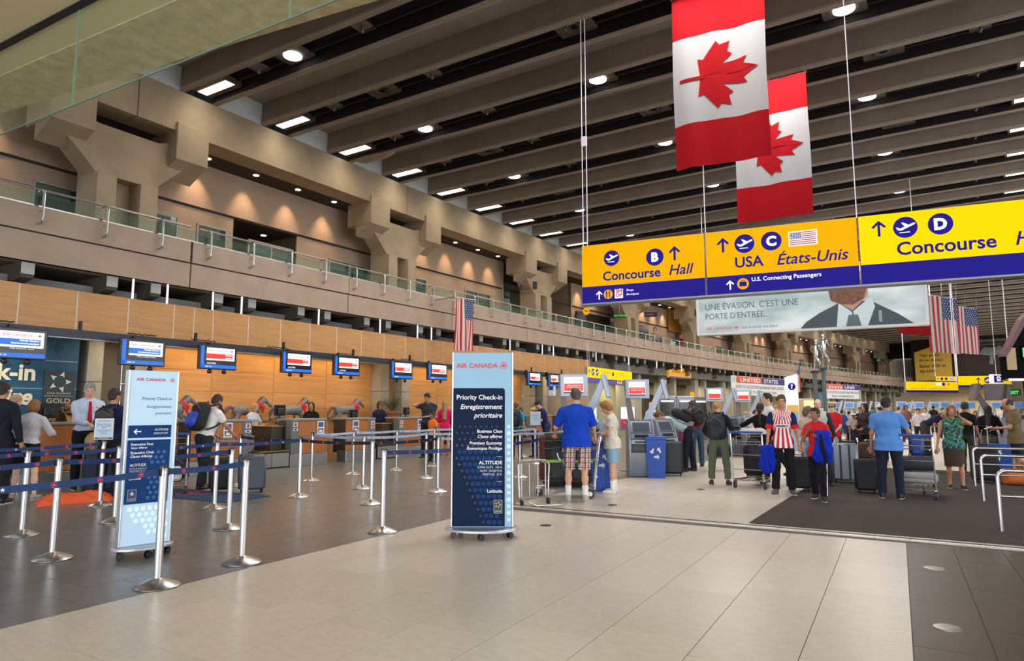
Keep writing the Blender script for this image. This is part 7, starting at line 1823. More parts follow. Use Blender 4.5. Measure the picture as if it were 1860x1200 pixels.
def person(label, pos, ang, h=1.72, build=1.0, skin='fair', top=None, bottom=None, shoe='333438', hair=('short', '2a201a'), lean=0.0, side=0.0, arms=None, legs=None, head=(0, 0), sleeve=.5, hem=-.04, cuff=1.0, D=None,
           top2=None, bust=0, feetz=0.0, hat=None, glasses=False, neck=.0, socks=None, skirt=None, extra=None, rz=None, shirt_long=0, belly=1.0):
    x, y = pos[0], pos[1]; Dm = math.hypot(x, y); res = min(.026, max(.0105, Dm * .00092)); s = h / 1.75
    rz = math.atan2(-x, y) + math.radians(ang) if rz is None else rz
    t = thing('person', label, 'person', (x, y, feetz), rz)
    arms = arms or {}; legs = legs or {}
    hipz = .93; b = build; T = rotm('X', lean) @ rotm('Y', side)   # lean > 0 leans toward -y (front)
    T = rotm('Y', side) @ rotm('X', lean)
    H0 = V3(0, 0, hipz)
    tw = lambda p: H0 + T @ V3(*p)
    # legs
    LG = {}
    for sg, k in ((1, 'L'), (-1, 'R')):
        a, kb, ab, yaw = (list(legs.get(k, (0, 0, .04, .15))) + [0, 0, .04, .15])[:4] if k in legs else (0, .03, .04, .15)
        hip = V3(sg * .095 * (.6 + .4 * b), 0, hipz - .02)
        d1 = V3(sg * math.sin(ab), -math.sin(a) * math.cos(ab), -math.cos(a) * math.cos(ab)); kn = hip + d1 * .43; a2 = a - kb
        d2 = V3(sg * math.sin(ab) * .6, -math.sin(a2), -math.cos(a2)); d2 /= np.linalg.norm(d2); an = kn + d2 * .41; LG[k] = (hip, kn, an, yaw * sg)
    dz = .085 - min(LG['L'][2][2], LG['R'][2][2])
    sh = V3(0, 0, dz)
    H0 = H0 + sh
    for k in LG: hp_, kn, an, yw = LG[k]; LG[k] = (hp_ + sh, kn + sh, an + sh, yw)
    tw = lambda p: H0 + T @ V3(*p)
    by = belly
    torso = [('e', tw((0, .0, .02)), (.158 * b, .115 * b, .125), T), ('e', tw((0, -.015 * by, .19)), (.142 * b * (.5 + .5 * by), .10 * b * by, .16), T), ('e', tw((0, -.0, .37)), (.165 * b, .11 * b, .17), T), ('c', tw((-.118 * b ** .6, .01, .468)), tw((.118 * b ** .6, .01, .468)), .060, .060), ('c', tw((-.06, .012, .50)), tw((.06, .012, .50)), .05, .05)]
    if bust: torso += [('e', tw((sg * .07, -.085 * b, .36)), (.06 * bust, .055 * bust, .06 * bust), T) for sg in (1, -1)]
    nb = tw((0, .01, .50)); ht = tw((0, -.02, .60)); HR = T @ rotm('Z', head[0]) @ rotm('X', head[1] - lean * .0)
    if len(head) > 2: HR = rotm('Z', head[0]) @ rotm('X', head[1])
    hc = ht + HR @ V3(0, -.005, .10)
    hd = lambda p: hc + HR @ V3(*p)
    headp = [('e', hd((0, .008, .02)), (.076, .095, .10), HR), ('e', hd((0, -.022, -.045)), (.055, .066, .072), HR), ('e', hd((0, -.05, -.085)), (.028, .028, .022), HR)]
    ear = [('e', hd((sg * .077, .01, -.015)), (.012, .022, .032), HR) for sg in (1, -1)]
    nose = [('c', hd((0, -.083, .012)), hd((0, -.105, -.028)), .010, .014), ('c', hd((-.028, -.08, .028)), hd((.028, -.08, .028)), .012, .012)]
    neckp = [('c', nb, hd((0, .012, -.06)), .058 * (.85 + .15 * b), .050)]
    # arms
    AR = {}; fingers = MB()
    for sg, k in ((1, 'L'), (-1, 'R')):
        S = tw((sg * .172 * (.5 + .5 * b), .012, .452)); hint = V3(sg * .35, .6, -.3)
        w_ = arms.get(k)
        if w_ is None: W = S + T @ V3(sg * .07 * b + sg * .02, -.06, -.53)
        elif len(w_) > 3: W = V3(*w_[:3]) / 1.0 + sh * 0; hint = V3(*w_[3:6])
        else: W = V3(*w_)
        E, W = ik(S, W, .285, .255, hint); AR[k] = (S, E, W)
        fd = (W - E) / np.linalg.norm(W - E); up = np.cross(fd, V3(sg, 0.001, .0)); up /= np.linalg.norm(up) + 1e-9
        sd = np.cross(up, fd)
        if w_ is None: up, sd = V3(0, 0, 0) + sd, up
        for i in range(4):
            o = (i - 1.5) * .019; ln = (.062, .074, .070, .055)[i]; base = W + fd * .085 + sd * o
            m1 = base + fd * ln * .55 + up * .010; m2 = m1 + fd * ln * .35 + up * .028
            fingers.tube([tuple((base - fd * .02)), tuple(base), tuple(m1), tuple(m2)], [.0095, .0095, .0088, .007], 5)
        tb = W + fd * .03 + sd * (.03 * sg); fingers.tube([tuple(tb - fd * .01), tuple(tb + fd * .03 + sd * sg * .02 + up * .01), tuple(tb + fd * .06 + sd * sg * .02 + up * .025)], [.012, .0105, .008], 5)
    ab_ = .9 + .1 * b
    armp = []; hands = []
    for k in AR:
        S, E, W = AR[k]; fd = (W - E) / np.linalg.norm(W - E)
        armp += [('c', S, E, .050 * b ** .7, .040 * ab_), ('c', E, W, .040 * ab_, .027)]; hands += [('c', W + fd * .02, W + fd * .085, .028, .030)]
    legp = []
    for k in LG:
        hp_, kn, an, yw = LG[k]; bb = b ** .6; legp += [('c', hp_, kn, .082 * bb, .056), ('c', kn, kn + (an - kn) * .35, .054, .056), ('c', kn + (an - kn) * .35, an, .056, .034)]
    feet = []; shoes = []
    for k in LG:
        an = LG[k][2]; yw = LG[k][3]; sw = max(0, an[2] - .09); R = rotm('Z', yw) @ rotm('X', min(.6, sw * 2)); fc = an + R @ V3(0, -.06, -.045)
        feet += [('c', an, an + R @ V3(0, 0, -.04), .036, .036), ('e', fc, (.040, .115, .035), R)]; shoes += [('e', fc + R @ V3(0, -.005, 0), (.047, .135, .045), R), ('c', an + R @ V3(0, .02, -.01), an + R @ V3(0, .01, -.05), .045, .043)]
    root_scale = s
    body = net_obj('body', [(torso + neckp + armp + hands + legp + feet, [], .03, -.006), (headp + neckp + nose, [], .022, 0), (ear, [], .01, 0)], res, M_skin[skin], t, fingers)
    # clothes
    if top:
        tm = top if not isinstance(top, str) else cloth_mat(top, top)
        cl = [('p', tw((0, 0, hem)), T @ V3(0, 0, -1)), ('s', hd((0, -.01, -.055)) + T @ V3(0, -.01, -.055), (.072, .078, .05))]
        tl = list(torso) + [('c', tw((0, 0, .47)), tw((0, 0, .52)), .07 * b, .058)]
        if shirt_long or hem < -.06: tl += [('c', H0 + V3(-.05, 0, 0), H0 + V3(-.05, 0, hem - .05), .125 * b, .135 * b), ('c', H0 + V3(.05, 0, 0), H0 + V3(.05, 0, hem - .05), .125 * b, .135 * b)]
        grp = [(tl, cl, .035, .012)]; sl = []
        for k in AR:
            S, E, W = AR[k]
            if sleeve <= 0: continue
            if sleeve <= .6:
                P = S + (E - S) * (sleeve / .6) * .92; sl.append(([('c', S, E, .053 * b ** .7, .050 * ab_)], [('p', P, (E - S) / np.linalg.norm(E - S))], .02, .014))
            else: sl.append(([('c', S, E, .053 * b ** .7, .046 * ab_), ('c', E, W, .045 * ab_, .034)], [('p', W - (W - E) * .04, (W - E) / np.linalg.norm(W - E))], .02, .010))
        if top2 is None: net_obj('shirt', grp + sl, res, tm, t)
        else: net_obj('shirt', grp, res, tm, t); net_obj('sleeves', sl, res, top2 if not isinstance(top2, str) else cloth_mat(top2, top2), t)
    if bottom:
        bm_ = bottom if not isinstance(bottom, str) else cloth_mat(bottom, bottom)
        grp = [([('e', H0 + V3(0, 0, .0), (.162 * b, .122 * b, .14), None)], [('p', H0 + V3(0, 0, .09), V3(0, 0, 1))], .03, .006)]
        for k in LG:
            hp_, kn, an, yw = LG[k]; w0 = .088 * b ** .6
            if cuff < .55: P = hp_ + (kn - hp_) * (cuff / .5); n_ = (kn - hp_) / np.linalg.norm(kn - hp_); pr = [('c', hp_, kn, w0, .078 * b ** .4)]
            else: P = kn + (an - kn) * min(1.0, (cuff - .5) / .5 * 1.02); n_ = (an - kn) / np.linalg.norm(an - kn); pr = [('c', hp_, kn, w0, .066), ('c', kn, an + (an - kn) * .03, .064, .056)]
            grp.append((pr, [('p', P, n_)], .03, .010))
        net_obj('trousers' if cuff > .6 else 'shorts', grp, res, bm_, t)
    if skirt:
        c_, zl, wd = skirt; q = MB(); q.sm = True; zt_ = H0[2] + .08
        q.lathe([(.135 * b, zt_), (.165 * b, zt_ - .10), (.175 * b, zt_ - .2), (wd, zl), (wd - .01, zl), (.14 * b, zt_ - .15)], 24, (0, 0, 0), 1, .82); q.obj('skirt', cloth_mat(c_, c_) if isinstance(c_, str) else c_, t, True)
    if shoe:
        sm_ = mat('shoe_' + shoe, shoe, .5); net_obj('shoes', [(shoes, [('p', V3(0, 0, .006), V3(0, 0, -1))], .02, 0)], res, sm_, t)
        for k in LG:
            an = LG[k][2]; R = rotm('Z', LG[k][3]); c = an + R @ V3(0, -.065, 0); q = MB(); P = [(.048 * math.cos(a) * (1 if math.sin(a) < .2 else .95), .135 * math.sin(a)) for a in [2 * PI * i / 16 for i in range(16)]]
            if an[2] < .12: q.M = Matrix.Translation((c[0], c[1], 0)) @ Matrix.Rotation(LG[k][3], 4, 'Z'); q.prism(P, 'z', 0.0, .018); q.obj('sole', mat('shoe_sole', 'b9b5ae' if shoe[0] in 'abcdef9' else '1c1b1a', .7), t)
    if socks:
        gs = []
        for k in LG: kn, an = LG[k][1], LG[k][2]; P = an + (kn - an) * .42; gs.append(([('c', an, kn, .036, .058)], [('p', P, (kn - an) / np.linalg.norm(kn - an))], .02, .006))
        net_obj('socks', gs, res, mat('sock_' + socks, socks, .9), t)
    # hair
    st, hcx = hair; hm = mat('hair_' + hcx, hcx, .6, bump=(60, .5), noise=(30, .25)) if st != 'none' else None
    hp1 = [('e', hd((0, .015, .028)), (.080, .096, .099), HR)]; faceclip = [('s', hd((0, -.085, -.045)), (.066, .075, .098))]
    low = ('p', hd((0, 0, -.022)), HR @ V3(0, -.6, -1) / 1.166)
    if st == 'short': G = [(hp1 + [('e', hd((.015, -.03, .098)), (.05, .045, .03), HR), ('e', hd((0, .05, -.04)), (.062, .05, .06), HR)], faceclip + [low], .02, .004)]
    elif st == 'thin': G = [([('e', hd((0, .018, .01)), (.083, .098, .09), HR)], faceclip + [low, ('p', hd((0, -.02, .04)), HR @ V3(0, -1, .9))], .02, .004)]
    elif st == 'curly': G = [(hp1 + [('e', hd((sg * .05, .03 + .02 * sg, .03 - .07 * j)), (.055, .06, .05), HR) for sg in (1, -1) for j in (0, 1)] + [('e', hd((0, .06, -.03)), (.07, .055, .08), HR), ('e', hd((0, -.03, .10)), (.06, .05, .035), HR)], faceclip, .012, .008)]
    elif st == 'bob': G = [(hp1 + [('e', hd((0, .035, -.04)), (.088, .075, .09), HR)], [('s', hd((0, -.095, -.075)), (.067, .095, .14))], .03, .010)]
    elif st == 'long': G = [(hp1 + [('c', hd((0, .05, .0)), hd((0, .06, -.16)), .085, .075), ('c', hd((0, .06, -.14)), tw((0, .125 * b, .22)), .075, .055)], [('s', hd((0, -.10, -.085)), (.066, .098, .165))], .03, .006)]
    elif st == 'pony': G = [(hp1, faceclip + [low], .02, .004), ([('c', hd((0, .10, .02)), hd((0, .13, -.06)), .035, .04), ('c', hd((0, .13, -.06)), tw((0, .125, .33)), .04, .02)], [], .02, 0)]
    elif st == 'bun': G = [(hp1, faceclip + [low], .02, .006), ([('e', hd((0, .10, .02)), (.05, .045, .05), HR)], [], .02, 0)]
    else: G = None
    if G: net_obj('hair', G, min(res, .016), hm, t)
    # face (built when the face can be seen)
    if abs(((ang + math.degrees(head[0]) + 180) % 360) - 180) < 125 and Dm < 32:
        q = MB(); [q.ball(hd((sg * .031, -.079, .006)), (.013, .009, .009), 8, 5) for sg in (1, -1)]; q.obj('eyes', M_eye, t, True)
        q = MB(); [q.ball(hd((sg * .031, -.0865, .006)), (.0062, .004, .0065), 8, 5) for sg in (1, -1)]; q.obj('irises', M_iris, t, True)
        q = MB(); [q.tube([tuple(hd((sg * .014, -.091, .026))), tuple(hd((sg * .032, -.090, .032))), tuple(hd((sg * .050, -.078, .026)))], .0042, 5) for sg in (1, -1)]; q.obj('eyebrows', hm or M_iris, t)
        q = MB(); q.ball(hd((0, -.083, -.060)), (.024, .010, .0075), 10, 5); q.obj('lips', M_lip, t, True)
    if glasses:
        q = MB(); q.M = Matrix.Translation(hc.tolist()) @ Matrix(HR.tolist()).to_4x4()
        for sg in (1, -1): q.box(sg * .033 - .024, sg * .033 + .024, -.103, -.097, -.014, .020, .006); q.tube([(sg * .056, -.10, .012), (sg * .078, -.01, .008)], .003, 4)
        q.box(-.01, .01, -.104, -.098, .006, .012); q.obj('glasses', M_black, t)
    if hat:
        kind, hc1 = hat; q = MB(); q.M = Matrix.Translation(hc.tolist()) @ Matrix(HR.tolist()).to_4x4(); q.sm = True; M_h = mat('hat_' + hc1, hc1, .85, bump=(80, .4))
        if kind == 'straw':
            q.lathe([(.155, .052), (.158, .060), (.100, .066), (.092, .12), (.082, .145), (.03, .138)], 26, (0, .01, 0), 1, 1.12); q.obj('hat', M_h, t, True); q = MB(); q.M = Matrix.Translation(hc.tolist()) @ Matrix(HR.tolist()).to_4x4(); q.lathe([(.1, .068), (.099, .09)], 24, (0, .01, 0), 1, 1.12); q.obj('hat_band', M_black, t, True)
        else:
            q.ball((0, .012, .045), (.092, .108, .092), 16, 8); o_ = -1 if kind == 'cap' else 1; q.prism([(-.07, o_ * .06), (.07, o_ * .06), (.06, o_ * .17), (0, o_ * .19), (-.06, o_ * .17)], 'z', .045, .055); q.obj('hat', M_h, t, True)
    if extra: extra(t, dict(tw=tw, hd=hd, AR=AR, LG=LG, H0=H0, T=T, HR=HR, s=s, hc=hc))
    t.scale = (s, s, s); t['_k'] = 1; del t['_k']
    return t, dict(tw=tw, hd=hd, AR=AR, LG=LG, H0=H0, T=T, HR=HR, s=s)


def G(x, y): p = at_z(x, y, 0); return (p.x, p.y)
def GD(x, D): p = at_d(x, 743, D); return (p.x, p.y)
def W_(t, p, s): # world point of a local point
    return Matrix.Translation(t.location) @ Matrix.Rotation(t.rotation_euler[2], 4, 'Z') @ Matrix.Scale(s, 4) @ Vector(p)


# patterned cloths
def node_mat(name, build_, rough=.8):
    m = bpy.data.materials.new(name); m.use_nodes = True; nt = m.node_tree; b = nt.nodes['Principled BSDF']; b.inputs['Roughness'].default_value = rough
    tc = nt.nodes.new('ShaderNodeTexCoord'); sp_ = nt.nodes.new('ShaderNodeSeparateXYZ'); nt.links.new(tc.outputs['Object'], sp_.inputs[0])
    def M(op, a, b2=None, c=None):
        n = nt.nodes.new('ShaderNodeMath'); n.operation = op
        for i, v in enumerate((a, b2, c)):
            if v is None: continue
            if isinstance(v, (int, float)): n.inputs[i].default_value = v
            else: nt.links.new(v, n.inputs[i])
        return n.outputs[0]
    def mix(fac, c1, c2):
        n = nt.nodes.new('ShaderNodeMix'); n.data_type = 'RGBA'; nt.links.new(fac, n.inputs[0])
        for i, c in ((6, c1), (7, c2)):
            if isinstance(c, str): n.inputs[i].default_value = (*lin(c), 1)
            else: nt.links.new(c, n.inputs[i])
        return n.outputs[2]
    nt.links.new(build_(nt, sp_.outputs, M, mix, tc), b.inputs['Base Color']); return m


def band(M, v, per, w_, off=0.0): return M('LESS_THAN', M('FRACT', M('ADD', M('MULTIPLY', v, 1 / per), off)), w_)
def plaid(nt, o, M, mix, tc):
    u = M('ADD', o[0], M('MULTIPLY', o[1], .7)); c = mix(band(M, u, .075, .30), 'e6dfd2', '2f3f6e'); c = mix(band(M, o[2], .075, .18), c, '32406a'); c = mix(band(M, u, .075, .14, .45), c, 'b84a36'); c = mix(band(M, o[2], .075, .14, .45), c, 'c0503c'); c = mix(band(M, u, .075, .08, .7), c, 'c89a4a'); return mix(band(M, o[2], .075, .08, .72), c, '5f7a4a')
def jersey(nt, o, M, mix, tc):
    r = M('DIVIDE', o[0], M('ADD', M('MULTIPLY', M('SUBTRACT', 1.5, o[2]), .55), .12)); st = M('LESS_THAN', M('FRACT', M('ADD', M('MULTIPLY', r, 5.2), .25)), .5); return mix(st, 'eeeeee', 'cc1a2c')
def floral(c1, c2, c3, sc=16):
    def f(nt, o, M, mix, tc):
        n = nt.nodes.new('ShaderNodeTexNoise'); n.inputs['Scale'].default_value = sc; n2 = nt.nodes.new('ShaderNodeTexNoise'); n2.inputs['Scale'].default_value = sc * 1.4; nt.links.new(tc.outputs['Object'], n.inputs['Vector'])
        mp = nt.nodes.new('ShaderNodeMapping'); mp.inputs['Location'].default_value = (3, 2, 1); nt.links.new(tc.outputs['Object'], mp.inputs[0]); nt.links.new(mp.outputs[0], n2.inputs['Vector']); return mix(M('GREATER_THAN', n2.outputs['Fac'], .56), mix(M('GREATER_THAN', n.outputs['Fac'], .52), c1, c2), c3)
    return f
M_plaid = node_mat('plaid_cotton', plaid); M_jersey = node_mat('striped_jersey', jersey); M_floral = node_mat('teal_floral_print', floral('123a4a', '1f6a78', '6f9a4a')); M_olv = node_mat('olive_patterned_cloth', floral('3b3d2c', '6a6a48', '26261e', 22))
M_darkfl = node_mat('dark_floral_print', floral('17141a', '1c1a20', '5a2a38', 20)); M_leop = node_mat('beige_leopard_print', floral('b9a68c', '8a7458', 'd2c6b2', 24))

# ---- right cluster
def ex_bag(t, k):
    o = k['AR']['R'][2] if False else None
wt = cloth_mat('white', 'e9e7e4')
P_, K = person('heavy man in blue T-shirt and plaid shorts, back turned, at a trolley', G(1048, 911), 180, 1.77, 1.34, 'fair', '1743b8', M_plaid, 'a8a9a4', ('short', '4f4a45'), lean=.03, arms=dict(L=(.34, -.30, 1.02), R=(-.30, -.34, 1.0)), sleeve=.58, hem=-.10, cuff=.50, socks='eceae6', belly=1.1, head=(.15, .05))
P_, K = person('curly haired woman in white blouse and denim shorts looking down at her bag', G(1114, 896), -98, 1.60, 1.12, 'fair', mat('cloth_blouse', 'ddd3c4', .85, noise=(14, .12), bump=(9, .35)), cloth_mat('denim', '8fb0cc'), 'e2dcd6', ('curly', 'a5733f'), arms=dict(L=(.06, -.26, 1.12), R=(-.08, -.24, 1.08)), sleeve=.32, hem=-.10, cuff=.40, head=(0, .55), socks='f2f0ee', bust=1, lean=.05)
p = W_(P_, (0, -.26, 1.0), .92); t = duffel('leopard print handbag held by the curly haired woman', (p.x, p.y, p.z - .05), P_.rotation_euler[2], .34, .10, M_leop, M_black)
P_, K = person('young man in pale mint T-shirt bending over a dark green suitcase', G(1252, 857), -90, 1.82, .92, 'fair', 'b5d0cb', '23262f', '1b1c1f', ('short', '6b4a35'), lean=1.12, arms=dict(L=(.05, -.62, .86, 0, .2, -1), R=(-.05, -.60, .84, 0, .2, -1)), sleeve=.4, legs=dict(L=(.16, .12, .05, .1), R=(-.12, .02, .05, .1)), head=(.0, -.25))
backpack('black backpack on the back of the bending young man', Matrix.Translation(W_(P_, K['tw']((0, .125, .27)), K['s'])) @ Matrix.Rotation(P_.rotation_euler[2], 4, 'Z') @ Matrix.Rotation(1.12, 4, 'X') @ Matrix.Rotation(PI, 4, 'Z'), M_blkcloth, None, 1.1, straps=False)
P_, K = person('man in red T-shirt with a black backpack behind the bending man', GD(1264, 17.4), 200, 1.70, 1.0, 'tan', 'b02a30', '40586e', '2a2c30', ('short', '332c2a'), lean=.25, arms=dict(R=(-.3, -.3, .9)), head=(.2, .3))
backpack('black backpack worn by the red T-shirt man', Matrix.Translation(W_(P_, K['tw']((0, .12, .36)), K['s'])) @ Matrix.Rotation(P_.rotation_euler[2] + PI, 4, 'Z'), M_blkcloth, None, 1.0)
P_, K = person('blond woman in black top and olive trousers, back turned, with backpack', G(1308, 881), 175, 1.61, 1.0, 'fair', '1d2028', '59634f', '2c2622', ('bun', 'b99462'), sleeve=.95, arms=dict(L=(.25, -.25, 1.02), R=(-.26, -.30, 1.0)), cuff=.93, head=(-.25, .0), legs=dict(L=(0, .02, .11, .2), R=(0, .02, .11, .2)))
backpack('navy black backpack on the olive trousered woman', Matrix.Translation(W_(P_, K['tw']((.03, .12, .28)), K['s'])) @ Matrix.Rotation(P_.rotation_euler[2] + PI, 4, 'Z'), mat('navy_black_bag', '191f2d', .65, noise=(20, .2)), None, 1.05)
P_, K = person('man in white shirt and vest seen in left profile', GD(1396, 14.6), -75, 1.81, 1.05, 'fair', 'dfe3e8', '22242c', '1f1c1a', ('short', '2c231d'), sleeve=.95, arms=dict(R=(-.22, -.34, 1.30), L=(.2, -.2, 1.0)), legs=dict(L=(-.35, .25, .03, .1), R=(.30, .05, .03, .1)))
P_, K = person('woman in black with dark ponytail, back turned, arm raised to the left', G(1386, 874), 172, 1.56, .95, 'tan', '15151a', '17171c', '141416', ('pony', '17120f'), sleeve=.62, arms=dict(L=(.36, -.30, 1.32), R=(-.24, -.05, .95)), hem=-.12, legs=dict(L=(.12, .1, .03, .1), R=(-.12, .12, .03, .1)))


def ex_jersey(t, k):
    q = MB()
    o = text(t, 'BIMBO', 0, 0, cloth_mat('navyprint', '1d2c66'), w=.20, h=.036, align='C', bold=.04, off=(0, -.150, 1.185)); z = MB(); z.box(-.115, .115, -.146, -.128, 1.17, 1.235, .005); z.obj('chest_band', mat('pale_band', 'e8dcdc', .7), t)
    z = MB(); z.M = Matrix.Translation((0, -.145, 1.34)) @ Matrix.Rotation(PI / 2, 4, 'X'); z.lathe([(.028, -.01), (.028, .01)], 16); z.obj('crest', mat('crest_navy', '2a3f8a', .6), t); z = MB(); z.M = Matrix.Translation((0, -.156, 1.34)) @ Matrix.Rotation(PI / 2, 4, 'X'); z.lathe([(.016, -.002), (.016, .002)], 14); z.obj('crest_centre', M_white, t)
    for kk in ('L', 'R'):
        S, E, W = k['AR'][kk]; a = S + (E - S) * .62; b = S + (E - S) * .86; q = MB(); q.tube([tuple(a), tuple(b)], [.068, .074], 14); q.obj('red_cuff', cloth_mat('redcuff', 'cf2028'), t, True)


P_, K = person('teenage boy in red and white striped jersey walking toward the camera', G(1426, 897), 3, 1.69, .94, 'tan', M_jersey, '141418', '5a5452', ('short', '4a3526'), sleeve=.52, top2='1b2650', hem=-.13, legs=dict(L=(.05, .03, .05, .2), R=(.18, .06, .09, .35)), arms=dict(R=(-.27, -.10, .84), L=(.27, -.05, .84)), head=(-.05, .18), extra=ex_jersey)
p = W_(P_, (-.27, -.12, .62), .965)
def jacket(lb, p, hgt, w_, m, m2, rz=0):
    t = thing('jacket', lb, 'jacket', tuple(p), rz); q = MB(); n = 36; NR = 20; vs = []
    for i in range(NR + 1):
        u = i / NR; r_ = w_ * (.45 + .5 * math.sin(PI * min(1, .10 + u * .7)) + .12 * math.sin(11 * u))
        for k in range(n): a = 2 * PI * k / n; rr = r_ * (1 + .22 * math.sin(3 * a + 5 * u) + .16 * math.sin(5 * a - 9 * u) + .1 * math.sin(9 * a + 14 * u)); vs.append((rr * math.cos(a), .6 * rr * math.sin(a), hgt * (.5 - u) + .02 * math.sin(4 * a)))
    q.add(vs, [(i * n + k, (i + 1) * n + k, (i + 1) * n + (k + 1) % n, i * n + (k + 1) % n) for i in range(NR) for k in range(n)] + [tuple(range(n)), tuple(NR * n + k for k in range(n - 1, -1, -1))]); o_ = q.obj('folded_body', m, t); o_.data.shade_smooth()
    q = MB(); q.tube([(-w_ * .3, -w_ * .5, hgt * .4), (-w_ * .1, -w_ * .62, 0), (w_ * .2, -w_ * .6, -hgt * .35), (w_ * .1, -w_ * .5, -hgt * .5)], .028, 7); q.obj('hanging_sleeve', m2, t, True); return t


M_jb = cloth_mat('royal', '0d2ba8'); jacket('royal blue jacket carried by the striped jersey boy', p, .46, .12, M_jb, M_jb)
P_, K = person('boy in red T-shirt and black track trousers holding a blue jacket', G(1489, 908), -14, 1.475, .90, 'brown', 'c2222e', '151519', '26211f', ('short', '261c17'), sleeve=.45, hem=-.11, legs=dict(L=(.22, .08, .05, .3), R=(-.15, .25, .04, .1)), arms=dict(R=(-.10, -.24, 1.30), L=(.10, -.22, 1.18)), head=(-.35, .05))
for k_ in ('L',):
    an, kn, hp_ = K['LG'][k_][2], K['LG'][k_][1], K['LG'][k_][0]; q = MB(); q.tube([tuple(hp_ + V3(.085, -.03, 0)), tuple(kn + V3(.072, -.03, 0)), tuple(an + V3(.060, -.03, .02))], .009, 5); q.obj('white_stripe', M_white, P_)
p = W_(P_, (.16, -.24, 1.02), .84); jacket('blue and black jacket over the arm of the red T-shirt boy', p, .50, .13, M_jb, cloth_mat('blk', '15161a'), .3)
P_, K = person('balding man in grey vest between the two boys, pulling a suitcase', GD(1486, 15.2), 2, 1.66, 1.1, 'pale', 'c9c4bc', '2d3038', '222222', ('thin', '5c4a3d'), sleeve=.95, top2='2f3a40', arms=dict(L=(.34, .02, .86), R=(-.2, -.1, .9)), head=(.05, .05))
P_, K = person('man in straw hat, sunglasses and red T-shirt', GD(1512, 17.2), -18, 1.60, 1.0, 'pale', 'd02430', '2d3a55', '333333', ('short', '3a2a20'), sleeve=.5, hem=-.12, arms=dict(L=(.12, -.24, .98), R=(-.2, -.22, 1.0)), hat=('straw', 'd8b878'), glasses=True)
person('brown haired woman in beige top half hidden behind the jersey boy', GD(1463, 13.7), 60, 1.50, 1.0, 'fair', 'b5a48e', '6585a0', '333333', ('bob', '6b5240'), sleeve=.4, head=(.2, .3))
P_, K = person('woman with long black hair in dark floral top and black leggings', G(1576, 841), -48, 1.60, .98, 'tan', M_darkfl, '14151c', '6a5548', ('long', '100d0e'), sleeve=.62, hem=-.12, cuff=.78, arms=dict(R=(-.12, -.26, 1.05), L=(.14, -.24, 1.02)), head=(0, -.1), bust=1)
person('small child in grey T-shirt and dark skirt walking', G(1553, 808), -40, 1.24, .95, 'tan', '9aa0a4', '23242e', '8a6a60', ('short', '241a16'), sleeve=.4, skirt=('20222c', .42, .19), legs=dict(L=(.3, .1, .03, .1), R=(-.2, .2, .03, .1)))
P_, K = person('heavy man in sky blue polo and dark jeans, back turned, at a trolley', G(1620, 905), 180, 1.645, 1.28, 'tan', mat('cloth_sky', '4f86cc', .8, bump=(7, .5)), '1c2434', '18181a', ('short', '15120f'), sleeve=.46, hem=-.12, arms=dict(R=(-.30, -.30, 1.08), L=(.28, -.10, .86)), legs=dict(L=(.02, .02, .05, .1), R=(0, .02, .05, .1)), cuff=1.0, belly=1.05)
person('grey haired man in navy polo and shorts bending to the right', G(1683, 822), 82, 1.74, 1.1, 'brown', '1c2342', '3c3a36', 'c9c5c0', ('thin', '8b8680'), lean=1.05, sleeve=.4, cuff=.48, arms=dict(L=(.05, -.52, .98, 0, .3, -1), R=(-.06, -.5, .95, 0, .3, -1)), legs=dict(L=(.08, .05, .05, .1), R=(-.12, .02, .05, .1)), head=(0, -.1), socks='eceae6')
P_, K = person('woman in teal floral top and brown skirt talking on a phone', G(1738, 887), 4, 1.51, 1.14, 'tan', M_floral, None, '191614', ('bob', '7a4c2c'), sleeve=.0, hem=-.10, skirt=('473a30', .47, .19), arms=dict(L=(.135, -.12, 1.52, .8, -.3, -.8), R=(-.31, -.05, .86)), bust=1.15, legs=dict(L=(.15, .05, .02, .2), R=(-.1, .02, .02, .1)))
S_, E_, Wr = K['AR']['L']; p = W_(P_, Wr + V3(-.02, -.01, .07), K['s']); t = thing('mobile_phone', 'dark phone held to the ear by the floral top woman', 'phone', tuple(p), P_.rotation_euler[2]); q = MB(); q.box(-.008, .008, -.03, .03, -.06, .06, .005); q.obj('phone_body', M_black, t); q = MB(); q.box(-.0095, -.008, -.026, .026, -.05, .05); q.obj('phone_screen', M_dark, t)
person('man in black with backpack behind the floral top woman', GD(1752, 15.3), 155, 1.60, 1.05, 'brown', '141518', '3a332e', '202020', ('short', '17120f'), head=(.5, .2), sleeve=.5, arms=dict(L=(.2, -.25, 1.05)))
person('dark haired woman in black top and olive patterned skirt, back turned', GD(1794, 16.5), 175, 1.53, 1.1, 'tan', '131316', None, '1a1a1a', ('long', '241a18'), sleeve=.95, skirt=(M_olv, .35, .22), arms=dict(R=(-.25, -.28, 1.0)))
P_, K = person('balding man in olive brown T-shirt reading papers at a kiosk', GD(1842, 13.7), -82, 1.67, 1.12, 'tan', mat('cloth_khaki', '6b5638', .85, bump=(8, .4)), '1c2436', '8a6a58', ('thin', '2a211c'), sleeve=.45, hem=-.14, cuff=.46, arms=dict(L=(.06, -.36, 1.12), R=(-.06, -.34, 1.10)), head=(0, .45), lean=.06)
p = W_(P_, (0, -.48, 1.13), .95); t = thing('paper_sheet', 'folded white papers in the hands of the olive brown T-shirt man', 'papers', tuple(p), P_.rotation_euler[2]); q = MB(); q.M = Matrix.Rotation(.4, 4, 'X'); q.box(-.10, .10, -.07, .07, 0, .008, .003); q.obj('sheet', M_paper, t)
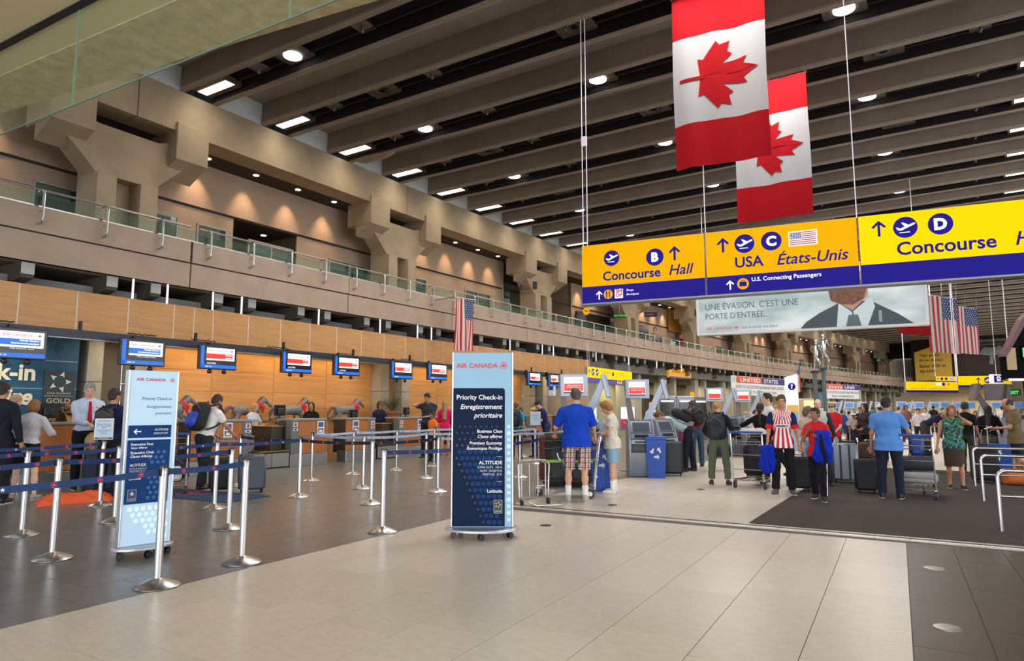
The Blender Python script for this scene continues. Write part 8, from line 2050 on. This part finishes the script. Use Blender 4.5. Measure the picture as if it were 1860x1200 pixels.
person('person in white cap half hidden by the sky blue polo man', GD(1598, 19.2), -150, 1.58, 1.0, 'fair', '1d2026', '2b3040', '222222', ('short', '1a1614'), sleeve=.9, hat=('cap', 'cfd4de'))
# ---- far crowd
far = [('distant man in blue T-shirt and shorts, back turned', 1529, 29, 180, 1.42, '1e5aa0', '30405e', ('short', '3a2a20'), .48), ('distant person in black and white top near the blue T-shirt man', 1541, 29.5, 160, 1.36, 'b9b4b4', '1a1c24', ('short', '2a2320'), 1), ('distant woman in dark shirt holding a camera', 1562, 27, -20, 1.52, '23283a', '1c1e28', ('short', '2a1f1a'), 1),
       ('distant woman with dark hair left of the white shirted traveller', 1645, 30, 20, 1.62, '8d5a60', '30323c', ('bob', '3a2620'), 1), ('distant traveller in white shirt with lanyard', 1667, 26, 5, 1.47, 'dcd6dc', '2a2c38', ('short', '2c2220'), 1), ('distant white shirted person with arm up', 1680, 31, -10, 1.5, 'd8d4d0', '3a3c48', ('short', '5c4030'), 1),
       ('distant person in purple top behind the dark haired woman', 1771, 28, 0, 1.38, 'a0509a', '3a3c48', ('bob', '7a5a40'), 1), ('distant person in navy between kiosks', 1712, 34, 30, 1.5, '2a3050', '30323c', ('short', '1c1816'), 1), ('distant person in pale grey beside the far kiosks', 1632, 36, 180, 1.58, 'a9adb2', '2a2c34', ('short', '3a3028'), 1),
       ('older man in white T-shirt behind the second screen tower', 1183, 23.5, -35, 1.68, 'e6e4e0', '4a4d55', ('thin', 'c9c4bc'), 1), ('blond passer-by behind the jersey boy', 1410, 22, 60, 1.58, 'b0a490', '3a3c44', ('curly', 'b08a58'), 1), ('dark haired woman in white behind the vest man', 1372, 19, 20, 1.42, 'd6d0cc', '2a2c34', ('long', '1c1614'), 1),
       ('distant person in teal at the far hall end', 1585, 40, 180, 1.6, '2f6a70', '2a2c34', ('short', '2a2220'), 1), ('distant person in dark coat near the far kiosks', 1695, 40, 170, 1.65, '22252c', '22252c', ('short', '1c1816'), 1), ('distant person in white near the departures sign', 1820, 36, 180, 1.6, 'd8d8d4', '3a3c44', ('short', '2c241e'), 1), ('distant person in red near the far kiosks', 1733, 37, 0, 1.6, 'a83238', '2a2c34', ('short', '2c241e'), 1)]
for lb, x, D, a, h_, tc_, bc_, hr, cf in far: person(lb, GD(x, D), a, h_, 1.0, 'tan' if 'dark' in lb else 'fair', tc_, bc_, '333338', hr, cuff=cf, sleeve=.5, legs=dict(L=(.1, .08, .04, .1), R=(-.08, .1, .04, .1)), arms=dict(L=(.16, -.25, 1.35), R=(-.12, -.28, 1.3)) if 'camera' in lb else None)
# ---- left side
P_, K = person('tall man in dark jacket cut by the left frame edge', GD(2, 10.6), 150, 1.86, 1.1, 'tan', '1a1e28', '1c1e24', '1a1a1a', ('short', '241a14'), sleeve=.95, arms=dict(L=(.2, -.3, 1.1)))
q = MB(); q.box(.10, .20, -.10, .12, 1.05, 1.2, .02); q.obj('hi_vis_patch', mat('lime_yellow', 'b8d020', .6, emit=('b8d020', .1)), P_)
P_, K = person('auburn haired woman in pale grey blouse and black shorts, back turned', G(42, 908), 160, 1.61, 1.08, 'pale', mat('cloth_pgrey', 'c6c1c6', .85, noise=(10, .06), bump=(10, .5)), '16161a', 'a59a90', ('bob', '8a5a38'), sleeve=.75, hem=-.06, cuff=.36, arms=dict(R=(-.26, -.38, 1.12), L=(.24, -.30, 1.08)), lean=.15, legs=dict(L=(0, .02, .10, .3), R=(-.02, .02, .10, .3)), head=(0, .3))
person('person with light brown hair behind the auburn haired woman', GD(22, 12.3), 60, 1.70, 1.0, 'fair', '3a4048', '202228', '222222', ('bob', 'a08868'), sleeve=.9, head=(0, .3))


def ex_tie(t, k):
    P = [k['tw'](p) for p in ((-.018, -.140, .50), (.018, -.140, .50), (.032, -.168, .18), (0, -.168, .12), (-.032, -.168, .18))]; q = MB(); q.add([tuple(p) for p in P] + [tuple(p + V3(0, .02, 0)) for p in P], [(0, 1, 2, 3, 4)[::-1], (5, 6, 7, 8, 9), (0, 5, 6, 1), (1, 6, 7, 2), (2, 7, 8, 3), (3, 8, 9, 4), (4, 9, 5, 0)]); q.obj('tie', cloth_mat('tie', 'b01c30'), t)
    q = MB(); p = k['tw']((.09, -.115, .40)); q.box(p[0] - .03, p[0] + .03, p[1] - .006, p[1], p[2] - .008, p[2] + .008); q.obj('name_badge', M_ac, t)


person('grey haired airline agent in pale shirt and red tie looking down', GD(160, 12.6), 12, 1.93, 1.12, 'fair', mat('cloth_agent', 'b9c8dc', .8, bump=(8, .4)), '1c1e26', '151515', ('short', '8f8a84'), sleeve=.95, arms=dict(L=(.12, -.28, 1.10), R=(-.06, -.30, 1.08)), head=(-.15, .35), extra=ex_tie)
P_, K = person('young man in navy T-shirt, back turned, beside the framed notice', GD(206, 11.2), 160, 1.775, 1.0, 'tan', '1b2442', '1a1b20', '201f1e', ('short', '2a1e18'), sleeve=.45, head=(-.5, 0), arms=dict(R=(-.24, -.02, .86)))
backpack('small black mesh backpack on the navy T-shirt man', Matrix.Translation(W_(P_, K['tw']((.05, .12, .32)), K['s'])) @ Matrix.Rotation(P_.rotation_euler[2] + PI, 4, 'Z'), mat('mesh_black', '16171b', .6), None, .85)
P_, K = person('man in white T-shirt and dark jeans leaning right over a counter', G(366, 889), 128, 1.76, 1.1, 'tan', wt, '2a3036', '222222', ('short', '2c2420'), sleeve=.42, lean=.32, arms=dict(R=(-.16, -.50, .98), L=(.20, -.42, .95)), legs=dict(L=(.2, .1, .05, .1), R=(-.15, .05, .05, .1)))
backpack('blue and black backpack on the white T-shirt man', Matrix.Translation(W_(P_, K['tw']((0, .13, .33)), K['s'])) @ Matrix.Rotation(P_.rotation_euler[2] + PI, 4, 'Z') @ Matrix.Rotation(-.32, 4, 'X'), M_blkcloth, mat('cobalt', '1c3fae', .5), 1.15)
def at_s(s, off): p = HP(s, off); return (p[0], p[1])
person('blond airline agent behind the desk under the third screen', at_s(11.75, 1.25), 50, 1.60, .95, 'fair', 'c3cad8', '22242c', '222222', ('long', 'b08a52'), sleeve=.5, head=(.3, .1), arms=dict(L=(.1, -.35, 1.15), R=(-.1, -.35, 1.12)), bust=.9)
person('dark haired airline agent in black behind her desk', at_s(13.55, 1.1), -12, 1.64, .92, 'tan', '1a1618', '1a1618', '222222', ('long', '17110f'), sleeve=.9, arms=dict(L=(.1, -.28, 1.14), R=(-.14, -.26, 1.06)), bust=.9)
person('airline agent in navy jacket and glasses seated right of the palm', at_s(16.35, 1.15), 25, 1.69, 1.0, 'tan', '1d2640', '1d2640', '222222', ('bob', '3a2a20'), sleeve=.9, glasses=True, arms=dict(L=(.12, -.3, 1.1)))
person('long haired girl in bright pink jacket at a desk, back turned', at_s(17.3, -.75), 172, 1.72, .92, 'fair', 'e01e68', None, '8a6a58', ('long', '9a7f62'), sleeve=.95, hem=-.14, skirt=('3a3436', .66, .15), arms=dict(R=(-.15, -.3, 1.1), L=(.15, -.28, 1.05)))
person('man in charcoal polo with hand to his ear beyond the pink jacket girl', GD(778, 20.2), -22, 1.92, 1.15, 'tan', '2f3038', '23252c', '222222', ('short', '1a1412'), sleeve=.42, head=(-.2, .35), arms=dict(R=(-.155, -.06, 1.50, -.8, -.3, -.8), L=(.05, -.35, 1.12)))
person('child in orange T-shirt beside the phone man', GD(786, 18.9), -55, 1.37, .95, 'brown', 'e0742a', '2a2c34', '222222', ('short', '201814'), sleeve=.4)
P_, K = person('person in cyan shirt with black backpack right of the tall blue sign', GD(938, 19.8), 165, 1.65, 1.0, 'fair', '1f9ac0', '2a2c34', '222222', ('short', '5a4a40'), sleeve=.5)
backpack('black backpack on the cyan shirted person', Matrix.Translation(W_(P_, K['tw']((0, .12, .34)), K['s'])) @ Matrix.Rotation(P_.rotation_euler[2] + PI, 4, 'Z'), M_blkcloth, None, 1.1)
person('woman in straw hat and orange top in the far queue', GD(971, 20.6), -70, 1.47, 1.05, 'tan', 'e8703a', '2c3a5a', '222222', ('bob', '2a1e18'), sleeve=.4, hat=('straw', 'c9a866'), head=(0, .25))
person('man in navy shirt and dark cap bending over the far queue', GD(992, 20.9), -80, 1.75, 1.1, 'fair', '20285a', '2c3a5a', '222222', ('short', '3a2c24'), sleeve=.5, lean=.3, hat=('cap', '1c1c22'), head=(0, .2), arms=dict(L=(.1, -.4, 1.0), R=(-.1, -.4, 1.0)))
s0, z0 = arc_pt(1190, 620, 1.0); q_ = at_s(s0, 1.0); person('dark haired woman upstairs behind the balcony rail', q_, 0, 1.66, 1, 'fair', 'a08a80', '2a2c34', '222222', ('bob', '18120f'), feetz=4.6, arms=dict(L=(.12, -.3, 1.2), R=(-.12, -.3, 1.2)))
s0, z0 = arc_pt(1238, 620, 1.2); q_ = at_s(s0, 1.2); person('woman in red coat upstairs right of the balcony poster', q_, -60, 1.62, 1, 'fair', '9a2430', '9a2430', '222222', ('bob', 'b05040'), feetz=4.6, sleeve=.9)

# ---- grey horse statues with red bandanas on the ledge behind the agents
M_horse = mat('horse_grey', '7d7f80', .6, noise=(6, .12)); M_hoof = mat('hoof_dark', '2c2a2a', .5); M_band = mat('bandana_red', 'd02838', .7)
def horse():
    t = thing('horse_statue', 'grey galloping horse statue with red bandana', 'statue', (0, 0, 0), 0, 'horse statues behind the check-in agents')
    C = lambda a, b, ra, rb: ('c', V3(*a), V3(*b), ra, rb)
    body = [C((-.42, 0, .36), (.12, 0, .36), .125, .13), C((-.42, 0, .37), (-.36, 0, .36), .135, .12), C((.12, 0, .40), (.34, 0, .60), .11, .075), C((.34, 0, .60), (.40, 0, .66), .07, .06), C((.40, 0, .655), (.62, 0, .50), .062, .036), C((.62, 0, .50), (.65, 0, .475), .038, .034)]
    legs_ = [C((.10, .06, .30), (.34, .07, .22), .055, .035), C((.34, .07, .22), (.46, .07, .06), .03, .02), C((.08, -.06, .30), (.25, -.07, .10), .055, .035), C((.25, -.07, .10), (.10, -.07, .02), .03, .02),
             C((-.42, .07, .32), (-.55, .08, .16), .08, .045), C((-.55, .08, .16), (-.74, .08, .12), .035, .022), C((-.40, -.07, .32), (-.48, -.08, .14), .08, .045), C((-.48, -.08, .14), (-.66, -.08, .02), .035, .022)]
    ears = [C((.37, sg * .03, .70), (.35, sg * .035, .755), .018, .008) for sg in (1, -1)]
    net_obj('horse_body', [(body + legs_, [], .04, 0), (ears, [], .01, 0)], .014, M_horse, t)
    q = MB(); q.tube([(-.52, 0, .42), (-.68, 0, .44), (-.82, 0, .30), (-.86, 0, .14)], [.03, .05, .045, .01], 8); q.obj('tail', mat('mane_grey', '5c5e60', .8), t, True)
    q = MB(); q.tube([(.42, 0, .72), (.30, 0, .70), (.18, 0, .56), (.08, 0, .50)], [.015, .035, .035, .02], 7); q.obj('mane', mat('mane_grey'), t, True)
    q = MB(); q.M = Matrix.Translation((.245, 0, .50)) @ Matrix.Rotation(math.radians(48), 4, 'Y'); q.lathe([(.105, -.05), (.118, 0), (.10, .05)], 16); q.obj('bandana', M_band, t, True)
    q = MB(); q.prism([(.16, .46), (.36, .50), (.30, .28)], 'y', -.125, -.105); q.prism([(.16, .46), (.36, .50), (.30, .28)], 'y', .105, .125); q.obj('bandana_point', M_band, t)
    q = MB(); q.tube([(.62, -.03, .478), (.655, 0, .455), (.62, .03, .478)], .010, 5); q.obj('muzzle', M_hoof, t, True)
    for a, b in (((.45, .07, .075), (.48, .07, .03)), ((.11, -.07, .03), (.07, -.07, .01)), ((-.73, .08, .12), (-.78, .08, .11)), ((-.65, -.08, .03), (-.69, -.08, .0))):
        q = MB(); q.tube([a, b], [.022, .028], 7); q.obj('hoof', M_hoof, t)
    for sg in (1, -1):
        q = MB(); q.ball((.46, sg * .05, .64), .010, 6, 4); q.obj('eye', M_iris, t)
    q = MB(); q.box(-.03, .03, -.03, .03, -.02, .28); q.obj('mount', M_steel_d, t); return t


h0 = horse(); HL = ['leftmost grey horse statue, mostly behind the white T-shirt man', 'second grey horse statue from the left, left of the blond agent', 'third grey horse statue, between the blond and dark haired agents', 'fourth grey horse statue, right of the dark haired agent']
for i, s in enumerate((9.85, 12.05, 13.5, 15.6)):
    o = h0 if i == 0 else copy_thing(h0); o.matrix_world = hframe(s, 1.75, 1.06) @ Matrix.Scale(1.0, 4); o['label'] = HL[i]
